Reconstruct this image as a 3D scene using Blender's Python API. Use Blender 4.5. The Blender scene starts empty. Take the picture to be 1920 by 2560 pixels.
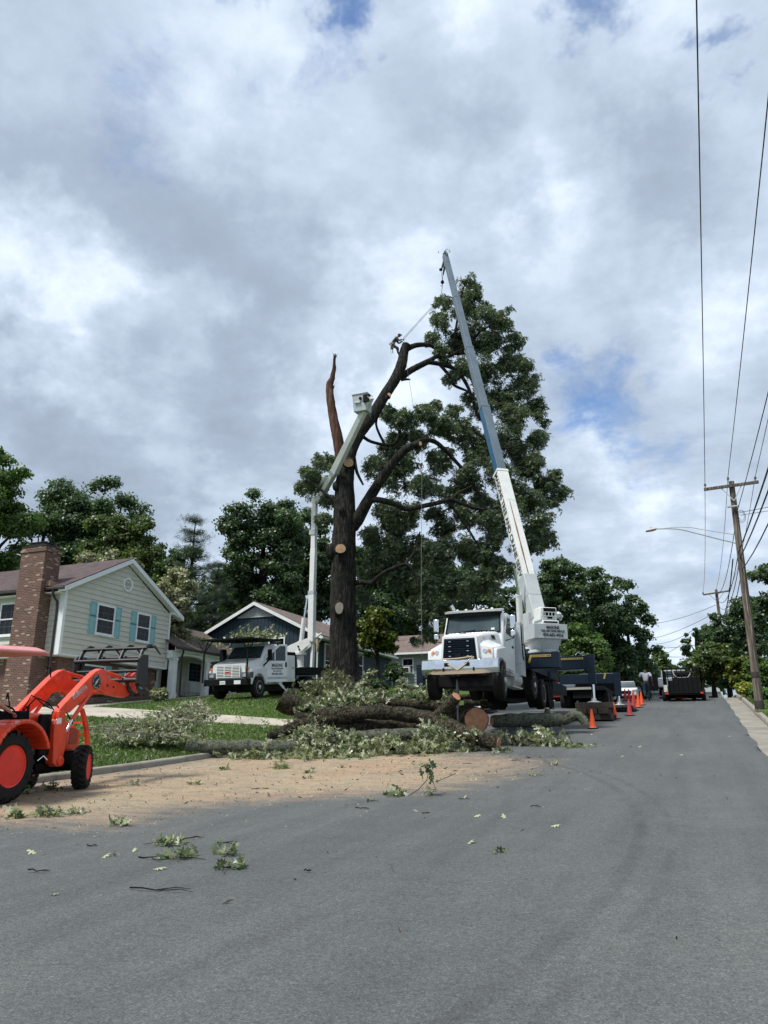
import bpy, math, random, bmesh
import numpy as np
from math import radians as R, sin, cos, pi
from mathutils import Vector, Matrix
random.seed(7); rng = np.random.default_rng(7)
sc = bpy.context.scene
col = sc.collection
# ------------------------------------------------------------------ camera
TH, AZ, CAMH = R(16.8), R(21.9), 1.6
cd = bpy.data.cameras.new('camera'); cam = bpy.data.objects.new('camera', cd); col.objects.link(cam)
cam.location = (0, 0, CAMH); cam.rotation_euler = (R(90) + TH, 0, AZ)
cd.sensor_fit = 'VERTICAL'; cd.sensor_height = 36; cd.lens = 27; cd.clip_start = .1; cd.clip_end = 3000
sc.camera = cam
# ------------------------------------------------------------------ light
SUN_EL, SUN_AZ = R(60), R(215)           # compass style: measured clockwise from +Y
sc.view_settings.view_transform = 'Standard'; sc.view_settings.look = 'None'
sc.view_settings.exposure = 0.70; sc.view_settings.gamma = 1
def ray(px, py):
    u = (px - 960) / 1920; v = (1280 - py) / 1920
    y = cos(TH) - v * sin(TH); z = sin(TH) + v * cos(TH)
    return Vector((u * cos(AZ) - y * sin(AZ), u * sin(AZ) + y * cos(AZ), z))
def P(px, py, d): return Vector((0, 0, CAMH)) + ray(px, py) * d
def onX(px, py, x): r = ray(px, py); return P(px, py, x / r.x)
def onY(px, py, y): r = ray(px, py); return P(px, py, y / r.y)
sun = bpy.data.lights.new('sun', 'SUN'); sun.energy = 2.9; sun.angle = R(11); sun.color = (1, .965, .90)
so = bpy.data.objects.new('sun', sun); col.objects.link(so)
sd = Vector((sin(SUN_AZ) * cos(SUN_EL), cos(SUN_AZ) * cos(SUN_EL), sin(SUN_EL)))
so.rotation_euler = sd.to_track_quat('Z', 'Y').to_euler(); so.location = (0, 0, 60)

def make_world():
    w = bpy.data.worlds.new('World'); sc.world = w; w.use_nodes = True
    nt = w.node_tree; nt.nodes.clear(); N = nt.nodes.new; L = nt.links.new
    def math_(op, a, b=None, clamp=False):
        m = N('ShaderNodeMath'); m.operation = op; m.use_clamp = clamp
        for i, q in enumerate((a, b)):
            if q is None: continue
            if isinstance(q, (int, float)): m.inputs[i].default_value = q
            else: L(q, m.inputs[i])
        return m.outputs[0]
    def vmath(op, a, b=None, out=0):
        m = N('ShaderNodeVectorMath'); m.operation = op
        for i, q in enumerate((a, b)):
            if q is None: continue
            if isinstance(q, (tuple, list, Vector)): m.inputs[i].default_value = tuple(q)
            elif isinstance(q, (int, float)): m.inputs[3].default_value = q
            else: L(q, m.inputs[i])
        return m.outputs[out]
    tc = N('ShaderNodeTexCoord').outputs['Generated']
    d = vmath('NORMALIZE', tc)
    sep = N('ShaderNodeSeparateXYZ'); L(d, sep.inputs[0])
    zz = math_('ADD', math_('MAXIMUM', sep.outputs[2], 0.0), 0.22)
    cb = N('ShaderNodeCombineXYZ')
    L(math_('DIVIDE', sep.outputs[0], zz), cb.inputs[0]); L(math_('DIVIDE', sep.outputs[1], zz), cb.inputs[1])
    cb.inputs[2].default_value = 2.7
    def noise(vec, scale, detail, rough, dist=0, off=(0, 0, 0)):
        n = N('ShaderNodeTexNoise'); n.inputs['Scale'].default_value = scale; n.inputs['Detail'].default_value = detail
        n.inputs['Roughness'].default_value = rough; n.inputs['Distortion'].default_value = dist
        L(vmath('ADD', vec, off), n.inputs['Vector']); return n.outputs[0]
    def mapr(v, a, b, c=0, e=1, smooth=True):
        m = N('ShaderNodeMapRange'); m.interpolation_type = 'SMOOTHSTEP' if smooth else 'LINEAR'
        L(v, m.inputs[0])
        for i, q in zip((1, 2, 3, 4), (a, b, c, e)): m.inputs[i].default_value = q
        return m.outputs[0]
    # direction wobble so that the large cloud masses get uneven edges
    n3 = N('ShaderNodeTexNoise'); n3.inputs['Scale'].default_value = 3.2; n3.inputs['Detail'].default_value = 6; n3.inputs['Roughness'].default_value = .62
    L(d, n3.inputs['Vector'])
    dw = vmath('NORMALIZE', vmath('ADD', d, vmath('MULTIPLY', vmath('SUBTRACT', n3.outputs[1], (.5, .5, .5)), (.55, .55, .55))))
    def blobs(lst):
        tot = None
        for (px, py, rad, s) in lst:
            c = ray(px, py).normalized(); k = rad / 1920
            dist = vmath('DISTANCE', dw, c, out=1)
            b = math_('MULTIPLY', mapr(dist, 0, k, 1, 0), s)
            tot = b if tot is None else math_('ADD', tot, b)
        return tot
    base = noise(cb.outputs[0], 1.5, 9, .56, .25)
    puff = noise(cb.outputs[0], 5.0, 8, .6, .1, (3, 9, 1))
    fine = noise(cb.outputs[0], 11, 6, .6, 0, (1, 4, 7))
    shade = blobs([(160, 1060, 430, -.42), (620, 560, 430, -.30), (640, 850, 330, -.14), (1690, 480, 330, -.27), (1150, 560, 300, -.14), (1080, 250, 300, -.12),
                   (420, 1140, 300, -.22), (70, 700, 260, .42), (470, 690, 180, .24), (1010, 640, 240, .24), (1380, 480, 260, .14), (1520, 1190, 190, .34), (950, 960, 220, .34),
                   (1500, 120, 400, .16), (1780, 250, 260, .16), (560, 1010, 260, .18), (300, 90, 430, .02), (230, 350, 380, -.16), (960, 1400, 600, .1), (1600, 1500, 500, .12),
                   (1250, 100, 300, .18), (1830, 700, 260, .2), (700, 250, 260, .1), (1450, 850, 300, -.08), (250, 900, 200, .1)])
    lum = math_('ADD', math_('ADD', math_('MULTIPLY', mapr(base, .32, .68), .26), math_('MULTIPLY', mapr(puff, .3, .7), .27)), math_('MULTIPLY', fine, .20))
    lum = math_('ADD', math_('ADD', lum, math_('MULTIPLY', shade, .95)), .19)
    ramp = N('ShaderNodeValToRGB'); L(lum, ramp.inputs[0]); cr = ramp.color_ramp
    cr.elements[0].position = 0; cr.elements[0].color = (.205, .25, .315, 1)
    cr.elements[1].position = 1; cr.elements[1].color = (.62, .69, .765, 1)
    e = cr.elements.new(.36); e.color = (.27, .325, .405, 1)
    e = cr.elements.new(.68); e.color = (.395, .465, .56, 1)
    # gaps with blue showing
    gapb = blobs([(930, 70, 120, .6), (1530, 190, 150, .5), (1880, 200, 100, .5), (1700, 1090, 250, .30), (1500, 1120, 200, .30), (1560, 1030, 140, .2), (980, 610, 130, .2), (820, 210, 110, .32), (450, 480, 330, .10), (300, 230, 380, .12), (1760, 1330, 130, .22), (700, 20, 90, .3), (1700, 100, 200, .2)])
    gap = mapr(math_('ADD', gapb, math_('MULTIPLY', math_('SUBTRACT', .56, noise(cb.outputs[0], 4.6, 9, .66, .3, (5, 2, 3))), 1.6)), .24, .90)
    sky = N('ShaderNodeTexSky'); sky.sky_type = 'NISHITA'; sky.sun_disc = False
    sky.sun_elevation = SUN_EL; sky.sun_rotation = SUN_AZ
    sm = N('ShaderNodeVectorMath'); sm.operation = 'MULTIPLY'; L(sky.outputs[0], sm.inputs[0]); sm.inputs[1].default_value = (.88, 1.02, 1.18)
    # clouds are given in units of the sky's own brightness
    cs = N('ShaderNodeVectorMath'); cs.operation = 'SCALE'; L(ramp.outputs[0], cs.inputs[0]); cs.inputs[3].default_value = 1 / .1
    mx = N('ShaderNodeMix'); mx.data_type = 'RGBA'; L(gap, mx.inputs[0]); L(cs.outputs[0], mx.inputs[6]); L(sm.outputs[0], mx.inputs[7])
    bg = N('ShaderNodeBackground'); L(mx.outputs[2], bg.inputs[0]); bg.inputs[1].default_value = .1
    o = N('ShaderNodeOutputWorld'); L(bg.outputs[0], o.inputs[0])
make_world()

# ------------------------------------------------------------------ terrain shape
def g(t):
    if t < 15: return .06 * t
    if t < 31: return .9 + .06 * (t - 15) + .00125 * (t - 15) ** 2
    if t < 47: return 2.18 + .1 * (t - 31)
    if t < 72: return 3.78 + .1 * (t - 47) - .0024 * (t - 47) ** 2
    return 4.78 - .02 * min(t - 72, 150)
def sm01(k): k = min(1, max(0, k)); return k * k * (3 - 2 * k)
KL, KR = -13.3, 2.1
def T(x, y):
    z = g(y)
    if x < KL:
        k = sm01((y - 25) / 6); u = (KL - .2 - x)
        z += .13 + 1.2 * (k * sm01(u / 5.0) + (1 - k) * min(1, max(0, u) / 12.5)) + max(0, min(-32 - x, 40)) * .02
    elif x > KR: z += .13 + min(max(0, x - KR - .2) * .075, 1.6)
    return z
def onG(px, py, dz=0):
    r = ray(px, py); d = 2.0
    while d < 300:
        p = P(px, py, d)
        if p.z <= T(p.x, p.y) + dz: break
        d += .05
    return p

# ------------------------------------------------------------------ tagging
def tag(o, label=None, cat=None, group=None, kind=None):
    if label: o['label'] = label
    if cat: o['category'] = cat
    if group: o['group'] = group
    if kind: o['kind'] = kind
    return o
def empty(name, loc=(0, 0, 0), rz=0, label=None, cat=None, group=None):
    o = bpy.data.objects.new(name, None); col.objects.link(o); o.empty_display_size = .3
    o.location = loc; o.rotation_euler = (0, 0, rz); return tag(o, label, cat, group)
def copy_tree(o, parent=None):
    c = o.copy(); col.objects.link(c); c.parent = parent
    for ch in [q for q in bpy.data.objects if q.parent == o]: copy_tree(ch, c)
    return c

# ------------------------------------------------------------------ materials
MATS = {}
def newmat(name):
    m = bpy.data.materials.new(name); m.use_nodes = True; nt = m.node_tree
    b = nt.nodes['Principled BSDF']; return m, nt, b
def nd(nt, t, **kw):
    n = nt.nodes.new(t)
    for k, v in kw.items():
        if k in n.inputs: n.inputs[k].default_value = v
        else: setattr(n, k, v)
    return n
def objco(nt, scale=(1, 1, 1), world=False, rot=(0, 0, 0)):
    tc = nt.nodes.new('ShaderNodeTexCoord'); mp = nt.nodes.new('ShaderNodeMapping')
    mp.inputs['Scale'].default_value = scale; mp.inputs['Rotation'].default_value = rot
    if world:
        ge = nt.nodes.new('ShaderNodeNewGeometry'); nt.links.new(ge.outputs['Position'], mp.inputs[0])
    else: nt.links.new(tc.outputs['Object'], mp.inputs[0])
    return mp.outputs[0]
def ramp(nt, fac, stops):
    r = nt.nodes.new('ShaderNodeValToRGB'); nt.links.new(fac, r.inputs[0]); e = r.color_ramp.elements
    e[0].position, e[0].color = stops[0][0], (*stops[0][1], 1); e[1].position, e[1].color = stops[-1][0], (*stops[-1][1], 1)
    for p, c in stops[1:-1]: q = e.new(p); q.color = (*c, 1)
    return r.outputs[0]
def mixc(nt, fac, a, b, mode='MIX'):
    m = nt.nodes.new('ShaderNodeMix'); m.data_type = 'RGBA'; m.blend_type = mode
    for s, v in ((0, fac), (6, a), (7, b)):
        if isinstance(v, (int, float)): m.inputs[s].default_value = v
        elif isinstance(v, tuple): m.inputs[s].default_value = (*v, 1)
        else: nt.links.new(v, m.inputs[s])
    return m.outputs[2]
def bump(nt, b, h, strength=.4, dist=.02):
    n = nt.nodes.new('ShaderNodeBump'); n.inputs['Strength'].default_value = strength; n.inputs['Distance'].default_value = dist
    nt.links.new(h, n.inputs['Height']); nt.links.new(n.outputs[0], b.inputs['Normal'])
def noi(nt, vec, scale, detail=5, rough=.55, dist=0):
    n = nt.nodes.new('ShaderNodeTexNoise'); nt.links.new(vec, n.inputs['Vector'])
    n.inputs['Scale'].default_value = scale; n.inputs['Detail'].default_value = detail; n.inputs['Roughness'].default_value = rough; n.inputs['Distortion'].default_value = dist
    return n.outputs[0]
def flat(name, c, rough=.5, metal=0, var=.18, scale=3, bmp=0, spec=.5, coat=0):
    """painted / plastic / metal surface with soft grime"""
    if name in MATS: return MATS[name]
    m, nt, b = newmat(name); v = objco(nt)
    n1 = noi(nt, v, scale, 7, .65); n2 = noi(nt, v, scale * 9, 4, .6)
    lo = tuple(max(0, q * (1 - var) * .96) for q in c); hi = tuple(min(1, q * (1 + var * .5)) for q in c)
    cc = ramp(nt, n1, [(.3, lo), (.7, hi)])
    dirt = ramp(nt, n2, [(.35, (1 - var, 1 - var, 1 - var * 1.05)), (.6, (1, 1, 1))])
    nt.links.new(mixc(nt, .6, cc, dirt, 'MULTIPLY'), b.inputs['Base Color'])
    rr = nt.nodes.new('ShaderNodeMapRange'); nt.links.new(n1, rr.inputs[0]); rr.inputs[3].default_value = max(.02, rough - .1); rr.inputs[4].default_value = min(1, rough + .15)
    nt.links.new(rr.outputs[0], b.inputs['Roughness']); b.inputs['Metallic'].default_value = metal
    b.inputs['Specular IOR Level'].default_value = spec; b.inputs['Coat Weight'].default_value = coat
    if bmp: bump(nt, b, n2, bmp, .01)
    MATS[name] = m; return m
def glass(name, c=(.02, .025, .03), rough=.05):
    if name in MATS: return MATS[name]
    m, nt, b = newmat(name); v = objco(nt)
    nt.links.new(ramp(nt, noi(nt, v, 1.3, 3), [(.3, c), (.7, tuple(q * 1.8 for q in c))]), b.inputs['Base Color'])
    b.inputs['Roughness'].default_value = rough; b.inputs['Specular IOR Level'].default_value = .3
    MATS[name] = m; return m

# ------------------------------------------------------------------ mesh builder
class MB:
    def __init__(s, M=None): s.v = []; s.f = []; s.mi = []; s.m = 0; s.M = M
    def add(s, vs, fs):
        o = len(s.v); s.v += [tuple(q) for q in vs]; s.f += [tuple(i + o for i in f) for f in fs]; s.mi += [s.m] * len(fs); return s
    def box(s, c, d, rz=0, rx=0, ry=0, taper=1):
        hx, hy, hz = d[0] / 2, d[1] / 2, d[2] / 2
        vs = [Vector((x * hx * (taper if z > 0 else 1), y * hy * (taper if z > 0 else 1), z * hz)) for z in (-1, 1) for y in (-1, 1) for x in (-1, 1)]
        if rz or rx or ry:
            M = Matrix.Rotation(rz, 3, 'Z') @ Matrix.Rotation(ry, 3, 'Y') @ Matrix.Rotation(rx, 3, 'X'); vs = [M @ q for q in vs]
        c = Vector(c); return s.add([q + c for q in vs], [(0, 2, 3, 1), (4, 5, 7, 6), (0, 1, 5, 4), (2, 6, 7, 3), (0, 4, 6, 2), (1, 3, 7, 5)])
    def b2(s, a, b):   # box from two corners
        return s.box([(a[i] + b[i]) / 2 for i in range(3)], [abs(a[i] - b[i]) for i in range(3)])
    def bar(s, p, q, w, h=None, up=(0, 0, 1), w2=None, h2=None):
        p, q = Vector(p), Vector(q); h = h or w; w2 = w2 or w; h2 = h2 or h
        a = (q - p).normalized(); x = a.cross(Vector(up))
        if x.length < 1e-4: x = a.cross(Vector((0, 1, 0)))
        x.normalize(); y = x.cross(a).normalized()
        vs = [p + x * i * w / 2 + y * j * h / 2 for i, j in ((-1, -1), (1, -1), (1, 1), (-1, 1))] + [q + x * i * w2 / 2 + y * j * h2 / 2 for i, j in ((-1, -1), (1, -1), (1, 1), (-1, 1))]
        return s.add(vs, [(0, 3, 2, 1), (4, 5, 6, 7), (0, 1, 5, 4), (1, 2, 6, 5), (2, 3, 7, 6), (3, 0, 4, 7)])
    def tube(s, pts, r, n=10, caps=True, jit=0, close=False):
        pts = [Vector(p) for p in pts]; m = len(pts); rs = r if isinstance(r, (list, tuple)) else [r] * m
        up = None; vs = []
        for i, p in enumerate(pts):
            if close: t = pts[(i + 1) % m] - pts[i - 1]
            else: t = pts[min(i + 1, m - 1)] - pts[max(i - 1, 0)]
            t.normalize()
            if up is None:
                up = Vector((0, 0, 1)) if abs(t.z) < .9 else Vector((0, 1, 0))
            x = up.cross(t).normalized(); y = t.cross(x).normalized(); up = y
            for k in range(n):
                a = 2 * pi * k / n; rr = rs[i] * (1 + (random.uniform(-jit, jit) if jit else 0)); vs.append(p + x * cos(a) * rr + y * sin(a) * rr)
        fs = []
        for i in range(m if close else m - 1):
            j = (i + 1) % m
            for k in range(n): fs.append((i * n + k, i * n + (k + 1) % n, j * n + (k + 1) % n, j * n + k))
        if caps and not close: fs += [tuple(range(n - 1, -1, -1)), tuple((m - 1) * n + k for k in range(n))]
        return s.add(vs, fs)
    def cyl(s, p, q, r, r2=None, n=20): return s.tube([p, q], [r, r if r2 is None else r2], n)
    def lathe(s, c, prof, axis='Z', n=28, M=None):
        # prof: (radius, height)
        vs = []
        for (r, h) in prof:
            for k in range(n):
                a = 2 * pi * k / n; x, y = r * cos(a), r * sin(a)
                q = Vector((x, y, h)) if axis == 'Z' else (Vector((h, x, y)) if axis == 'X' else Vector((y, h, x)))
                if M is not None: q = M @ q
                vs.append(q + Vector(c))
        fs = [(i * n + k, i * n + (k + 1) % n, (i + 1) * n + (k + 1) % n, (i + 1) * n + k) for i in range(len(prof) - 1) for k in range(n)]
        if prof[0][0] > 1e-6: fs.append(tuple(range(n - 1, -1, -1)))
        if prof[-1][0] > 1e-6: fs.append(tuple((len(prof) - 1) * n + k for k in range(n)))
        return s.add(vs, fs)
    def prism(s, poly, a, b, axis='X'):
        # poly in the plane perpendicular to axis, extruded from a to b; X:(y,z) Y:(x,z) Z:(x,y)
        n = len(poly); mk = {'X': lambda p, t: (t, p[0], p[1]), 'Y': lambda p, t: (p[0], t, p[1]), 'Z': lambda p, t: (p[0], p[1], t)}[axis]
        vs = [mk(p, a) for p in poly] + [mk(p, b) for p in poly]
        return s.add(vs, [tuple(range(n - 1, -1, -1)), tuple(range(n, 2 * n))] + [(i, (i + 1) % n, n + (i + 1) % n, n + i) for i in range(n)])
    def loft(s, secs, caps=True):
        n = len(secs[0]); vs = [q for c in secs for q in c]
        fs = [(i * n + k, i * n + (k + 1) % n, (i + 1) * n + (k + 1) % n, (i + 1) * n + k) for i in range(len(secs) - 1) for k in range(n)]
        if caps: fs += [tuple(range(n - 1, -1, -1)), tuple((len(secs) - 1) * n + k for k in range(n))]
        return s.add(vs, fs)
    def xf(s, M): s.v = [tuple(M @ Vector(q)) for q in s.v]; return s
    def build(s, name, mat, parent=None, bevel=0, smooth=True, ang=35, seg=2):
        me = bpy.data.meshes.new(name); vs = s.v
        if s.M is not None: vs = [tuple(s.M @ Vector(q)) for q in vs]
        me.from_pydata(vs, [], s.f)
        for m in (mat if isinstance(mat, (list, tuple)) else [mat]): me.materials.append(m)
        if isinstance(mat, (list, tuple)): me.polygons.foreach_set('material_index', s.mi)
        bm = bmesh.new(); bm.from_mesh(me); bmesh.ops.recalc_face_normals(bm, faces=bm.faces); bm.to_mesh(me); bm.free()
        if smooth:
            me.shade_smooth(); me.set_sharp_from_angle(angle=R(ang))
        o = bpy.data.objects.new(name, me); col.objects.link(o)
        if parent is not None: o.parent = parent
        if bevel:
            b = o.modifiers.new('bevel', 'BEVEL'); b.width = bevel; b.segments = seg; b.limit_method = 'ANGLE'; b.angle_limit = R(40); b.harden_normals = False
        return o
def text(body, name, mat, parent, M, size, bold=0, ext=.004, align='CENTER', sx=1, shear=0):
    cu = bpy.data.curves.new(name, 'FONT'); cu.body = body; cu.size = size; cu.align_x = align; cu.align_y = 'CENTER'; cu.offset = bold; cu.extrude = ext; cu.shear = shear; cu.resolution_u = 3
    t = bpy.data.objects.new(name, cu); col.objects.link(t)
    dg = bpy.context.evaluated_depsgraph_get(); me = bpy.data.meshes.new_from_object(t.evaluated_get(dg)); bpy.data.objects.remove(t)
    me.materials.clear(); me.materials.append(mat); me.transform(M @ Matrix.Diagonal((sx, 1, 1, 1)))
    o = bpy.data.objects.new(name, me); col.objects.link(o); o.parent = parent; return o
def frame(origin, xdir, ydir):
    x = Vector(xdir).normalized(); y = Vector(ydir); y = (y - x * y.dot(x)).normalized(); z = x.cross(y)
    M = Matrix((x, y, z)).transposed().to_4x4(); M.translation = Vector(origin); return M

# ------------------------------------------------------------------ foliage
LEAF_SHAPES = {
    'diamond': ([(0, 0, 0), (.5, .45, .06), (0, 1, 0), (-.5, .45, .06)], [(0, 1, 2), (0, 2, 3)]),
    'chip': ([(0, 0, 0), (.13, .4, .03), (.02, 1, 0), (-.1, .6, .03)], [(0, 1, 2), (0, 2, 3)]),
    'tri': ([(-.3, 0, 0), (.3, 0, 0), (.0, 1, 0)], [(0, 1, 2)]),
    'spray': ([(0, 0, 0), (.16, .5, .05), (0, 1, 0), (-.16, .5, .05), (.05, .1, 0), (.6, .35, .1), (.75, .8, 0), (.3, .5, -.05), (-.05, .1, 0), (-.6, .35, .1), (-.75, .8, 0), (-.3, .5, -.05)],
              [(0, 1, 2, 3), (4, 5, 6, 7), (8, 11, 10, 9)]),
    'oak': ([(0, 0, 0), (.04, .25, 0), (.26, .26, -.05), (.06, .42, .02), (.32, .62, -.07), (.06, .70, .02), (.15, .95, -.03), (0, 1.1, -.08),
             (-.15, .95, -.03), (-.06, .70, .02), (-.32, .62, -.07), (-.06, .42, .02), (-.26, .26, -.05), (-.04, .25, 0)],
            [(0, 1, 3, 11, 13), (1, 2, 3), (3, 4, 5), (3, 5, 9, 11), (5, 6, 7, 8, 9), (9, 10, 11), (11, 12, 13)]),
    'needle': ([(-.05, 0, 0), (.05, 0, 0), (0, 1, 0), (.2, .0, .1), (.28, .05, .1), (.55, .8, 0), (-.2, .0, .1), (-.28, .05, .1), (-.55, .8, 0)], [(0, 1, 2), (3, 4, 5), (6, 8, 7)]),
}
def leaf_mesh(name, C, Nn, size, mat, parent=None, shape='diamond', jit=.6, droop=0, seed=0, loc=None):
    r = np.random.default_rng(seed + 11); n = len(C); C = np.asarray(C, float); Nn = np.asarray(Nn, float) + r.normal(0, jit, (n, 3))
    Nn /= np.linalg.norm(Nn, axis=1)[:, None] + 1e-9
    U = r.normal(0, 1, (n, 3)); U[:, 2] -= droop; U -= Nn * (U * Nn).sum(1)[:, None]; U /= np.linalg.norm(U, axis=1)[:, None] + 1e-9
    W = np.cross(U, Nn); vs, fs = LEAF_SHAPES[shape]; tv = np.array(vs); tv = tv - np.array([0, .5, 0])
    S = (np.asarray(size) * r.uniform(.7, 1.3, n))[:, None, None]
    V = C[:, None, :] + S * (tv[None, :, 0:1] * W[:, None, :] + tv[None, :, 1:2] * U[:, None, :] + tv[None, :, 2:3] * Nn[:, None, :])
    k = len(tv); V = V.reshape(-1, 3)
    if loc is not None: V = V - np.array(loc)
    lv = np.concatenate([np.array(f) for f in fs]); ls = np.array([len(f) for f in fs])
    idx = (np.arange(n)[:, None] * k + lv[None, :]).ravel(); tot = np.tile(ls, n); st = np.concatenate([[0], np.cumsum(tot)[:-1]])
    me = bpy.data.meshes.new(name); me.vertices.add(len(V)); me.vertices.foreach_set('co', V.ravel().astype('f'))
    me.loops.add(len(idx)); me.loops.foreach_set('vertex_index', idx.astype('i')); me.polygons.add(len(tot))
    me.polygons.foreach_set('loop_start', st.astype('i')); me.polygons.foreach_set('loop_total', tot.astype('i'))
    me.update(calc_edges=True); me.materials.append(mat)
    o = bpy.data.objects.new(name, me); col.objects.link(o)
    if parent is not None: o.parent = parent
    return o
def leafmat(name, cols, trans=.35, rough=.5, back=None, patch=.5, pscale=.35):
    if name in MATS: return MATS[name]
    m, nt, b = newmat(name); ge = nt.nodes.new('ShaderNodeNewGeometry')
    c = ramp(nt, ge.outputs['Random Per Island'], [(i / (len(cols) - 1), q) for i, q in enumerate(cols)])
    # whole sprays differ in tint
    nz = noi(nt, objco(nt), pscale, 4, .6); c = mixc(nt, patch, c, ramp(nt, nz, [(.3, (.62, .68, .66)), (.7, (1.25, 1.2, 1.05))]), 'MULTIPLY')
    if back: c = mixc(nt, ge.outputs['Backfacing'], c, back)
    nt.links.new(c, b.inputs['Base Color']); b.inputs['Roughness'].default_value = rough * .85; b.inputs['Specular IOR Level'].default_value = .6
    tr = nt.nodes.new('ShaderNodeBsdfTranslucent'); nt.links.new(mixc(nt, 1, c, (1.1, 1.25, .6), 'MULTIPLY'), tr.inputs[0])
    ms = nt.nodes.new('ShaderNodeMixShader'); ms.inputs[0].default_value = trans
    nt.links.new(b.outputs[0], ms.inputs[1]); nt.links.new(tr.outputs[0], ms.inputs[2]); nt.links.new(ms.outputs[0], nt.nodes['Material Output'].inputs[0])
    MATS[name] = m; return m
def clump_pts(clumps, per_m2, sub=9, subr=.42, seed=0, flat=.75, bias=.75):
    """clumps: (x,y,z,r). returns leaf centres and outward normals, in lumps within lumps"""
    r = np.random.default_rng(seed); Cs, Ns = [], []
    for (x, y, z, R_) in clumps:
        for _ in range(sub):
            dv = r.normal(0, 1, 3); dv[2] = abs(dv[2]) * .9 - .25 if r.random() < bias else dv[2]; dv /= np.linalg.norm(dv)
            c = np.array([x, y, z]) + dv * R_ * r.uniform(.35, .85) * np.array([1, 1, flat]); rs = R_ * subr * r.uniform(.6, 1.25)
            n = max(4, int(per_m2 * 4 * pi * rs * rs * .5)); q = r.normal(0, 1, (n, 3)); q /= np.linalg.norm(q, axis=1)[:, None]
            q[:, 2] = np.where((q[:, 2] < -.2) & (r.random(n) < .6), -q[:, 2], q[:, 2])
            rad = rs * (.45 + .6 * r.random(n) ** .7) * (1 + .35 * np.sin(q[:, 0] * 5 + x) * np.cos(q[:, 1] * 6 + y))
            Cs.append(c + q * rad[:, None] * np.array([1, 1, flat]) + r.normal(0, rs * .13, (n, 3))); Ns.append(q * .8 + dv * .4 + np.array([0, 0, .45]))
    return np.concatenate(Cs), np.concatenate(Ns)
# ------------------------------------------------------------------ ground
def grid_mesh(name, xs, ys, zf, mat, kind='structure'):
    nx, ny = len(xs), len(ys)
    V = [(x, y, zf(x, y)) for y in ys for x in xs]
    F = [(j * nx + i, j * nx + i + 1, (j + 1) * nx + i + 1, (j + 1) * nx + i) for j in range(ny - 1) for i in range(nx - 1)]
    me = bpy.data.meshes.new(name); me.from_pydata(V, [], F); me.materials.append(mat); me.shade_smooth()
    o = bpy.data.objects.new(name, me); col.objects.link(o); tag(o, kind=kind); return o

def grass_mat():
    m, nt, b = newmat('lawn'); v = objco(nt)
    a = noi(nt, v, .35, 6, .65); c = noi(nt, v, 9, 6, .7)
    c1 = ramp(nt, a, [(.3, (.05, .10, .02)), (.5, (.078, .14, .03)), (.7, (.11, .165, .04))])
    c2 = ramp(nt, c, [(.3, (.5, .5, .42)), (.55, (1, 1, 1)), (.75, (1.35, 1.25, 1.0))])
    cc = mixc(nt, 1, c1, c2, 'MULTIPLY')
    dirt = ramp(nt, noi(nt, v, .9, 5, .6, .4), [(.66, (0, 0, 0)), (.72, (1, 1, 1))])
    nt.links.new(mixc(nt, dirt, cc, (.12, .07, .04)), b.inputs['Base Color'])
    b.inputs['Roughness'].default_value = .9; b.inputs['Specular IOR Level'].default_value = .1; bump(nt, b, c, 1, .08); return m
def fine(a, b_, step): return list(np.arange(a, b_, step))
xs = fine(-400, -60, 20) + fine(-60, -34, 2) + fine(-34, KL - .35, .5) + [KL - .3, KL - .12, KL - .1] + [-9, -5, 0, KR + .1, KR + .12] + fine(KR + .4, 24, .7) + fine(24, 60, 4) + fine(60, 420, 20)
ys = fine(-60, -6, 4) + fine(-6, 90, .75) + fine(90, 160, 5) + fine(160, 900, 40)
def zg(x, y):
    if KL - .11 < x < KR + .11: return g(y) - .25
    return T(x, y)
ground = grid_mesh('ground', xs, ys, zg, grass_mat())

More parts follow.
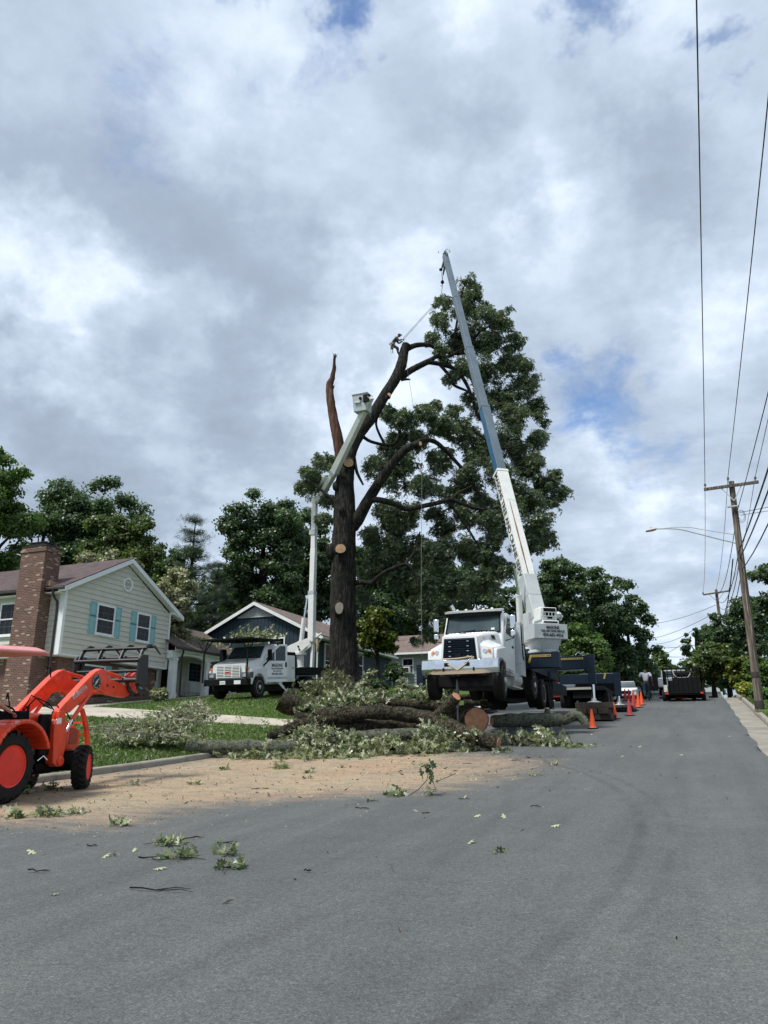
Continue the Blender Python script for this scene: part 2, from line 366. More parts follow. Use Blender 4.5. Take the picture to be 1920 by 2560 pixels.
def asphalt():
    m, nt, b = newmat('asphalt'); v = objco(nt)
    big = noi(nt, v, .22, 5, .6, .3); mid = noi(nt, v, 2.2, 6, .6); spk = noi(nt, v, 75, 3, .75); spk2 = noi(nt, v, 24, 4, .8)
    st = noi(nt, objco(nt, (2.2, .12, 1)), 1.0, 5, .6)
    c = ramp(nt, spk, [(.26, (.045, .048, .049)), (.5, (.092, .099, .099)), (.64, (.135, .142, .141)), (.76, (.32, .33, .31))])
    c = mixc(nt, .8, c, ramp(nt, spk2, [(.35, (.66, .66, .67)), (.65, (1.22, 1.22, 1.2))]), 'MULTIPLY')
    c = mixc(nt, 1, c, ramp(nt, big, [(.3, (.86, .87, .89)), (.7, (1.1, 1.09, 1.07))]), 'MULTIPLY')
    c = mixc(nt, .8, c, ramp(nt, st, [(.3, (.82, .82, .83)), (.7, (1.16, 1.15, 1.13))]), 'MULTIPLY')
    c = mixc(nt, .8, c, ramp(nt, mid, [(.35, (.9, .9, .9)), (.7, (1.06, 1.06, 1.05))]), 'MULTIPLY')
    # sparse cracks
    vo = nt.nodes.new('ShaderNodeTexVoronoi'); vo.feature = 'DISTANCE_TO_EDGE'; vo.inputs['Scale'].default_value = .16
    w = nt.nodes.new('ShaderNodeVectorMath'); w.operation = 'ADD'; nt.links.new(v, w.inputs[0])
    nn = nt.nodes.new('ShaderNodeTexNoise'); nt.links.new(v, nn.inputs[0]); nn.inputs['Scale'].default_value = 1.3; nn.inputs['Detail'].default_value = 6; nt.links.new(nn.outputs[1], w.inputs[1]); nt.links.new(w.outputs[0], vo.inputs['Vector'])
    ck = ramp(nt, vo.outputs[0], [(0, (1, 1, 1)), (.0035, (0, 0, 0))]); gate = ramp(nt, noi(nt, v, .5, 3), [(.52, (0, 0, 0)), (.64, (.6, .6, .6))])
    c = mixc(nt, mixc(nt, 1, ck, gate, 'MULTIPLY'), c, (.03, .03, .03))
    # a faint curved tyre mark and a lengthwise seam
    for (cx, cy, rad, wd, amt) in ((-21.3, 9, 20.5, .10, .30), (-21.3, 9, 20.85, .07, .22), (-21.3, 9, 18.7, .12, .16)):
        dv = nt.nodes.new('ShaderNodeVectorMath'); dv.operation = 'DISTANCE'; nt.links.new(objco(nt, (1, 1, 0)), dv.inputs[0]); dv.inputs[1].default_value = (cx, cy, 0)
        q = nt.nodes.new('ShaderNodeMath'); q.operation = 'SUBTRACT'; nt.links.new(dv.outputs['Value'], q.inputs[0]); q.inputs[1].default_value = rad
        a_ = nt.nodes.new('ShaderNodeMath'); a_.operation = 'ABSOLUTE'; nt.links.new(q.outputs[0], a_.inputs[0])
        mk = ramp(nt, a_.outputs[0], [(0, (amt, amt, amt)), (wd * .6, (amt * .8, amt * .8, amt * .8)), (wd, (0, 0, 0))])
        c = mixc(nt, mixc(nt, 1, mk, ramp(nt, noi(nt, v, 1.5, 5, .7), [(.35, (0, 0, 0)), (.6, (1, 1, 1))]), 'MULTIPLY'), c, (.02, .02, .02))
    # sawdust, painted mask broken up by noise
    at = nt.nodes.new('ShaderNodeAttribute'); at.attribute_name = 'sawdust'
    sw = noi(nt, objco(nt, (1, 1.6, 1)), 1.7, 8, .7, .8); sf = noi(nt, v, 46, 4, .8)
    vs_ = nt.nodes.new('ShaderNodeVectorMath'); vs_.operation = 'DISTANCE'; nt.links.new(objco(nt, (1, 1, 0)), vs_.inputs[0]); vs_.inputs[1].default_value = (-7.6, 18.6, 0)
    wv = nt.nodes.new('ShaderNodeMath'); wv.operation = 'MULTIPLY'; nt.links.new(vs_.outputs['Value'], wv.inputs[0]); wv.inputs[1].default_value = 1
    cv = nt.nodes.new('ShaderNodeCombineXYZ'); nt.links.new(wv.outputs[0], cv.inputs[0]); nt.links.new(noi(nt, v, .8, 3), cv.inputs[1]); sweep = noi(nt, cv.outputs[0], 4.5, 5, .8, .6)
    def M_(op, a, q):
        n = nt.nodes.new('ShaderNodeMath'); n.operation = op
        for i, k in enumerate((a, q)):
            if isinstance(k, (int, float)): n.inputs[i].default_value = k
            else: nt.links.new(k, n.inputs[i])
        return n.outputs[0]
    s_ = M_('ADD', M_('MULTIPLY', at.outputs['Fac'], 1.35), M_('ADD', M_('MULTIPLY', M_('SUBTRACT', sw, .5), 1.0), M_('ADD', M_('MULTIPLY', M_('SUBTRACT', sf, .5), 1.5), M_('MULTIPLY', M_('SUBTRACT', sweep, .5), .8))))
    s_ = M_('MULTIPLY', s_, M_('MINIMUM', M_('MULTIPLY', at.outputs['Fac'], 5), 1))
    sm = ramp(nt, s_, [(.25, (0, 0, 0)), (1.0, (1, 1, 1))])
    sc_ = ramp(nt, noi(nt, v, 30, 5, .8), [(.3, (.27, .19, .115)), (.5, (.44, .325, .20)), (.7, (.58, .45, .29))])
    sc_ = mixc(nt, 1, sc_, ramp(nt, noi(nt, v, .6, 4), [(.35, (1.05, .92, .86)), (.65, (.95, 1, 1.0))]), 'MULTIPLY')
    cm = nt.nodes.new('ShaderNodeMix'); cm.data_type = 'FLOAT'
    fac = M_('MULTIPLY', sm, .80)
    nt.links.new(mixc(nt, fac, c, sc_), b.inputs['Base Color'])
    b.inputs['Roughness'].default_value = .82; b.inputs['Specular IOR Level'].default_value = .3
    bump(nt, b, spk2, .5, .012); return m
rx = fine(KL, 1.6, .18) + [1.45]; rx = sorted(set([round(q, 3) for q in rx if q < 1.3])) + [1.3]
ry = fine(-8, 30, .18) + fine(30, 90, .8) + fine(90, 230, 10)
road = grid_mesh('road', rx, ry, lambda x, y: g(y), asphalt())
# ragged right edge of the asphalt
me = road.data; nx = len(rx)
for j in range(len(ry)): me.vertices[j * nx + nx - 1].co.x += .035 * sin(ry[j] * 1.3) + random.uniform(-.015, .015)
SAWP = [(-14, 6.6), (-9.34, 8.56), (-7.24, 8.75), (-7.4, 10.6), (-6.5, 11.5), (-5.5, 12.5), (-4.3, 13.1), (-3.8, 15.2), (-3.2, 17.6), (-3.3, 20.0), (-5.2, 21.3), (-6.6, 22.6), (-9, 24.5), (-14, 25)]
def pdist(x, y):
    ins = False; dm = 1e9; n = len(SAWP)
    for i in range(n):
        (x1, y1), (x2, y2) = SAWP[i], SAWP[(i + 1) % n]
        if (y1 > y) != (y2 > y) and x < (x2 - x1) * (y - y1) / (y2 - y1) + x1: ins = not ins
        t = max(0, min(1, ((x - x1) * (x2 - x1) + (y - y1) * (y2 - y1)) / ((x2 - x1) ** 2 + (y2 - y1) ** 2)))
        dm = min(dm, math.hypot(x - x1 - t * (x2 - x1), y - y1 - t * (y2 - y1)))
    return dm if ins else -dm
at = me.attributes.new('sawdust', 'FLOAT', 'POINT'); vals = []
for v in me.vertices:
    if v.co.y > 27 or v.co.x > -1 or v.co.y < 4: vals.append(0); continue
    dd = pdist(v.co.x, v.co.y); vals.append(sm01((dd + 1.6) / 3.6) * 1.15 * (.50 if v.co.x < -6.5 or v.co.y < 16 else .42))
at.data.foreach_set('value', vals)

def concrete(name, c, sc_=2.0, joints=None):
    m, nt, b = newmat(name); v = objco(nt)
    a = noi(nt, v, sc_, 7, .65); f = noi(nt, v, 45, 3, .7)
    cc = ramp(nt, a, [(.3, tuple(q * .62 for q in c)), (.55, c), (.75, tuple(min(1, q * 1.2) for q in c))])
    cc = mixc(nt, .7, cc, ramp(nt, f, [(.3, (.7, .7, .7)), (.6, (1.05, 1.05, 1.05))]), 'MULTIPLY')
    nt.links.new(cc, b.inputs['Base Color']); b.inputs['Roughness'].default_value = .85; bump(nt, b, f, .4, .01); return m
C_gut = concrete('gutter_concrete', (.26, .24, .20), 1.2); C_kerb = concrete('kerb_concrete', (.27, .25, .21), 2.5); C_drive = concrete('drive_concrete', (.44, .40, .33), .8)
def strip(name, x0, x1, y0, y1, z0, z1, mat, step=1.5, kind='structure', gap=0):
    """slabs following the road's slope; z offsets above g(y)"""
    b = MB(); y = y0
    while y < y1 - 1e-3:
        e = min(y + step, y1); a = y + gap; k = e - gap
        vs = [(x0, a, g(a) + z0), (x1, a, g(a) + z0), (x1, k, g(k) + z0), (x0, k, g(k) + z0), (x0, a, g(a) + z1), (x1, a, g(a) + z1), (x1, k, g(k) + z1), (x0, k, g(k) + z1)]
        b.add(vs, [(0, 3, 2, 1), (4, 5, 6, 7), (0, 1, 5, 4), (2, 3, 7, 6), (0, 4, 7, 3), (1, 2, 6, 5)]); y = e
    o = b.build(name, mat, bevel=.012 if gap else 0); tag(o, kind=kind); return o
strip('gutter', 1.2, KR - .02, -4, 70, -.12, -.012, C_gut, 2.4, gap=.006)
def kerb(x, sgn, ys_):
    # rounded kerb profile swept along the road
    prof = [(0, -.15), (0, .10), (.025, .14), (.06, .155), (.16, .158), (.16, -.15)]
    b = MB(); secs = [[(x + sgn * px_ + .012 * sin(y * 3.1) + random.uniform(-.006, .006), y, g(y) + pz + random.uniform(-.006, .006)) for px_, pz in prof] for y in ys_]
    b.loft(secs); o = b.build('kerb', C_kerb, smooth=True); tag(o, kind='structure'); return o
kerb(KL, -1, fine(-6, 25.6, .4)); kerb(KL, -1, fine(37, 90, .5))
kerb(KR, 1, fine(-4, 36.2, .4)); kerb(KR, 1, fine(38.6, 72, .4))
strip('pavement', KR, 6.5, 36.3, 38.5, -.1, .02, C_gut, 2.2)

# driveway running up from the road to the houses, and the walk along the house
def sheet(name, quad, mat, dz=.03, n=24, m=6):
    a, b_, c, d = [Vector((*q, 0)) for q in quad]; V = []
    for i in range(n + 1):
        p, q = a.lerp(b_, i / n), d.lerp(c, i / n)
        for j in range(m + 1):
            r = p.lerp(q, j / m); V.append((r.x, r.y, T(r.x, r.y) + dz))
    k = m + 1; F = [(i * k + j, (i + 1) * k + j, (i + 1) * k + j + 1, i * k + j + 1) for i in range(n) for j in range(m)]
    # skirt
    o0 = len(V); V += [(x, y, z - .2) for x, y, z in V]
    ed = [(i * k, (i + 1) * k) for i in range(n)] + [((i + 1) * k + m, i * k + m) for i in range(n)]
    F += [(p, q, q + o0, p + o0) for p, q in ed]
    me = bpy.data.meshes.new(name); me.from_pydata(V, [], F); me.materials.append(mat)
    o = bpy.data.objects.new(name, me); col.objects.link(o); tag(o, kind='structure'); return o
def pxsheet(name, lo, hi, mat, dz=.03, m=5):
    V = []; n = 40
    def at_(pl, t):
        k = t * (len(pl) - 1); i = min(int(k), len(pl) - 2); f = k - i; return onG(pl[i][0] + (pl[i + 1][0] - pl[i][0]) * f, pl[i][1] + (pl[i + 1][1] - pl[i][1]) * f)
    for i in range(n + 1):
        p, q = at_(lo, i / n), at_(hi, i / n)
        for j in range(m + 1): r = p.lerp(q, j / m); V.append((r.x, r.y, T(r.x, r.y) + dz))
    k = m + 1; F = [(i * k + j, i * k + j + 1, (i + 1) * k + j + 1, (i + 1) * k + j) for i in range(n) for j in range(m)]; o0 = len(V); V += [(x, y, z - .25) for x, y, z in V]
    ed = [(i * k, (i + 1) * k) for i in range(n)] + [((i + 1) * k + m, i * k + m) for i in range(n)]; F += [(p, q, q + o0, p + o0) for p, q in ed]
    me = bpy.data.meshes.new(name); me.from_pydata(V, [], F); me.materials.append(mat); o = bpy.data.objects.new(name, me); col.objects.link(o); tag(o, kind='structure'); return [V[i * k][:2] for i in range(n + 1)] + [V[i * k + m][:2] for i in range(n, -1, -1)]
DRV = pxsheet('driveway', [(-150, 1778), (0, 1785), (200, 1791), (450, 1803), (715, 1817), (800, 1822)], [(-150, 1752), (0, 1759), (200, 1766), (450, 1782), (715, 1800), (800, 1806)], C_drive)
def indrv(x, y):
    ins = False; n = len(DRV)
    for i in range(n):
        (x1, y1), (x2, y2) = DRV[i], DRV[(i + 1) % n]
        if (y1 > y) != (y2 > y) and x < (x2 - x1) * (y - y1) / (y2 - y1) + x1: ins = not ins
    return ins
sheet('path', [(-25.2, 26.5), (-25.2, 41), (-26.6, 41), (-26.6, 26.5)], C_drive, .035)

# grass blades over the lawns that are near enough to show
def blades(name, pts, h, mat, seed=3):
    r = np.random.default_rng(seed); n = len(pts); A = np.array(pts); th = r.uniform(0, 6.28, n)
    hh = h * r.uniform(.5, 1.5, n); w = .012 + .01 * r.random(n); dx, dy = np.cos(th), np.sin(th)
    ln = hh * r.uniform(.2, .8, n); V = np.zeros((n, 3, 3))
    V[:, 0] = A - np.stack([dy * w, -dx * w, 0 * w], 1); V[:, 1] = A + np.stack([dy * w, -dx * w, 0 * w], 1); V[:, 2] = A + np.stack([dx * ln, dy * ln, hh], 1)
    me = bpy.data.meshes.new(name); me.vertices.add(3 * n); me.vertices.foreach_set('co', V.ravel().astype('f')); me.loops.add(3 * n); me.loops.foreach_set('vertex_index', np.arange(3 * n, dtype='i'))
    me.polygons.add(n); me.polygons.foreach_set('loop_start', (np.arange(n) * 3).astype('i')); me.polygons.foreach_set('loop_total', np.full(n, 3, 'i')); me.update(calc_edges=True)
    me.materials.append(mat); o = bpy.data.objects.new(name, me); col.objects.link(o); return o
M_grass = leafmat('grass_blade', [(.048, .095, .018), (.075, .135, .026), (.11, .17, .038), (.15, .17, .07)], .4, .6, patch=.5, pscale=.5)
pts = []
for _ in range(150000):
    u = random.random(); y = 9 + 34 * u ** 1.0; x = KL - .2 - 14 * random.random() ** 1.2
    if x < -25.1 and x > -26.7 and y > 26.4 or indrv(x, y): continue
    if random.random() > 1.15 - (y - 9) / 44: continue
    pts.append((x, y, T(x, y) - .005))
tag(blades('grass', pts, .075, M_grass), kind='stuff', label='short mown lawn grass between the kerb and the houses', cat='grass')
pts = []
for _ in range(22000):
    y = 22 + 34 * random.random(); x = KR + .15 + 10 * random.random() ** 1.3
    if 36.2 < y < 38.6 and x < 6.5: continue
    pts.append((x, y, T(x, y) - .005))
tag(blades('grass', pts, .09, M_grass, 5), kind='stuff', label='grass verge on the right beside the kerb and pole', cat='grass')
# ------------------------------------------------------------------ house materials
def brickmat(name, c1=(.095, .042, .032), c2=(.165, .078, .055), c3=(.36, .28, .22), mortar=(.23, .19, .155)):
    m, nt, b = newmat(name); ge = nt.nodes.new('ShaderNodeNewGeometry'); sp = nt.nodes.new('ShaderNodeSeparateXYZ'); nt.links.new(ge.outputs['Position'], sp.inputs[0])
    ad = nt.nodes.new('ShaderNodeMath'); ad.operation = 'ADD'; nt.links.new(sp.outputs[0], ad.inputs[0]); nt.links.new(sp.outputs[1], ad.inputs[1])
    cb = nt.nodes.new('ShaderNodeCombineXYZ'); nt.links.new(ad.outputs[0], cb.inputs[0]); nt.links.new(sp.outputs[2], cb.inputs[1])
    br = nt.nodes.new('ShaderNodeTexBrick'); nt.links.new(cb.outputs[0], br.inputs[0]); br.inputs['Scale'].default_value = 1
    br.inputs['Brick Width'].default_value = .215; br.inputs['Row Height'].default_value = .08; br.inputs['Mortar Size'].default_value = .008; br.inputs['Mortar Smooth'].default_value = .2
    br.inputs['Color1'].default_value = (0, 0, 0, 1); br.inputs['Color2'].default_value = (1, 1, 1, 1); br.inputs['Mortar'].default_value = (.5, .5, .5, 1)
    bc = ramp(nt, br.outputs[0], [(0, c1), (.35, c2), (.6, tuple(q * 1.1 for q in c1)), (.88, c2), (.955, c3), (1, (.42, .34, .27))])
    bc = mixc(nt, 1, bc, ramp(nt, noi(nt, cb.outputs[0], 1.1, 5, .6), [(.3, (.72, .7, .7)), (.7, (1.15, 1.12, 1.1))]), 'MULTIPLY')
    bc = mixc(nt, .7, bc, ramp(nt, noi(nt, cb.outputs[0], 30, 3, .7), [(.3, (.75, .75, .75)), (.7, (1.15, 1.15, 1.15))]), 'MULTIPLY')
    nt.links.new(mixc(nt, br.outputs[1], bc, mortar), b.inputs['Base Color']); b.inputs['Roughness'].default_value = .9
    inv = nt.nodes.new('ShaderNodeMath'); inv.operation = 'SUBTRACT'; inv.inputs[0].default_value = 1; nt.links.new(br.outputs[1], inv.inputs[1]); bump(nt, b, inv.outputs[0], .8, .012); return m
def shingle(name, c, axis='x'):
    m, nt, b = newmat(name); v = objco(nt)
    br = nt.nodes.new('ShaderNodeTexBrick'); mp = objco(nt, (1, 1, 1), rot=(0, 0, 0 if axis == 'x' else R(90))); nt.links.new(mp, br.inputs[0])
    br.inputs['Scale'].default_value = 1; br.inputs['Brick Width'].default_value = .33; br.inputs['Row Height'].default_value = .125; br.inputs['Mortar Size'].default_value = .006
    br.inputs['Color1'].default_value = (.72, .72, .72, 1); br.inputs['Color2'].default_value = (1.25, 1.2, 1.15, 1); br.inputs['Mortar'].default_value = (.4, .4, .4, 1)
    cc = mixc(nt, 1, ramp(nt, noi(nt, v, 1.2, 6, .65), [(.3, tuple(q * .8 for q in c)), (.7, tuple(q * 1.2 for q in c))]), br.outputs[0], 'MULTIPLY')
    cc = mixc(nt, .8, cc, ramp(nt, noi(nt, v, 60, 2, .8), [(.3, (.7, .7, .7)), (.7, (1.25, 1.25, 1.25))]), 'MULTIPLY')
    nt.links.new(cc, b.inputs['Base Color']); b.inputs['Roughness'].default_value = .95; bump(nt, b, br.outputs[0], .5, .01); return m
BRICK = brickmat('brick')
SH_PLUM = shingle('shingle_plum', (.085, .060, .062), 'y'); SH_BRN = shingle('shingle_brown', (.105, .085, .072), 'x'); SH_PINK = shingle('shingle_pink', (.165, .125, .115), 'x')
W_SID = flat('siding', (.58, .56, .49), .6, var=.08); W_TRIM = flat('trim', (.78, .80, .80), .5, var=.07); W_SHUT = flat('shutter_paint', (.24, .47, .49), .5, var=.08)
W_BRZ = flat('bronze_metal', (.03, .022, .02), .4, var=.2); W_NAVY = flat('navy_siding', (.006, .026, .043), .6, var=.15); W_GRAY = flat('grey_siding', (.32, .36, .36), .65, var=.08)
GLS = glass('window_glass', (.006, .008, .011), .12); W_DARK = flat('dark_paint', (.02, .022, .03), .6)
W_MUNT = flat('muntin', (.10, .115, .13), .5)

def clip(poly, z, keep_above):
    out = []; n = len(poly)
    for i in range(n):
        a, b_ = poly[i], poly[(i + 1) % n]; ia = (a[1] >= z) == keep_above or a[1] == z; ib = (b_[1] >= z) == keep_above or b_[1] == z
        if ia: out.append(a)
        if ia != ib:
            t = (z - a[1]) / (b_[1] - a[1]); out.append((a[0] + t * (b_[0] - a[0]), z))
    return out
def clapboard(b, poly, put, hgt=.25, lap=.034):
    """poly in (u,z); put(u, z, out) -> world"""
    z0 = min(p[1] for p in poly); z1 = max(p[1] for p in poly); z = z0
    while z < z1 - 1e-4:
        q = clip(clip(poly, z, True), min(z + hgt, z1), False)
        if len(q) >= 3:
            f = [put(u, zz, lap * (1 - (zz - z) / hgt) + .002) for u, zz in q]; k = [put(u, zz, -.05) for u, zz in q]; n = len(q)
            b.add(f + k, [tuple(range(n)), tuple(range(2 * n - 1, n - 1, -1))] + [(i, n + i, n + (i + 1) % n, (i + 1) % n) for i in range(n)])
        z += hgt
def window(par, put, u0, u1, z0, z1, cols=3, rows=4, trim=None, shut=None, sash=True):
    """frame, glass, muntins, built in wall coordinates"""
    t = .09; tm = trim or W_TRIM
    def bx(b, a0, a1, c0, c1, o0, o1):
        vs = [put(a, c, o) for o in (o0, o1) for c in (c0, c1) for a in (a0, a1)]
        b.add(vs, [(0, 2, 3, 1), (4, 5, 7, 6), (0, 1, 5, 4), (2, 6, 7, 3), (0, 4, 6, 2), (1, 3, 7, 5)])
    f = MB(); bx(f, u0, u0 + t, z0, z1, 0, .075); bx(f, u1 - t, u1, z0, z1, 0, .075); bx(f, u0 + t, u1 - t, z1 - t, z1, 0, .073); bx(f, u0 + t, u1 - t, z0, z0 + t, 0, .073)
    w = f.build('window', tm, par, bevel=.006)
    s = MB(); bx(s, u0 - .03, u1 + .03, z0 - .05, z0 - .002, 0, .11); s.build('sill', tm, w)
    gl = MB(); bx(gl, u0 + t, u1 - t, z0 + t, z1 - t, .022, .036); gl.build('pane', GLS, w, smooth=False)
    m = MB(); zm = (z0 + z1) / 2
    if sash: bx(m, u0 + t, u1 - t, zm - .03, zm + .03, .036, .062)
    m.build('sash', tm, w) if sash else None
    m = MB()
    for i in range(1, cols): u = u0 + t + (u1 - u0 - 2 * t) * i / cols; bx(m, u - .009, u + .009, z0 + t, z1 - t, .036, .046)
    for j in range(1, rows):
        z = z0 + t + (z1 - z0 - 2 * t) * j / rows
        if sash and abs(z - zm) < .04: continue
        bx(m, u0 + t, u1 - t, z - .009, z + .009, .036, .045)
    m.build('muntins', W_MUNT if tm is W_TRIM and cols > 1 else tm, w)
    if shut:
        for a0, a1 in ((u0 - shut - .02, u0 - .02), (u1 + .02, u1 + .02 + shut)):
            s = MB(); bx(s, a0, a1, z0 - .03, z1 + .03, 0, .045)
            zq = z0 + (z1 - z0) * .56; k = .06
            for (c0, c1) in ((z0 + .03, zq - .04), (zq + .04, z1 - .03)):
                bx(s, a0, a0 + k, c0 - .06, c1 + .06, .045, .062); bx(s, a1 - k, a1, c0 - .06, c1 + .06, .045, .062)
                bx(s, a0 + k, a1 - k, c0 - .06, c0, .045, .061); bx(s, a0 + k, a1 - k, c1, c1 + .06, .045, .061); bx(s, a0 + k + .03, a1 - k - .03, c0 + .03, c1 - .03, .045, .055)
            s.build('shutter', W_SHUT, par)
    return w
def roofslab(b, p0, p1, q0, q1, th):
    """slab between lower edge p0-p1 and upper edge q0-q1 (top surface), thickness th downward"""
    P_ = [Vector(v) for v in (p0, p1, q1, q0)]; n = (P_[1] - P_[0]).cross(P_[3] - P_[0]).normalized()
    if n.z < 0: n = -n
    L_ = [v - n * th for v in P_]
    b.add(P_ + L_, [(0, 1, 2, 3), (7, 6, 5, 4), (0, 4, 5, 1), (1, 5, 6, 2), (2, 6, 7, 3), (3, 7, 4, 0)])

# ------------------------------------------------------------------ the pale house with the brick chimney
h = empty('clapboard_house', (-27, 31.2, 3.4), label='pale green-grey clapboard house with turquoise shutters, brick base and tall brick chimney', cat='house')
def hp(b, name, mat, par=None, **k):      # world-space builder -> child of h
    par = par or h; M = Matrix.Translation(par.location if par.parent is None else par.parent.location).inverted(); b.M = M; return b.build(name, mat, par, **k)
XW, Y0, Y1, ZB, ZE, YP, ZP = -27.0, 27.32, 35.15, 5.6, 8.5, 31.35, 10.62
putE = lambda u, z, o: (XW + o - h.location.x, u - h.location.y, z - h.location.z)
putS = lambda u, z, o: (u - h.location.x, Y0 - o - h.location.y, z - h.location.z)
b = MB(); clapboard(b, [(Y0, ZB), (Y1, ZB), (Y1, ZE), (YP, ZP - .1), (Y0, ZE)], putE); clapboard(b, [(-39.5, ZB), (XW, ZB), (XW, ZE), (-39.5, ZE)], putS)
b.build('wall', W_SID, h, smooth=False)
b = MB(); b.b2((-39.5, Y0 + .45, 2.0), (-27.42, Y1 - .3, ZB - .002)); hp(b, 'wall', BRICK, smooth=False).__setitem__('label', 'red brick lower wall')
b = MB(); b.b2((-39.5, Y0 + .02, ZB - .12), (XW - .01, Y1 - .02, ZB - .003)); hp(b, 'soffit', W_TRIM)
b = MB()
for y in (Y0 + .0, Y1): b.b2((XW + .002, y - .06, ZB - .1), (XW + .05, y + .1 if y == Y0 else y + .05, ZE + .12))
b.b2((XW - .28, Y0 - .05, ZB - .1), (XW + .04, Y0 - .022, ZE + .1)); b.b2((XW, Y0 + .12, ZB - .1), (XW + .035, Y1 - .08, ZB - .005))
hp(b, 'corner_board', W_TRIM, bevel=.006)
XR = XW + .32; XL = -40; YL, YR = Y0 - .42, 36.0; ZR = ZP + .27; sl = (ZR - 8.62) / (YP - YL); ZRt = ZR - sl * (YR - YP)
b = MB(); roofslab(b, (XR, YL, 8.62), (XL, YL, 8.62), (XR, YP, ZR), (XL, YP, ZR), .07); roofslab(b, (XR, YR, ZRt), (XL, YR, ZRt), (XR, YP, ZR), (XL, YP, ZR), .07)
rf = hp(b, 'roof', SH_PLUM, smooth=False)
b = MB(); d = .24
for (ya, za, yb, zb) in ((YL, 8.62, YP, ZR), (YP, ZR, YR, ZRt)):
    b.add([(XR + .012 - i * .05, y, z - q) for i in (0, 1) for (y, z, q) in ((ya, za, .05), (yb, zb, .05), (yb, zb, .05 + d), (ya, za, .05 + d))], [(0, 3, 2, 1), (4, 5, 6, 7), (0, 1, 5, 4), (1, 2, 6, 5), (2, 3, 7, 6), (3, 0, 4, 7)])
b.add([(x, y, z) for x in (XR - .04, XW - .05) for (y, z) in ((Y1, ZE + .0), (YR, ZRt - .26), (YR, ZRt - .1), (Y1, ZRt + sl * (YR - Y1) - .1))], [(0, 1, 2, 3), (7, 6, 5, 4), (0, 4, 5, 1), (2, 6, 7, 3), (3, 7, 4, 0), (1, 5, 6, 2)])
b.add([(x, y, z) for x in (XR - .04, XW - .05) for (y, z) in ((Y0, ZE), (YL, 8.62 - .28), (YL, 8.52), (Y0, 8.62 + sl * (Y0 - YL) - .1))], [(3, 2, 1, 0), (4, 5, 6, 7), (0, 1, 5, 4), (2, 3, 7, 6), (3, 0, 4, 7), (1, 2, 6, 5)])
hp(b, 'bargeboard', W_TRIM)
b = MB(); roofslab(b, (XR - .05, YL + .06, 8.42), (XW, YL + .06, 8.42), (XR - .05, YP - .05, ZR - .31), (XW, YP - .05, ZR - .31), .02); roofslab(b, (XR - .05, YR - .06, ZRt - .26), (XW, YR - .06, ZRt - .26), (XR - .05, YP + .05, ZR - .31), (XW, YP + .05, ZR - .31), .02)
b.b2((XL, YL + .02, 8.32), (XW, Y0 + .0, 8.36)); hp(b, 'soffit', W_TRIM)
b = MB(); b.b2((XL, YL - .09, 8.45), (XR + .01, YL + .015, 8.57)); hp(b, 'gutter', W_BRZ, bevel=.02)
b = MB(); xx = -27.32; b.tube([(xx, YL - .03, 8.45), (xx, YL - .03, 8.28), (xx, YL + .1, 8.1), (xx, Y0 - .14, 7.95), (xx, Y0 - .1, 7.6), (xx, Y0 - .1, 4.4), (xx, Y0 - .1, 3.2)], .055, 8); hp(b, 'downpipe', W_BRZ)
# chimney
b = MB(); b.b2((-29.32, 26.62, 2.0), (-27.84, 27.6, 10.55)); b.b2((-29.36, 26.58, 10.3), (-27.8, 27.64, 10.38)); hp(b, 'chimney', BRICK, smooth=False)
b = MB(); b.b2((-29.05, 26.8, 10.6), (-28.15, 27.4, 10.78)); b.m = 0
b.b2((-29.12, 26.72, 10.78), (-28.08, 27.48, 10.81)); b.b2((-29.34, 26.6, 10.56), (-27.82, 27.62, 10.6)); ck = hp(b, 'chimney_cap', W_BRZ)
b = MB(); b.b2((-27.86, 26.9, 8.66), (-27.6, 27.6, 8.9)); hp(b, 'flashing', flat('flashing', (.35, .22, .14), .6))
window(h, putE, 29.42, 30.72, 6.72, 8.22, 3, 4, shut=.44); window(h, putE, 32.38, 33.5, 6.72, 8.22, 3, 4, shut=.42)
window(h, putS, -30.9, -29.75, 6.5, 8.1, 3, 4)
putB = lambda u, z, o: putE(u, z, o - .42)
window(h, putB, 29.2, 30.9, 4.4, 5.3, 3, 4, shut=.42); window(h, putB, 32.3, 33.4, 4.4, 5.3, 3, 4, shut=.4)
# round louvred vent
b = MB(); b.lathe((XW + .02, 31.44, 9.5), [(.28, 0), (.36, 0), (.36, .06), (.28, .06), (.28, 0)], 'X', 32)
for k in range(-4, 5):
    z = 9.5 + k * .062; w = math.sqrt(max(0, .28 ** 2 - (k * .062) ** 2)); b.box((XW + .045, 31.44, z), (.02, 2 * w, .034), ry=.7)
v_ = hp(b, 'vent', W_TRIM); b = MB(); b.lathe((XW + .018, 31.44, 9.5), [(.0, 0), (.3, 0), (.3, .006), (0, .006)], 'X', 32); hp(b, 'vent_recess', W_DARK)
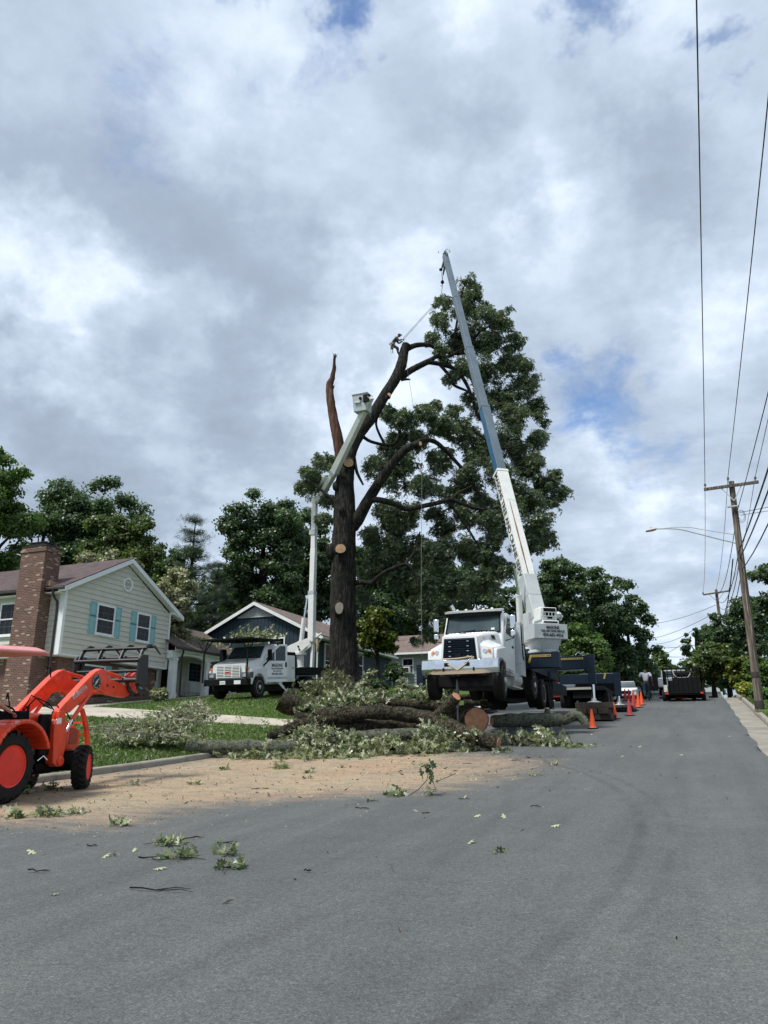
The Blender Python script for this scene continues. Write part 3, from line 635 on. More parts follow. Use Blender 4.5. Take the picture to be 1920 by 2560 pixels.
# low porch wing
ZPE = 6.72; yA, yB = Y1 + .02, 41.6
putW = lambda u, z, o: (-28.6 + o - h.location.x, u - h.location.y, z - h.location.z)
b = MB(); clapboard(b, [(yA, 3.6), (yB, 3.6), (yB, 6.8), (yA, 6.8)], putW, .2); b.build('wall', W_SID, h, smooth=False)
b = MB(); b.b2((-34, yA, 3), (-28.66, yB, 6.8)); hp(b, 'wall', W_SID)
b = MB(); roofslab(b, (-26.2, yA - .25, ZPE), (-26.2, yB + .5, ZPE), (-29.6, yA - .25, 8.55), (-29.6, yB + .5, 8.55), .08); roofslab(b, (-33.4, yA - .25, 6.6), (-33.4, yB + .5, 6.6), (-29.6, yA - .25, 8.55), (-29.6, yB + .5, 8.55), .08)
hp(b, 'porch_roof', SH_BRN, smooth=False)
b = MB(); b.b2((-26.3, yA - .25, 6.5), (-26.26, yB + .5, 6.66)); b.b2((-28.6, yA, 6.48), (-26.3, yB + .4, 6.52)); hp(b, 'soffit', W_TRIM)
b = MB(); b.b2((-26.24, yA - .3, 6.56), (-26.13, yB + .5, 6.68)); hp(b, 'gutter', W_BRZ, bevel=.02)
b = MB(); b.tube([(-26.2, 35.55, 6.6), (-26.25, 35.6, 6.4), (-26.42, 35.75, 6.25), (-26.42, 35.75, 4.2), (-26.2, 35.6, 4.05)], .055, 8); hp(b, 'downpipe', W_BRZ)
cols_y = [35.35, 38.45, 41.4]
for y in cols_y:
    b = MB(); b.b2((-26.85, y - .17, 3.5), (-26.5, y + .17, 6.15)); b.b2((-26.89, y - .21, 3.5), (-26.46, y + .21, 4.25)); b.b2((-26.88, y - .2, 6.0), (-26.47, y + .2, 6.1)); hp(b, 'column', W_TRIM, bevel=.01)
b = MB()
for y0, y1 in zip(cols_y[:-1], cols_y[1:]):
    n = 12; top = [(y0 + (y1 - y0) * i / n, 6.5) for i in range(n + 1)]; bot = [(y0 + (y1 - y0) * i / n, 6.08 + .26 * math.sin(pi * i / n) ** .6) for i in range(n, -1, -1)]
    for i in range(n):
        q = [top[i], top[i + 1], bot[n - i - 1], bot[n - i]]; b.prism([(p[0], p[1]) for p in q], -26.8, -26.52, 'X')
b.b2((-26.83, yA - .2, 6.1), (-26.5, 35.35, 6.5)); hp(b, 'arched_beam', W_TRIM)
b = MB(); b.b2((-28.7, yA, 3.2), (-26.35, yB + .4, 3.98)); b.b2((-26.35, 36, 3.2), (-25.9, 38, 3.75)); hp(b, 'porch_floor', C_gut)
window(h, putW, 39.3, 40.7, 5.15, 6.4, 3, 5, sash=False)
b = MB(); b.b2((-28.58, 39.15, 4.55), (-28.2, 40.85, 5.08)); b.b2((-28.56, 39.2, 4.0), (-28.3, 40.8, 4.55)); hp(b, 'window_box', W_TRIM)
b = MB(); b.b2((-28.57, 35.5, 3.98), (-28.5, 36.5, 6.2)); dr = hp(b, 'door', W_TRIM, bevel=.01)
b = MB(); b.b2((-28.495, 35.7, 5.0), (-28.485, 36.3, 6.0)); hp(b, 'door_glass', GLS)
b = MB(); b.b2((-28.48, 35.85, 5.05), (-28.47, 36.15, 5.45)); hp(b, 'door_notice', flat('notice_green', (.02, .45, .12), .6))
b = MB(); b.tube([(-28.55, 37.2, 5.9), (-28.4, 37.2, 5.95), (-28.35, 37.2, 5.85)], .03, 6); b.lathe((-28.35, 37.2, 5.55), [(.03, 0), (.07, .05), (.08, .2), (.03, .28)], 'Z', 10); hp(b, 'porch_lamp', W_BRZ)

# ------------------------------------------------------------------ navy house
nv = empty('navy_house', (-26, 47, 4.6), label='navy blue board-sided house with white gable trim and pinkish brown roof, behind the bucket truck', cat='house')
def np_(b, name, mat, par=nv, **k): b.M = Matrix.Translation(nv.location).inverted(); return b.build(name, mat, par, **k)
XA, XB, YF, YBk, ZEv, ZPk, XP = -31.0, -21.9, 43.2, 56, 8.05, 10.3, -26.35
b = MB(); nb = 34
for i in range(nb):
    u0 = XA + (XB - XA) * i / nb; u1 = XA + (XB - XA) * (i + 1) / nb - .025
    f = lambda u: ZEv + (ZPk - ZEv) * (1 - abs(u - XP) / ((XB - XA) / 2 + .1))
    for (c0, c1) in ((4.0, 7.45), (7.49, None)):
        t0, t1 = (c1, c1) if c1 else (f(u0), f(u1)); b.prism([(u0, c0), (u1, c0), (u1, t1), (u0, t0)], YF - .03 - (.02 if c1 is None else 0), YF + .02, 'Y')
b.prism([(XA, 4), (XB, 4), (XB, ZEv), (XP, ZPk), (XA, ZEv)], YF, YBk, 'Y')
for i in range(44):
    y0 = YF + (YBk - YF) * i / 44; b.b2((XB - .01, y0, 4), (XB + .03, y0 + .265, ZEv - .05))
np_(b, 'wall', W_NAVY, smooth=False)
b = MB(); ex = .5; zl = ZEv - .12; zt = ZPk + .2; k = (zt - zl - .15) / (XB + ex - XP)
roofslab(b, (XB + ex, YF - .35, zt - k * (XB + ex - XP)), (XB + ex, YBk, zt - k * (XB + ex - XP)), (XP, YF - .35, zt), (XP, YBk, zt), .08)
roofslab(b, (XA - ex, YF - .35, zt - k * (XP - XA + ex)), (XA - ex, YBk, zt - k * (XP - XA + ex)), (XP, YF - .35, zt), (XP, YBk, zt), .08); np_(b, 'roof', SH_PINK, smooth=False)
b = MB()
for xe in (XB + ex, XA - ex):
    ze = zt - k * abs(xe - XP)
    b.add([(x, y, z - q) for y in (YF - .37, YF - .33) for (x, z, q) in ((xe, ze, .03), (XP, zt, .03), (XP, zt, .25), (xe, ze, .25))], [(0, 3, 2, 1), (4, 5, 6, 7), (0, 1, 5, 4), (1, 2, 6, 5), (2, 3, 7, 6), (3, 0, 4, 7)])
b.b2((XB + .02, YF - .3, ZEv - .17), (XB + ex - .02, YBk, ZEv - .13)); b.b2((XB + ex - .01, YF - .36, ZEv - .2), (XB + ex + .1, YBk, ZEv - .06))
np_(b, 'bargeboard', W_TRIM)
b = MB(); zv = 9.55; w = (zt - .28 - zv) / k; b.prism([(XP - w, zv), (XP + w, zv), (XP, zt - .28)], YF - .09, YF - .06, 'Y'); b.b2((XP - w, YF - .11, zv - .07), (XP + w, YF - .05, zv))
for i in range(6): z = zv + .04 + i * .1; ww = max(.05, (zt - .28 - z) / k - .06); b.box((XP, YF - .1, z), (2 * ww, .03, .05), rx=.6)
np_(b, 'vent', flat('vent_grey', (.42, .44, .44), .6))
putN = lambda u, z, o: (u - nv.location.x, YF - .03 - o - nv.location.y, z - nv.location.z)
putN2 = lambda u, z, o: (XB + .03 + o - nv.location.x, u - nv.location.y, z - nv.location.z)
window(nv, putN, -25.3, -24.1, 6.4, 8.1, 3, 4); window(nv, putN2, 44.2, 45.4, 5.6, 7.75, 3, 6); window(nv, putN2, 49.2, 50.3, 5.9, 7.75, 3, 4)
b = MB(); b.tube([(XB + ex, YF - .3, ZEv - .16), (XB + .1, YF - .05, ZEv - .5), (XB + .1, YF - .05, 4.2)], .05, 8); np_(b, 'downpipe', W_TRIM)

# ------------------------------------------------------------------ grey house beyond the oak
gy = empty('grey_house', (-22, 62, 6.0), label='low grey clapboard house with pinkish roof and small gabled porch right of the oak', cat='house')
def gp(b, name, mat, par=gy, **k): b.M = Matrix.Translation(gy.location).inverted(); return b.build(name, mat, par, **k)
putG = lambda u, z, o: (u - gy.location.x, 60 - o - gy.location.y, z - gy.location.z)
b = MB(); clapboard(b, [(-29, 5.2), (-12, 5.2), (-12, 8.7), (-29, 8.7)], putG, .24); b.build('wall', W_GRAY, gy, smooth=False)
b = MB(); b.b2((-29, 60.06, 5), (-12, 67, 8.7)); gp(b, 'wall', W_GRAY)
b = MB(); roofslab(b, (-29.4, 59.4, 8.75), (-11.6, 59.4, 8.75), (-29.4, 63.6, 10.7), (-11.6, 63.6, 10.7), .1); roofslab(b, (-29.4, 67.6, 8.75), (-11.6, 67.6, 8.75), (-29.4, 63.6, 10.7), (-11.6, 63.6, 10.7), .1); gp(b, 'roof', SH_PINK, smooth=False)
b = MB(); b.b2((-29.4, 59.3, 8.58), (-11.6, 59.42, 8.74)); gp(b, 'fascia', W_TRIM)
window(gy, putG, -22.5, -21.5, 7.1, 8.35, 2, 2); window(gy, putG, -25.2, -24.3, 6.8, 8.1, 3, 3); window(gy, putG, -19.0, -17.6, 6.6, 8.2, 3, 4)
b = MB(); b.b2((-22.35, 59.5, 7.1), (-21.7, 59.95, 7.6)); gp(b, 'window_unit', W_TRIM, bevel=.02); b = MB(); b.b2((-22.28, 59.48, 7.17), (-21.77, 59.5, 7.53)); gp(b, 'unit_grille', W_BRZ)
# porch gable to the left
b = MB(); roofslab(b, (-22.6, 56.6, 7.05), (-22.6, 60, 7.05), (-25.3, 56.6, 8.6), (-25.3, 60, 8.6), .1); roofslab(b, (-28, 56.6, 7.05), (-28, 60, 7.05), (-25.3, 56.6, 8.6), (-25.3, 60, 8.6), .1); gp(b, 'porch_roof', SH_PINK)
b = MB(); b.b2((-23.9, 57.1, 5), (-22.95, 59.9, 7.05)); b.prism([(-27.6, 7.05), (-23, 7.05), (-25.3, 8.35)], 57.1, 57.2, 'Y'); gp(b, 'porch_wall', W_GRAY)
b = MB(); b.b2((-24.02, 57.0, 5), (-23.86, 57.12, 7.05)); b.b2((-26.4, 57.0, 5), (-26.2, 57.12, 7.05)); gp(b, 'porch_post', W_TRIM)
b = MB(); b.b2((-24.9, 59.86, 5), (-24.0, 59.92, 7.1)); gp(b, 'door', flat('door_blue', (.03, .05, .12), .5))

# ------------------------------------------------------------------ white cottage beyond the crest
wc = empty('white_cottage', (0.6, 86, 5), label='small white cottage with grey-green roof showing beyond the trailer over the crest', cat='house')
def wp(b, name, mat, par=wc, **k): b.M = Matrix.Translation(wc.location).inverted(); return b.build(name, mat, par, **k)
b = MB(); b.b2((-9.5, 84, 3.5), (2.0, 90, 6.5)); wp(b, 'wall', W_TRIM)
b = MB(); roofslab(b, (-9.8, 83.6, 6.5), (1.8, 83.6, 6.5), (-9.8, 87, 7.4), (1.8, 87, 7.4), .1); roofslab(b, (-9.8, 90.4, 6.5), (1.8, 90.4, 6.5), (-9.8, 87, 7.4), (1.8, 87, 7.4), .1); wp(b, 'roof', flat('roof_grey', (.26, .30, .30), .8))
putC = lambda u, z, o: (u - wc.location.x, 84 - o - wc.location.y, z - wc.location.z)
window(wc, putC, -.7, .5, 5.2, 6.2, 2, 3); window(wc, putC, .6, 1.3, 5.2, 6.2, 2, 2); window(wc, putC, -4, -2.8, 5.2, 6.2, 2, 2); window(wc, putC, -7.5, -6.2, 5.2, 6.2, 2, 2)
# ------------------------------------------------------------------ bark
def barkmat(name, dark, light, moss=None, mossamt=.5, sz=1.0, pits=9, zs=.18):
    m, nt, b = newmat(name); v = objco(nt, (1, 1, zs)); w = objco(nt)
    vo = nt.nodes.new('ShaderNodeTexVoronoi'); vo.feature = 'F1'; vo.inputs['Scale'].default_value = pits * sz
    vv = nt.nodes.new('ShaderNodeVectorMath'); vv.operation = 'ADD'; nn = nt.nodes.new('ShaderNodeTexNoise'); nt.links.new(v, nn.inputs[0]); nn.inputs['Scale'].default_value = 5 * sz; nn.inputs['Detail'].default_value = 5
    sc2 = nt.nodes.new('ShaderNodeVectorMath'); sc2.operation = 'SCALE'; sc2.inputs[3].default_value = .35; nt.links.new(nn.outputs[1], sc2.inputs[0])
    nt.links.new(v, vv.inputs[0]); nt.links.new(sc2.outputs[0], vv.inputs[1]); nt.links.new(vv.outputs[0], vo.inputs['Vector'])
    fn = noi(nt, v, 22 * sz, 6, .7)
    h = nt.nodes.new('ShaderNodeMath'); h.operation = 'ADD'; nt.links.new(vo.outputs[0], h.inputs[0]); nt.links.new(fn, h.inputs[1])
    c = ramp(nt, h.outputs[0], [(.55, light), (.85, tuple((a + q) / 2 for a, q in zip(dark, light))), (1.1, dark)])
    c = mixc(nt, .8, c, ramp(nt, noi(nt, w, 1.2, 5, .6), [(.3, (.65, .65, .68)), (.7, (1.25, 1.22, 1.18))]), 'MULTIPLY')
    if moss:
        mm = ramp(nt, noi(nt, w, 3.2 * max(1, sz * 1.3), 8, .78, .6), [(.5 - mossamt * .15, (0, 0, 0)), (.62 - mossamt * .1, (mossamt, mossamt, mossamt))]); c = mixc(nt, mm, c, moss)
    nt.links.new(c, b.inputs['Base Color']); b.inputs['Roughness'].default_value = .95; b.inputs['Specular IOR Level'].default_value = .15
    iv = nt.nodes.new('ShaderNodeMath'); iv.operation = 'MULTIPLY'; iv.inputs[1].default_value = -1; nt.links.new(h.outputs[0], iv.inputs[0]); bump(nt, b, iv.outputs[0], 1, .05); return m
BARK = barkmat('bark_oak', (.010, .009, .009), (.052, .044, .041), (.05, .055, .035), .35, .8)
BARKD = barkmat('bark_dark', (.02, .018, .015), (.06, .052, .045), None)
BARKL = barkmat('bark_log', (.02, .015, .012), (.15, .115, .085), (.075, .085, .05), .45, 1.2, 11, .6)
BARKM = barkmat('bark_mossy', (.012, .011, .009), (.085, .075, .06), (.22, .245, .18), .8, 2.4, 6, .9)
WOODRED = barkmat('bare_limb', (.07, .036, .027), (.155, .088, .064), None, 0, .9, 5, .08)
def woodcut(name, base, edge):
    m, nt, b = newmat(name); v = objco(nt); n1 = noi(nt, v, 5, 5, .6, .5)
    sp = nt.nodes.new('ShaderNodeTexWave'); sp.wave_type = 'RINGS'; sp.rings_direction = 'SPHERICAL'; nt.links.new(v, sp.inputs[0]); sp.inputs['Scale'].default_value = 14; sp.inputs['Distortion'].default_value = 3.5; sp.inputs['Detail'].default_value = 3
    c = mixc(nt, .35, ramp(nt, n1, [(.3, edge), (.55, base), (.75, tuple(q * 1.15 for q in base))]), ramp(nt, sp.outputs[0], [(0, tuple(q * .7 for q in base)), (1, base)]))
    nt.links.new(c, b.inputs['Base Color']); b.inputs['Roughness'].default_value = .8; return m
CUT = woodcut('cut_wood', (.60, .38, .22), (.40, .20, .10)); CUTO = woodcut('cut_orange', (.46, .22, .12), (.27, .11, .06)); CUTG = woodcut('cut_grey', (.27, .24, .19), (.13, .11, .09))

L_OAK = leafmat('leaf_oak', [(.042, .070, .046), (.080, .12, .070), (.13, .17, .10), (.21, .23, .16)], .42, .45, back=(.10, .13, .085), patch=.7, pscale=.5)
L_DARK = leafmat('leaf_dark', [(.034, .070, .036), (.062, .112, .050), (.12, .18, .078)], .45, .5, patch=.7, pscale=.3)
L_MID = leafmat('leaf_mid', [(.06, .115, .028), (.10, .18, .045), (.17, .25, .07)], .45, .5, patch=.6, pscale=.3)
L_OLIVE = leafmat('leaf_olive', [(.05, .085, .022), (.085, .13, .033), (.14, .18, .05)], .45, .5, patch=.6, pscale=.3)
L_YEL = leafmat('leaf_yellow', [(.05, .085, .012), (.10, .14, .016), (.18, .20, .02)], .4, .5, patch=.6, pscale=.6)
L_GOLD = leafmat('leaf_gold', [(.10, .16, .02), (.26, .30, .03), (.42, .40, .04)], .3, .5, patch=.6, pscale=1)
L_PALE = leafmat('leaf_pale', [(.15, .165, .08), (.26, .27, .16), (.40, .40, .27)], .25, .6, patch=.6, pscale=.8)
L_PINE = leafmat('leaf_pine', [(.03, .055, .04), (.05, .085, .06), (.085, .12, .085)], .3, .5, patch=.5)

def limb_path(a, b_, sag=.12, n=5, seed=None):
    a, b_ = Vector(a), Vector(b_); L_ = (b_ - a).length; out = []
    for i in range(n + 1):
        t = i / n; p = a.lerp(b_, t) + Vector((random.uniform(-1, 1), random.uniform(-1, 1), 0)) * L_ * .05 * sin(pi * t); p.z += sin(pi * t) * L_ * sag; out.append(p)
    return out
def make_tree(name, label, cat, base, top, cr, leafm, barkm=None, crown_from=.3, group=None, density=1.0, leaf=None, shape='diamond', seed=0, asp=1.0, nclump=None, lean=(0, 0), trunk_r=None, clumpr=.3, shift=(0, 0)):
    random.seed(seed + 100); r = np.random.default_rng(seed + 5); base = Vector(base); H = top - base.z
    dcam = math.hypot(base.x, base.y); leaf = leaf or max(.11, .0031 * dcam); barkm = barkm or BARKD
    t = empty(name, base, 0, label, cat, group); cz0 = H * crown_from; cz1 = H; cy = (cz0 + cz1) / 2; hz = (cz1 - cz0) / 2
    nclump = int((nclump or int(36 + cr * 4)) * 2.1); clumpr *= .86; R_ = cr * clumpr; cl = []
    for i in range(nclump):
        d = r.normal(0, 1, 3); d /= np.linalg.norm(d); k = r.uniform(.35, 1.0)
        sq = (abs(math.hypot(d[0], d[1])) ** 2.8 + abs(d[2]) ** 2.8) ** (-1 / 2.8); d = d * sq
        zz = d[2]; wz = 1.0 if zz > 0 else .9; k = k ** .7
        q = np.array([d[0] * (cr - R_ * .7) * k * asp + shift[0], d[1] * (cr - R_ * .7) * k + shift[1], cy + zz * (hz - R_ * .6) * k * wz])
        cl.append((*q, R_ * r.uniform(.7, 1.25)))
    tb = MB(); tr = trunk_r or .022 * H + .08; mid = Vector((lean[0], lean[1], cy)); pts_ = [Vector((0, 0, -.5)), Vector((0, 0, H * .04)), Vector((lean[0] * .4, lean[1] * .4, cz0)), mid, Vector((lean[0], lean[1], cy + hz * .55))]
    tb.tube(pts_, [tr * 1.5, tr * 1.1, tr * .85, tr * .6, tr * .2], 9, jit=.05)
    for i in range(0, min(len(cl), 16)):
        c = cl[i]; s0 = pts_[2].lerp(mid, random.random() * .9); tb.tube(limb_path(s0, c[:3], -.05, 4), [tr * .4, tr * .3, tr * .22, tr * .13, tr * .07], 6, caps=False)
    tb.build('trunk', barkm, t)
    C, Nn = clump_pts(cl, density * 1.35 / (leaf * leaf), sub=12, subr=.56, seed=seed)
    leaf_mesh('crown', C, Nn, leaf, leafm, t, shape, seed=seed); return t
def tree_px(px, d, pytop, hw, leafm, name, label, **k):
    top = P(px, pytop, d); base = (top.x, top.y, T(top.x, top.y)); cr = hw * d / 1920
    return make_tree(name, label, k.pop('cat', 'tree'), base, top.z, cr, leafm, **k)
G_L = 'trees behind the houses on the left'; G_C = 'trees behind the oak and crane'; G_R = 'trees on the right side of the road'
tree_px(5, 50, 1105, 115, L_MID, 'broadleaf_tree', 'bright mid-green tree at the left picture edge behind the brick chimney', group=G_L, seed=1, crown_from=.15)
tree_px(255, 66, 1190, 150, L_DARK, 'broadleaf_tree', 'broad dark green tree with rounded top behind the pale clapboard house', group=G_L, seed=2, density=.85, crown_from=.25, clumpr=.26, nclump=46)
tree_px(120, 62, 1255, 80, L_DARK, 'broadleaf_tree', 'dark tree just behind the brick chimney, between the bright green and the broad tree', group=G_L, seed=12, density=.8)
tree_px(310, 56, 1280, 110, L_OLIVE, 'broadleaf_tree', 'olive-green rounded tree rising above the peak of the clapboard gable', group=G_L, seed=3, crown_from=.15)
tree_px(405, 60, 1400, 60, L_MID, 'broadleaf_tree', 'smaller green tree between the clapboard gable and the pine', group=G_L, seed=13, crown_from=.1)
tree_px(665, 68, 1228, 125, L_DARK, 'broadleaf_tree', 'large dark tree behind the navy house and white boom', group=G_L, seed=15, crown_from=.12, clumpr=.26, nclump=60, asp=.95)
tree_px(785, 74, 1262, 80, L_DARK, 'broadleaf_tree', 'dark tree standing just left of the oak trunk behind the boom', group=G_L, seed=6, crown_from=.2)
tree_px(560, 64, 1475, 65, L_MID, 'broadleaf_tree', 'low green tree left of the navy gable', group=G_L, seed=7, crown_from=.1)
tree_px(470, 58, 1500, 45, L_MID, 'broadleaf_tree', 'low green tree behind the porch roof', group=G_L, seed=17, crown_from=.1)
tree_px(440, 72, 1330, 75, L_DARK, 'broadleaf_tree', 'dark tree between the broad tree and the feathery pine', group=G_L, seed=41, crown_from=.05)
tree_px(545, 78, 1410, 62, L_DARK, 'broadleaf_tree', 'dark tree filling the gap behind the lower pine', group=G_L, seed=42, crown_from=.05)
# pale leafed storm-felled tops lying behind the house
tree_px(250, 44, 1366, 68, L_PALE, 'felled_tree_top', 'pale leafy tree top lying behind the ridge right of the chimney', group='pale felled tree tops behind the house', seed=8, crown_from=.55, nclump=22, clumpr=.34, asp=1)
tree_px(435, 46, 1425, 72, L_PALE, 'felled_tree_top', 'pale leafy tree top right of the clapboard gable rake', group='pale felled tree tops behind the house', seed=9, crown_from=.35, nclump=26, clumpr=.3)
tree_px(335, 45, 1388, 25, L_PALE, 'felled_tree_top', 'small pale leafy tree top just left of the gable peak', group='pale felled tree tops behind the house', seed=10, crown_from=.8, nclump=10, clumpr=.45)

def pine(px, d, pytop, hw, label, seed):
    random.seed(seed); r = np.random.default_rng(seed); tp = P(px, pytop, d); base = Vector((tp.x, tp.y, T(tp.x, tp.y))); H = tp.z - base.z; R_ = hw * d / 1920 * 1.5
    t = empty('pine_tree', base, 0, label, 'pine tree', G_L); tb = MB(); tb.tube([(0, 0, -.4), (0, 0, H * .5), (.1, 0, H * .97)], [.32, .2, .03], 8); C, Nn = [], []
    z = H * .2
    while z < H * .98:
        k = (1 - z / H) ** .75; nb = 5
        for i in range(nb):
            a = random.uniform(0, 6.28); L_ = R_ * k * random.uniform(.55, 1.15) + .3; e = Vector((cos(a) * L_, sin(a) * L_, z + L_ * random.uniform(.05, .35)))
            pth = [Vector((0, 0, z)), Vector((cos(a) * L_ * .5, sin(a) * L_ * .5, z - .02 * L_)), e]; tb.tube(pth, [.06 * k + .02, .04 * k + .015, .01], 5, caps=False)
            for q in np.linspace(.35, 1.05, max(3, int(L_ * 2.4))):
                c = pth[0].lerp(e, q); n = 22; C.append(np.array(c) + r.normal(0, .22, (n, 3)) * np.array([1, 1, .45])); Nn.append(r.normal(0, .6, (n, 3)) + np.array([0, 0, .8]))
        z += random.uniform(.5, .9)
    tb.build('trunk', BARKD, t); leaf_mesh('crown', np.concatenate(C), np.concatenate(Nn), .34, L_PINE, t, 'needle', seed=seed)
pine(487, 58, 1290, 78, 'blue-green pine with open feathery top between clapboard house and navy house', 21)
pine(545, 62, 1400, 55, 'lower blue-green pine right of the tall feathery pine', 22)
# masses behind the oak
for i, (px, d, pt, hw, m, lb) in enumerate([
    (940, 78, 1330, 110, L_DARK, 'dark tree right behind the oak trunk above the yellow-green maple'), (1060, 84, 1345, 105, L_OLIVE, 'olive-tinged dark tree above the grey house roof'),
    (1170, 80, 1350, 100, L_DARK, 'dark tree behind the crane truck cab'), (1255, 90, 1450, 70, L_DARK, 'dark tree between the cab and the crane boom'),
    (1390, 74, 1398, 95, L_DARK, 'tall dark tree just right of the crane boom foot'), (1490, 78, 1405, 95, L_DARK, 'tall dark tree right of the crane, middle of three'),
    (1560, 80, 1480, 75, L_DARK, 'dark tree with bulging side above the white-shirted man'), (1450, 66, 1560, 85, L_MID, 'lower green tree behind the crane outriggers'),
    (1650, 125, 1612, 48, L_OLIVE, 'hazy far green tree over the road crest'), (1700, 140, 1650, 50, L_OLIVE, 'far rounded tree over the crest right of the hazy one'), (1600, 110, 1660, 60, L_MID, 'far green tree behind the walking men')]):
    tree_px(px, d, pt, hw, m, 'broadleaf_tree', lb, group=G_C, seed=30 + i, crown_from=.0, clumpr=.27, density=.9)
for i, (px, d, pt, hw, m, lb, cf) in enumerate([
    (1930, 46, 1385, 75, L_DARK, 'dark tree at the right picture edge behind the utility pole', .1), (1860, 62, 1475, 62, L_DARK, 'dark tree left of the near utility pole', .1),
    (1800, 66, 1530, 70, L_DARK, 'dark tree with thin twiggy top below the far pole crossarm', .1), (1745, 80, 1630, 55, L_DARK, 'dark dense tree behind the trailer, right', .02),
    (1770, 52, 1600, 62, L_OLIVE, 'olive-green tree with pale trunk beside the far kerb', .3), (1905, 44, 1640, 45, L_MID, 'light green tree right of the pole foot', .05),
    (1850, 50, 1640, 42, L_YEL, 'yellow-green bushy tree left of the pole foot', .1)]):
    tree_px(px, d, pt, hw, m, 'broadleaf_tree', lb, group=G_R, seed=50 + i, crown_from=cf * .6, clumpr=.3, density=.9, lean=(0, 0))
# sky-side twigs reaching left from the right-hand trees
tree_px(1735, 60, 1560, 42, L_DARK, 'broadleaf_tree', 'thin-crowned dark tree nearest the open sky at the road crest', group=G_R, seed=61, crown_from=.45, clumpr=.2, nclump=16, density=.5)
tree_px(1862, 44, 1704, 26, L_GOLD, 'shrub', 'yellow-green rounded shrub by the kerb left of the pole', cat='shrub', seed=70, crown_from=.1, clumpr=.4, leaf=.14, trunk_r=.05)
tree_px(1905, 40, 1722, 30, L_MID, 'shrub', 'green shrub right behind the pole foot', cat='shrub', seed=71, crown_from=.1, clumpr=.4, leaf=.14, trunk_r=.05)
mp = tree_px(945, 50, 1518, 58, L_YEL, 'maple_tree', 'small yellow-green tree in front of the grey house, right of the oak trunk', seed=72, crown_from=.28, clumpr=.28, nclump=30, leaf=.2, trunk_r=.13)
tree_px(985, 52, 1652, 24, L_DARK, 'shrub', 'dark upright evergreen shrub against the grey house wall', cat='shrub', seed=73, crown_from=.02, clumpr=.45, leaf=.16, trunk_r=.05)
tree_px(925, 47, 1712, 40, L_DARK, 'shrub', 'low dark shrub right beside the oak trunk on the lawn', cat='shrub', seed=74, crown_from=.02, clumpr=.5, leaf=.16, trunk_r=.05)
tree_px(400, 37, 1722, 22, L_PALE, 'shrub', 'small grey-green bush by the brick corner of the clapboard house', cat='shrub', seed=75, crown_from=.02, clumpr=.5, leaf=.1, trunk_r=.04)
# ------------------------------------------------------------------ the oak being taken down
ob = P(862, 1722, 40.0); ob.z = T(ob.x, ob.y) - .1
oak = empty('oak_tree', ob, 0, 'huge half-dismantled oak with bare dark trunk, splintered limb and one leafy side', 'tree')
def hk(py): return (cos(TH) - (1280 - 1722) / 1920 * sin(TH)) / (cos(TH) - (1280 - py) / 1920 * sin(TH))
def dm(py, d): return (40.0 + (d - 38.5) * (.45 if d > 38.5 else 1)) * hk(py)      # d is given as for the trunk's foot
def op(px, py, d): return P(px, py, dm(py, d)) - ob
K = 1 / 1920
def limb(b, lst, n=12, jit=.03):
    """lst: (px, py, d, halfwidth px)"""
    P_ = [op(a, c, d) for a, c, d, w in lst]; W = [w * dm(c, d) * K for a, c, d, w in lst]; pts, rs = [], []
    for i in range(len(P_) - 1):                       # Catmull-Rom
        p0, p1, p2, p3 = P_[max(i - 1, 0)], P_[i], P_[i + 1], P_[min(i + 2, len(P_) - 1)]; m = 4
        for j in range(m + (i == len(P_) - 2)):
            t = j / m; pts.append(.5 * (2 * p1 + (p2 - p0) * t + (2 * p0 - 5 * p1 + 4 * p2 - p3) * t * t + (3 * p1 - p0 - 3 * p2 + p3) * t ** 3)); rs.append(W[i] + (W[i + 1] - W[i]) * t)
    b.tube(pts, rs, n, jit=jit)
random.seed(3)
tr = MB()
limb(tr, [(862, 1775, 38.5, 58), (862, 1735, 38.5, 47), (861, 1690, 38.5, 39), (860, 1640, 38.5, 36), (858, 1550, 38.5, 33), (858, 1450, 38.5, 31.5), (859, 1380, 38.5, 30.5), (862, 1300, 38.6, 29), (862, 1220, 38.8, 24), (866, 1170, 39, 20), (877, 1125, 39.3, 16.5), (900, 1080, 39.8, 15.5), (931, 1040, 40.5, 14.5), (959, 993, 41.2, 13.5), (986, 951, 42, 13), (1003, 914, 42.6, 13.5), (1010, 880, 43, 11.5), (1016, 862, 43.2, 10.5)], 22, .045)
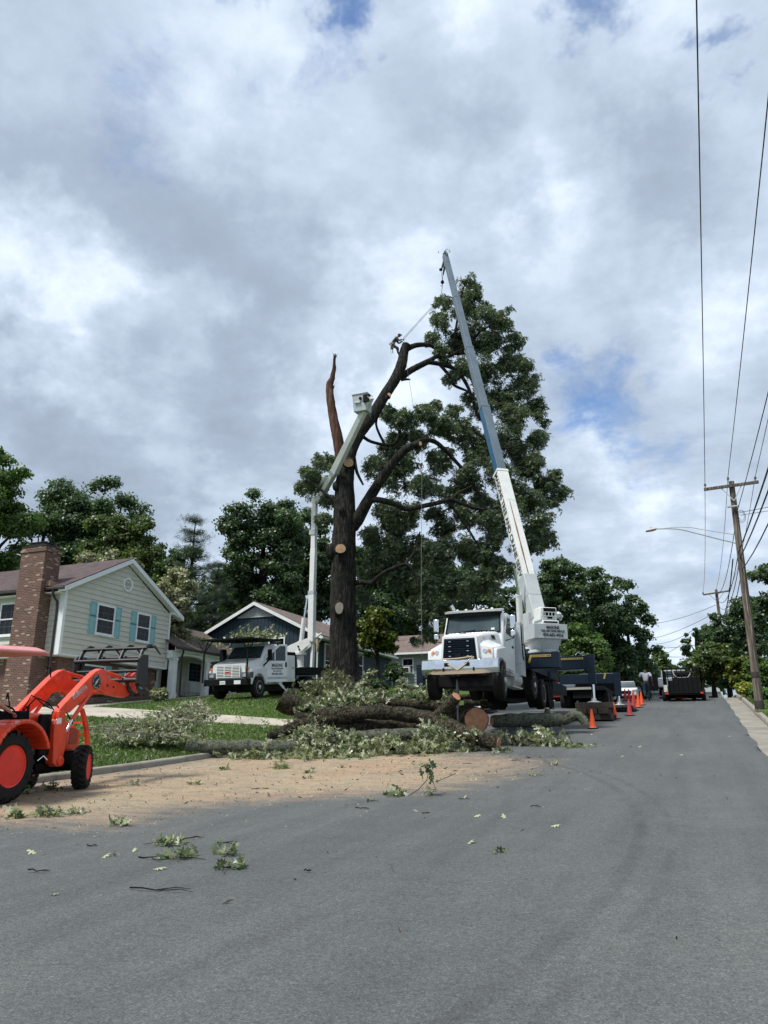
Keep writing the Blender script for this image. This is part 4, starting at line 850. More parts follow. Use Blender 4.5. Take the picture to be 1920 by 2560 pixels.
LB = [
 [(880, 1320, 38.5, 16), (897, 1293, 38.3, 17), (923, 1246, 38, 14), (953, 1198, 37.6, 12.5), (989, 1150, 37.3, 11.5), (1016, 1122, 37.1, 10.5), (1035, 1113, 37, 8.5), (1047, 1109, 36.9, 7)],
 [(1000, 1140, 37.4, 6), (1025, 1115, 38, 6), (1058, 1101, 39, 6), (1086, 1104, 40, 6), (1116, 1128, 40.5, 5), (1146, 1161, 41, 4.5), (1172, 1190, 41.5, 4), (1200, 1240, 42, 3)],
 [(915, 1260, 38, 7), (935, 1250, 37.8, 8), (959, 1252, 37.5, 7.5), (989, 1261, 37.5, 7), (1020, 1273, 37.6, 6.5), (1062, 1264, 38, 6), (1092, 1258, 38.3, 6), (1128, 1249, 38.7, 5.5), (1152, 1258, 39, 4.5), (1200, 1273, 39.5, 3.5), (1250, 1268, 40, 2)],
 [(1118, 1251, 38.6, 4), (1146, 1288, 39, 3.5), (1175, 1330, 39.4, 3), (1200, 1372, 39.8, 2)], [(1128, 1249, 38.7, 4), (1146, 1232, 39, 3), (1180, 1215, 40, 2)],
 [(885, 1458, 38.4, 7), (905, 1455, 38, 6), (929, 1457, 37.6, 6), (947, 1441, 37.4, 5.5), (971, 1426, 37.2, 5), (1016, 1411, 37, 4.5), (1034, 1432, 37, 3.5), (1048, 1462, 37, 2.5)], [(1012, 1411, 37, 3.5), (1035, 1380, 37.4, 3), (1050, 1330, 38, 2)],
 [(1012, 880, 43, 7), (1020, 871, 43.2, 7.5), (1034, 865, 43.5, 6.5), (1050, 862, 43.8, 6), (1074, 863, 44.2, 5.5), (1094, 871, 44.6, 4.5), (1135, 885, 45.5, 3.5), (1180, 880, 46, 2.5)],
 [(1003, 945, 42.6, 9), (1018, 932, 42.8, 8.5), (1038, 920, 43, 8), (1062, 908, 43.4, 7.5), (1080, 898, 43.8, 6), (1092, 892, 44, 5), (1116, 893, 44.5, 4.5), (1160, 870, 45.3, 3), (1200, 830, 46, 2.5)],
 [(1060, 909, 43.4, 6), (1075, 906, 43.6, 6), (1104, 911, 44.2, 6), (1131, 920, 44.7, 5.5), (1152, 938, 45, 5), (1170, 968, 45.4, 4.5), (1182, 1000, 45.6, 4), (1200, 1050, 45.8, 3)],
 [(1100, 912, 44.2, 4.5), (1122, 938, 44.5, 4), (1134, 962, 44.8, 4), (1164, 976, 45.1, 3), (1180, 985, 45.4, 2.5)],
 [(884, 1138, 39.2, 5), (888, 1160, 38.8, 4.5), (893, 1182, 38.6, 4), (908, 1212, 38.4, 2.5)],
 [(1128, 890, 45, 3.5), (1140, 820, 45.6, 3), (1150, 760, 46, 2.5), (1160, 715, 46, 1.5)], [(1150, 870, 45.2, 3), (1200, 830, 45.8, 2.5), (1250, 800, 46, 2)], [(1150, 760, 46, 2), (1120, 740, 45.6, 1.6), (1100, 755, 45.4, 1)],
 [(1172, 990, 45.4, 3), (1220, 1010, 45.8, 2.5), (1290, 1012, 46, 1.6)], [(1190, 1080, 43, 3), (1250, 1120, 43, 2.2), (1310, 1110, 43, 1.5)],
 [(900, 1085, 40, 5), (930, 1105, 40.5, 4), (985, 1110, 41, 4), (1000, 1060, 41.5, 3.5), (985, 1020, 42, 2)], [(960, 1108, 40.8, 3.5), (940, 1060, 41, 3), (955, 1020, 41.3, 2)],
 [(845, 1260, 38.6, 5), (815, 1235, 38.9, 4), (790, 1215, 39.2, 3), (765, 1200, 39.5, 2)],
]
for l in LB: limb(tr, l, 10, .04)
# knobs and burls on the trunk
for (px, py, d, w, l) in ((829, 1378, 38.2, 16, 1.2), (838, 1215, 38.2, 8, 1.4), (853, 1275, 37.9, 8, 1.1), (846, 1520, 37.85, 14, 1.3), (872, 1158, 38.4, 13, 1)):
    c = op(px, py, d); r_ = w * dm(py, d) * K; n = 10
    tr.loft([[(c.x + cos(6.283 * k / n) * r_ * q, c.y + sin(6.283 * k / n) * r_ * q * .8, c.z + zz * r_ * l) for k in range(n)] for zz, q in ((-1.15, .15), (-.75, .75), (0, 1), (.7, .75), (1.1, .15))])
# root flare
for a in range(7):
    an = a * .9 + .3; tr.tube([(cos(an) * .5, sin(an) * .5, 1.1), (cos(an) * .95, sin(an) * .95, .35), (cos(an) * 1.5, sin(an) * 1.5, -.15)], [.3, .26, .1], 8)
tr.build('trunk', BARK, oak, ang=60)
br = MB(); limb(br, [(858, 1165, 38.9, 15), (851, 1134, 39, 14), (842, 1086, 39.1, 13), (830, 1026, 39.3, 11), (825, 985, 39.4, 9.5), (824, 963, 39.5, 9), (831, 945, 39.6, 6.5), (835, 920, 39.7, 4.2), (836, 899, 39.7, 3.4), (838, 884, 39.8, 1.2)], 10, .12)
random.seed(9)
for (px, py, w, dx, dy) in [(825, 956, 4, -1, -10), (832, 950, 3, 3, -14), (836, 905, 2.4, 4, -18), (835, 897, 2.2, -3, -16), (838, 930, 2, 2, -16), (831, 975, 3, 5, -14), (840, 893, 1.6, 3, -10), (833, 940, 2.5, 5, -12)]:
    a, c = op(px, py, 39.5), op(px + dx, py + dy, 39.6); br.tube([a, a.lerp(c, .6) + Vector((.02, 0, 0)), c], [w * .02, w * .012, .004], 5, jit=.2)
limb(br, [(856, 1128, 38.7, 5), (848, 1080, 38.9, 2), (846, 1060, 38.9, .6)], 5)
o = br.build('broken_limb', WOODRED, oak, ang=25); o['label'] = 'bare reddish splintered limb stub'
def cutface(px, py, d, rx, ry, mat, tilt=0, n=Vector((.0, -1, .05)), parent=None, orig=None, th=.05, pt=None):
    orig = ob if orig is None else orig
    d = dm(py, d) if pt is None else d; c = (P(px, py, d) if pt is None else Vector(pt)) - orig; x = Vector((1, 0, 0)); n = Vector(n).normalized(); x = (x - n * x.dot(n)).normalized(); y = n.cross(x)
    b = MB(); ring = lambda rr, h: [c + x * cos(a) * rx * d * K * rr * (1 + .06 * sin(3 * a + px)) + y * sin(a) * ry * d * K * rr * (1 + .05 * cos(2 * a)) + n * h for a in [2 * pi * k / 20 for k in range(20)]]
    b.loft([ring(1.0, -th), ring(1, 0), ring(.6, .006), ring(.05, .008)]); o = b.build('cut_face', mat, parent or oak)
    if parent is None:
        b = MB(); b.loft([ring(1.3, -.22), ring(1.2, -.1), ring(1.10, -.01), ring(1.02, .012), ring(.97, .004), ring(.97, -.05)]); b.build('branch_collar', BARK, oak, ang=70)
    return o
CAMN = Vector((.35, -.93, -.08))
cutface(872, 1157, 37.95, 12.5, 11, CUT, n=(.45, -.8, -.35)); cutface(851, 1371, 37.55, 13.5, 12.5, CUT, n=(.4, -.9, -.1)); cutface(848, 1520, 37.4, 10.5, 16, CUTG, n=(.35, -.93, 0))
cutface(1051, 1108.5, 36.75, 4.5, 6.8, CUT, n=(.7, -.7, 0)); cutface(973, 987, 40.6, 5, 6.5, CUT, n=(.6, -.8, .1))
b = MB(); limb(b, [(952, 1010, 41, 7), (962, 999, 40.8, 6.5), (971, 989, 40.65, 6)], 10); limb(b, [(1002, 950, 42.3, 4), (1012, 948, 42.2, 4), (1026, 949, 42.1, 1.5)], 8); b.build('stub', BARK, oak)
# foliage: display coords from the photograph converted to source pixels
CL = [(1015,625,30,46),(957,655,22,45.5),(1000,665,38,46),(1045,690,34,46),(1090,692,32,46),(1112,732,24,46),(955,700,26,45),(937,738,22,44.6),(1000,730,42,46),(1060,750,42,46.5),(955,765,26,44.8),(1100,790,38,46.5),(1137,792,20,46.5),(1050,810,42,46.5),(1005,795,28,45.5),
 (1130,842,36,46.5),(1080,860,42,46.5),(975,815,20,45),(1152,882,30,46.5),(1110,905,42,46.5),(1045,880,32,46.5),(1010,862,18,45.5),(1160,950,28,46),(1120,970,42,46),(1065,950,44,46),(1165,905,18,46),
 (832,892,18,42),(850,905,26,42),(880,912,30,42),(920,902,32,42.5),(960,925,38,43),(1005,945,42,44),(905,955,34,42.5),(855,955,30,42),(1030,985,40,44),
 (700,1000,26,40),(665,1028,24,40),(652,1058,20,40),(688,1058,30,40.2),(718,1005,22,40.2),(705,1090,20,40),(680,1030,20,40),
 (815,1010,34,41),(850,1040,38,41),(905,1052,30,41),(955,1000,38,42),(1010,1040,44,43),(1080,1030,38,44),(1140,1020,36,44.5),(1180,1048,34,44.5),(1212,1062,20,44.5),(1198,1092,22,44.5),(1150,1090,40,44),(1100,1105,42,43),
 (835,1105,40,41),(885,1120,38,41),(945,1110,28,41.5),(1003,1120,40,42),(1060,1130,38,42.5),(1158,1150,38,43),(1190,1172,20,43),(1130,1180,32,42.5),
 (805,1170,32,41),(850,1185,40,41),(912,1190,40,41),(962,1205,42,41),(1012,1190,42,42),(1062,1205,38,42),(1098,1232,26,42),(1165,1185,22,42.5),
 (805,1235,36,41),(862,1245,42,41),(922,1262,42,40.5),(982,1272,42,41),(1042,1262,40,41),(905,1312,30,40.5),(955,1325,32,40.5),(1003,1322,28,40.5),(785,1290,24,42),(700,1120,16,40),
 (1160,1000,26,45),(1195,1030,22,44.5),(870,1000,34,41),(930,1062,32,41.5),(985,1078,30,42.5),(962,1150,32,41.5),(1042,1090,34,43),(852,1132,32,41),(1120,1060,34,44),(1062,1170,32,42.5),(980,895,22,43.5),(938,882,18,42.5),(835,980,26,41.2),(1172,1122,28,43.5),(925,1375,20,41),(905,1390,14,41),(1060,1265,26,42)]
rg = random.Random(5); cl = []
for (x, y, r_, d) in CL:
    d += rg.uniform(-1.2, 1.6); c = op(x * 1.1573, y * 1.1573, d); cl.append((*c, r_ * 1.1573 * dm(y * 1.1573, d) * K * 1.0))
    for _ in range(2): c = op(x * 1.1573 + rg.uniform(-15, 15), y * 1.1573 + rg.uniform(-15, 15), d + rg.uniform(1.5, 4)); cl.append((*c, r_ * .85 * 1.1573 * dm(y * 1.1573, d) * K))
C, Nn = clump_pts(cl, 70, sub=17, subr=.31, seed=4, flat=1, bias=.3)
leaf_mesh('crown', C, Nn, .17, L_OAK, oak, 'spray', droop=.5, seed=4)
# ------------------------------------------------------------------ vehicle materials
V_WHITE = flat('truck_white', (.80, .81, .80), .3, var=.08, scale=1.5, coat=.4); V_WHITE2 = flat('boom_white', (.74, .75, .72), .4, var=.10, scale=1.2, coat=.2)
V_NAVY = flat('crane_navy', (.008, .018, .033), .5, var=.25, scale=2, spec=.18); V_BLK = flat('chassis_black', (.008, .008, .009), .7, var=.3, spec=.15); V_RUB = flat('tyre_rubber', (.026, .024, .022), .85, var=.45, scale=6, spec=.2)
V_CHR = flat('chrome', (.80, .82, .83), .06, 1, var=.04); V_ALU = flat('alloy', (.62, .62, .60), .35, .7, var=.2); V_RIMW = flat('rim_white', (.62, .60, .54), .5, var=.25, scale=5)
V_GRY = flat('crane_grey', (.46, .49, .50), .45, var=.12, scale=1.5); V_SIL = flat('boom_grey', (.125, .165, .205), .55, .0, var=.22, scale=1.4); V_BLUE = flat('boom_blue', (.018, .10, .20), .35, var=.3, scale=1.2)
V_AMB = flat('amber_lens', (.8, .25, .05), .2); V_LENS = flat('lamp_lens', (.45, .47, .48), .1, .3); V_YEL = flat('decal_yellow', (.38, .28, .06), .5); V_RED = flat('decal_red', (.6, .05, .03), .5)
V_TXT = flat('lettering_black', (.012, .012, .014), .5); V_GLS = glass('cab_glass', (.035, .05, .055), .04); V_TAN = flat('strap_tan', (.42, .36, .25), .8); V_RUST = flat('rust', (.30, .10, .04), .9, var=.4, scale=6)
def wheel(par, c, r, w, side, rim='alloy', steer=0, lugs=True, name='wheel', rimmat=None):
    """side +1: outer face towards +x"""
    b = MB(); M = Matrix.Rotation(steer, 3, 'Z'); h = w / 2
    prof = [(r * .58, -h * .9), (r * .62, -h), (r * .9, -h * .98), (r * .97, -h * .85)]
    for k in range(-3, 4):
        x = k * h * .24; prof += [(r, x - h * .09), (r, x + h * .06), (r * .975, x + h * .07), (r * .975, x + h * .14)]
    prof += [(r * .97, h * .85), (r * .9, h * .98), (r * .62, h), (r * .58, h * .9)]
    b.lathe(c, prof, 'X', 40, M); ty = b.build(name, V_RUB, par, ang=30)
    b = MB(); s = side; d = {'alloy': .10, 'deep': -.30, 'flat': .02}[rim]
    pr = [(r * .60, s * h * .55), (r * .60, s * h * .93), (r * .56, s * h * .95), (r * .54, s * h * .6), (r * .5, s * h * (.35 + d)), (r * .34, s * h * (.55 + d)), (r * .20, s * h * (.6 + d)), (r * .19, s * h * (1.05 + d)), (r * .14, s * h * (1.12 + d)), (0.001, s * h * (1.14 + d))]
    b.lathe(c, pr, 'X', 32, M); ri = b.build('rim', rimmat or (V_ALU if rim != 'deep' else V_RIMW), ty, ang=30)
    if lugs:
        b = MB()
        for k in range(10):
            a = 2 * pi * k / 10; q = M @ Vector((s * h * (.58 + d), cos(a) * r * .27, sin(a) * r * .27)); q2 = M @ Vector((s * h * (.85 + d), cos(a) * r * .27, sin(a) * r * .27)); b.cyl(Vector(c) + q, Vector(c) + q2, r * .032, n=6)
        b.build('lug_nuts', V_CHR, ri)
        b = MB()
        for k in range(10):
            a = 2 * pi * (k + .5) / 10; q = M @ Vector((s * h * (.42 + d), cos(a) * r * .43, sin(a) * r * .43)); q2 = M @ Vector((s * h * (.53 + d), cos(a) * r * .43, sin(a) * r * .43)); b.cyl(Vector(c) + q, Vector(c) + q2, r * .05, n=10)
        b.build('hand_holes', V_BLK, ri)
    return ty
def arch_poly(y0, y1, z0, z1, cy, cz, r, slope=0, n=14, nose=0):
    """fender side profile with a wheel arch cut from its lower edge"""
    a0 = math.asin(max(-1, min(1, (z0 - cz) / r))); top = [(y0 + nose, z1 - .02 - nose * .4), (y0 + nose + .12, z1), (y1, z1 + slope)]
    arc = [(cy + r * cos(a0 + (pi - 2 * a0) * k / n), cz + r * sin(a0 + (pi - 2 * a0) * k / n)) for k in range(n + 1)]
    return [(y0, z0)] + top + [(y1, z0)] + arc
def ring_sec(y, w, z0, z1, r=.08, cx=0, k=4):
    """rounded rectangle cross-section at y"""
    out = []
    for (sx, sz, a0) in ((1, 1, 0), (-1, 1, 90), (-1, -1, 180), (1, -1, 270)):
        for j in range(k + 1):
            a = R(a0 + 90 * j / k); out.append((cx + sx * (w / 2 - r) + cos(a) * r, y, (z1 - r if sz > 0 else z0 + r) + sin(a) * r))
    return out

# ------------------------------------------------------------------ crane truck
ct = empty('crane_truck', (-6.8, 23.0, 2.95), 0, 'white crane truck on navy outriggers, nose to camera, with its long boom raised', 'crane truck')
c0 = ct.location.copy()
def cw(v): return Vector(v) - c0            # world -> local
# hood
b = MB()
secs = [ring_sec(.28, 1.16, 1.15, 1.86, .09), ring_sec(.36, 1.2, 1.1, 1.93, .1), ring_sec(.8, 1.36, 1.1, 2.02, .13), ring_sec(1.4, 1.62, 1.1, 2.13, .15), ring_sec(1.85, 1.82, 1.1, 2.19, .14)]
b.loft(secs); hood = b.build('hood', V_WHITE, ct, ang=50)
b = MB(); b.box((0, .62, 1.995), (.22, .1, .02)); b.build('hood_badge', V_CHR, hood)
# grille surround + grille
b = MB(); b.prism([(-.63, 1.12), (.63, 1.12), (.56, 1.87), (.5, 1.9), (-.5, 1.9), (-.56, 1.87)], .2, .29, 'Y'); b.build('grille_surround', V_WHITE, ct, bevel=.02)
b = MB(); b.prism([(-.55, 1.14), (.55, 1.14), (.49, 1.80), (-.49, 1.80)], .185, .22, 'Y')
for k in range(9): z = 1.19 + k * .07; w = .54 - .055 * (z - 1.14) / .66; b.box((0, .165, z), (2 * w - .03, .04, .022), rx=.4)
gr = b.build('grille', V_NAVY, ct)
b = MB()
for x in (-.3, .28):
    for z in (1.25, 1.40, 1.55, 1.70): b.box((x, .142, z), (.07, .012, .016))
b.build('grille_clips', V_CHR, gr); b = MB(); b.b2((-.12, .11, 1.12), (.06, .16, 1.32)); b.build('tow_bracket', V_BLK, ct)
# fenders
for s in (-1, 1):
    b = MB(); pf = arch_poly(.42, 1.72, 1.12, 1.50, .93, .53, .66, slope=.16, nose=.03); b.prism(pf, s * .55, s * 1.13, 'X'); b.build('fender', V_WHITE, ct, bevel=.05, seg=3)
    b = MB(); b.loft([[(s * x, y, z) for x, y, z in sec] for sec in ([(.56, .30, 1.15), (1.02, .36, 1.15), (1.0, .40, 1.52), (.56, .30, 1.62)], [(.56, .6, 1.15), (1.10, .6, 1.15), (1.08, .6, 1.53), (.56, .6, 1.80)], [(.56, 1.2, 1.3), (1.12, 1.2, 1.3), (1.08, 1.2, 1.60), (.56, 1.2, 1.98)], [(.56, 1.72, 1.5), (1.0, 1.72, 1.5), (1.0, 1.72, 1.7), (.56, 1.72, 2.05)])]); b.build('fender_top', V_WHITE, ct, bevel=.03)
    b = MB(); pts = [(s * 1.135, .93 + .66 * cos(a), .53 + .66 * sin(a)) for a in [R(q) for q in range(50, 175, 10)]]; b.tube(pts, .045, 6); b.build('fender_lip', flat('plastic_grey', (.16, .16, .165), .7), ct)
    b = MB(); b.loft([[(s * .66, y, 1.30), (s * .97, y + .035, 1.30), (s * 1.0, y + .07, 1.36), (s * .99, y + .07, 1.47), (s * .68, y, 1.50)] for y in (.325, .36)]); hl = b.build('headlight', V_LENS, ct)
    b = MB(); b.lathe((s * .90, .335, 1.40), [(.001, 0), (.05, .005), (.055, .03)], 'Y', 16); b.build('indicator', V_AMB, hl); b = MB(); b.lathe((s * .77, .32, 1.395), [(.045, 0), (.07, .0), (.075, .03), (.045, .03)], 'Y', 18); b.build('lamp_ring', V_CHR, hl)
    b = MB(); b.box((s * .80, 1.42, 1.94), (.02, .42, .14), ry=s * -.5)
    for k in range(3): b.box((s * .82, 1.42, 1.90 + k * .04), (.03, .36, .012), ry=s * -.5)
    b.build('hood_vent', V_BLK, ct)
# bumper, chrome with rolled ends
b = MB(); n = 16; secs = []
for i in range(n + 1):
    x = -1.22 + 2.44 * i / n; e = max(0, abs(x) - .75) / .47; y = .0 + .16 * e ** 2
    secs.append([(x, y + .05, .98), (x, y, .95), (x, y - .02, .80), (x, y - .02, .72), (x, y + .02, .62 + .03 * e), (x, y + .16, .58 + .05 * e), (x, y + .2, .62 + .05 * e), (x, y + .1, .98)])
b.loft(secs)
b.xf(Matrix.Translation((0, -.02, 0)) @ Matrix.Diagonal((1, 1, 1.28, 1)) @ Matrix.Translation((0, 0, -.08))); bp = b.build('bumper', V_CHR, ct, ang=40)
b = MB()
for x, z in ((-.36, .98), (.30, .98), (-.46, .83), (.5, .83)): b.b2((x - .07 if z > .9 else x - .025, -.06, z - .06), (x + .07 if z > .9 else x + .025, .1, z + .05))
b.build('tow_holes', V_BLK, bp)
for sgn, (xa, xb, za, zb) in enumerate(((-.52, .0, 1.18, .80), (.48, .0, 1.2, .80), (-.52, .48, 1.16, 1.19))):
    b = MB(); b.tube([(xa, .08, za), ((xa + xb) / 2, -.06, (za + zb) / 2 - .03), (xb, -.07, zb)], .03, 6); b.build('tow_strap', V_TAN, ct)
# cab
b = MB(); secs = []
def cabsec(z, y0, y1, w, r=.12):
    o = []
    for (sx, sy, a0) in ((1, 1, 0), (-1, 1, 90), (-1, -1, 180), (1, -1, 270)):
        for j in range(4): a = R(a0 + 30 * j); o.append((sx * (w / 2 - r) + cos(a) * r, (y1 - r if sy > 0 else y0 + r) + sin(a) * r, z))
    return o
b.loft([cabsec(.95, 1.78, 3.6, 2.0), cabsec(2.12, 1.78, 3.6, 2.06), cabsec(2.2, 1.82, 3.6, 2.04), cabsec(2.82, 2.08, 3.58, 1.94), cabsec(2.94, 2.14, 3.54, 1.84, .2), cabsec(3.0, 2.3, 3.4, 1.6, .2)]); cab = b.build('cab', V_WHITE, ct, ang=35)
fr = lambda x, z, o=0: (x, 1.80 + (z - 2.16) * .42 - o, z)
b = MB(); b.add([fr(-.9, 2.19, .015), fr(.9, 2.19, .015), fr(.86, 2.80, .015), fr(-.86, 2.80, .015), fr(-.9, 2.19, -.03), fr(.9, 2.19, -.03), fr(.86, 2.80, -.03), fr(-.86, 2.80, -.03)], [(0, 1, 2, 3), (7, 6, 5, 4), (0, 4, 5, 1), (1, 5, 6, 2), (2, 6, 7, 3), (3, 7, 4, 0)]); ws = b.build('windshield', V_GLS, ct, smooth=False)
b = MB()
for p, q in ((fr(-.92, 2.17, .02), fr(.92, 2.17, .02)), (fr(.92, 2.17, .02), fr(.88, 2.82, .02)), (fr(.88, 2.82, .02), fr(-.88, 2.82, .02)), (fr(-.88, 2.82, .02), fr(-.92, 2.17, .02))): b.bar(p, q, .045)
b.bar(fr(-.5, 2.2, .04), fr(.1, 2.26, .04), .02); b.bar(fr(.75, 2.2, .04), fr(.2, 2.24, .04), .02); b.build('window_seal', V_BLK, ws)
b = MB(); b.add([fr(.62, 2.25, .02), fr(.74, 2.25, .02), fr(.735, 2.32, .02), fr(.62, 2.32, .02), fr(.62, 2.25, .017), fr(.74, 2.25, .017), fr(.735, 2.32, .017), fr(.62, 2.32, .017)], [(0, 1, 2, 3), (7, 6, 5, 4)]); b.build('sticker', V_GRY, ws)
b = MB(); b.loft([[(x * 1.0, 1.98 - .12 * (1 - abs(x) ** 2), 2.74 + 0 * x), (x, 1.9 - .1 * (1 - x * x), 2.86), (x, 2.2, 2.93), (x, 2.2, 2.88)] for x in np.linspace(-.93, .93, 13)]); b.build('sun_visor', V_BLK, ct)
b = MB(); b.loft([[(x, 1.9 - .09 * (1 - x * x), 2.86), (x, 1.86 - .09 * (1 - x * x), 2.92), (x, 2.3, 3.02), (x, 2.3, 2.95)] for x in np.linspace(-.97, .97, 13)])
for x in (-.6, -.3, 0, .3, .6): b.lathe((x, 2.15, 2.99), [(.05, 0), (.05, .03), (.02, .05), (.001, .05)], 'Z', 10)
b.build('roof_cap', V_WHITE, ct)
for s in (-1, 1):
    b = MB(); b.prism([(1.95, 1.0), (3.15, 1.0), (3.15, 2.78), (2.3, 2.8), (1.98, 2.2)], s * 1.03, s * 1.045, 'X'); dd = b.build('door', V_WHITE, ct, bevel=.012)
    b = MB(); b.prism([(2.1, 2.16), (3.05, 2.1), (3.05, 2.7), (2.4, 2.72)], s * 1.0435, s * 1.052, 'X'); b.build('side_window', GLS, dd)
    b = MB(); b.b2((s * 1.045, 2.92, 1.75), (s * 1.07, 3.08, 1.82)); b.build('handle', V_BLK, dd)
    b = MB(); ym = 1.92; xm = s * 1.32; b.b2((xm - .09, ym, 2.28), (xm + .09, ym + .12, 2.72)); b.b2((xm - .08, ym, 2.02), (xm + .08, ym + .11, 2.22)); mr = b.build('mirror', V_CHR, ct, bevel=.03)
    b = MB(); b.tube([(s * 1.03, 2.0, 2.82), (xm, ym + .05, 2.8), (xm, ym + .06, 1.96), (s * 1.03, 2.05, 1.9)], .02, 6); b.build('mirror_arm', V_BLK, mr); b = MB(); b.b2((xm - .07, ym + .12, 2.3), (xm + .07, ym + .126, 2.7)); b.build('mirror_glass', GLS, mr)
    b = MB(); b.b2((s * .8, 2.1, .42), (s * 1.2, 3.6, .47)); b.b2((s * .85, 2.1, .78), (s * 1.15, 3.2, .82)); b.b2((s * .8, 2.15, .47), (s * .95, 3.5, .95)); b.build('step', V_ALU, ct)
    b = MB(); b.lathe((s * .93, 3.1, .72), [(.001, -.6), (.26, -.6), (.27, -.5), (.27, .5), (.26, .6), (.001, .6)], 'Y', 20); b.build('fuel_tank', V_ALU, ct)
b = MB(); b.tube([(-.98, 3.0, .9), (-.98, 3.0, 3.05), (-1.0, 2.97, 3.2), (-1.07, 2.9, 3.33)], [.075, .075, .078, .082], 14); b.build('exhaust_pipe', V_CHR, ct)
text('4121', 'fleet_number', V_RED, hood, frame((.66, .62, 1.83), (.95, .35, 0), (-.1, .25, 1)), .075, bold=.003)
b = MB(); b.lathe((.47 + .06, .50, 1.885), [(.001, .006), (.055, .004), (.055, 0)], 'Z', 16); b.build('hood_emblem', flat('emblem_green', (.30, .42, .36), .5), hood)
# chassis, axles, tanks
b = MB()
for s in (-1, 1): b.b2((s * .38, .3, .78), (s * .48, 13.4, 1.06))
b.b2((-.95, .5, .35), (.95, 1.3, .75)); b.b2((-.9, 1.3, .42), (.9, 3.6, .9)); b.b2((-.95, 3.8, .55), (.95, 6.2, 1.3)); b.b2((-.85, 6.5, .3), (.85, 9.4, .8)); b.b2((-.45, 3, .9), (.45, 12, 1.4)); b.build('chassis', V_BLK, ct)
b = MB(); zj = g(23.5) - 2.95; b.cyl((-.2, .55, .6), (-.2, .5, -.3), .05); b.cyl((-.2, .5, -.3), (-.2, .5, zj + .05), .03); b.lathe((-.2, .5, zj), [(.16, 0), (.16, .04), (.05, .08)], 'Z', 14); b.build('front_jack', flat('jack_steel', (.10, .11, .115), .4, .5), ct)
wheel(ct, (1.06, .93, .53), .55, .34, 1, 'alloy', .12); wheel(ct, (-1.06, .93, .53), .55, .34, -1, 'alloy', .12)
for s in (-1, 1):
    wheel(ct, (s * 1.04, 5.8, .72), .52, .32, s, 'flat')
    for y in (7.3, 8.75):
        wheel(ct, (s * 1.10, y, .50), .53, .28, s, 'deep'); wheel(ct, (s * .78, y, .50), .53, .28, s, 'flat', lugs=False)
b = MB()
for s in (-1, 1): b.b2((s * .72, 9.5, .12), (s * 1.2, 9.54, 1.2))
b.build('mud_flap', V_BLK, ct)
# navy bed: side beam, torsion box, outriggers
b = MB(); b.b2((-1.1, 3.75, 1.25), (1.12, 11.6, 1.72)); b.b2((-.5, 11.6, 1.0), (.5, 17.6, 1.45)); b.build('bed', V_NAVY, ct, bevel=.015)
b = MB(); b.b2((-.9, 4.0, 1.72), (.9, 8.0, 1.80)); b.build('deck_plate', V_ALU, ct)
b = MB(); b.b2((-1.3, 5.0, 1.27), (2.22, 5.5, 1.80)); b.b2((2.0, 4.98, 1.25), (2.24, 5.52, 1.82)); b.build('outrigger_box', V_NAVY, ct, bevel=.012)
def outrig(y, x0, x1, rows, padz, side, legw=.30, dy=.34):
    """rows: local heights of beam top, beam bottom, leg bottom"""
    zt, zb_, zl = rows; b = MB(); b.b2((x0, y, zb_), (x1 - side * legw, y + dy, zt)); b.build('outrigger_beam', V_NAVY, ct, bevel=.012)
    b = MB(); b.b2((x1 - side * legw, y - .02, zl), (x1, y + dy + .02, zt + .04)); b.b2((x1 - side * legw * 1.02, y - .03, zt - .12), (x1 + side * .01, y + dy + .03, zt - .08)); lg = b.build('outrigger_leg', V_NAVY, ct, bevel=.012)
    xc = x1 - side * legw / 2; yc = y + dy / 2
    b = MB(); b.cyl((xc, yc, zl), (xc, yc, padz + .12), .075); b.build('jack_rod', V_CHR, lg)
    b = MB(); b.lathe((xc, yc, padz), [(.32, 0), (.32, .03), (.12, .09), (.1, .2), (.001, .2)], 'Z', 16); b.build('foot_pad', V_ALU, lg)
    return xc, yc
def lrow(px, py, Yw): return cw(onY(px, py, Yw)).z
Ya, Yb = 34.6, 40.4
xa = cw(onY(1479, 1690, Ya)).x + .15; xb_ = cw(onY(1543, 1710, Yb)).x + .15
pa, pb2 = lrow(1479, 1757, Ya), lrow(1545, 1764, Yb)
O1 = outrig(Ya - 23, .6, xa, [lrow(1450, q, Ya) for q in (1639, 1672, 1711)], pa, 1); O3 = outrig(Yb - 23, .2, xb_, [lrow(1530, q, Yb) for q in (1683, 1707, 1740)], pb2, 1)
O2 = outrig(8.45, -1, -4.35, (1.85, 1.3, .75), g(31.7) - 2.95 + .8, -1); O4 = outrig(Yb - 23, -.2, -4.2, (1.9, 1.4, .8), pb2, -1)
def label_strip(p, w, par=ct, ax='x'):
    b = MB(); b.box(p, (w, .008, .085)) if ax == 'x' else b.box(p, (.008, w, .085)); o = b.build('warning_decal', V_YEL, par)
    M = frame((p[0], p[1] - .006, p[2]) if ax == 'x' else (p[0] + .006, p[1], p[2]), (1, 0, 0) if ax == 'x' else (0, 1, 0), (0, 0, 1)); b = MB()
    for k in range(9): b.b2((p[0] - w * .42 + k * w * .1, p[1] - .0075, p[2] - (.025 if k % 8 == 0 else .014)), (p[0] - w * .42 + k * w * .1 + (.05 if k % 3 else .03), p[1] - .0045, p[2] + (.025 if k % 8 == 0 else .014)))
    b.build('decal_marks', V_TXT, o); return o
label_strip((1.62, 4.985, 1.68), .72); label_strip((1.75, Ya - 23.02, lrow(1400, 1648, Ya)), .95)
b = MB(); b.box((1.22, 4.99, 1.58), (.08, .012, .3), ry=.35); b.build('warning_stripe', V_YEL, ct)
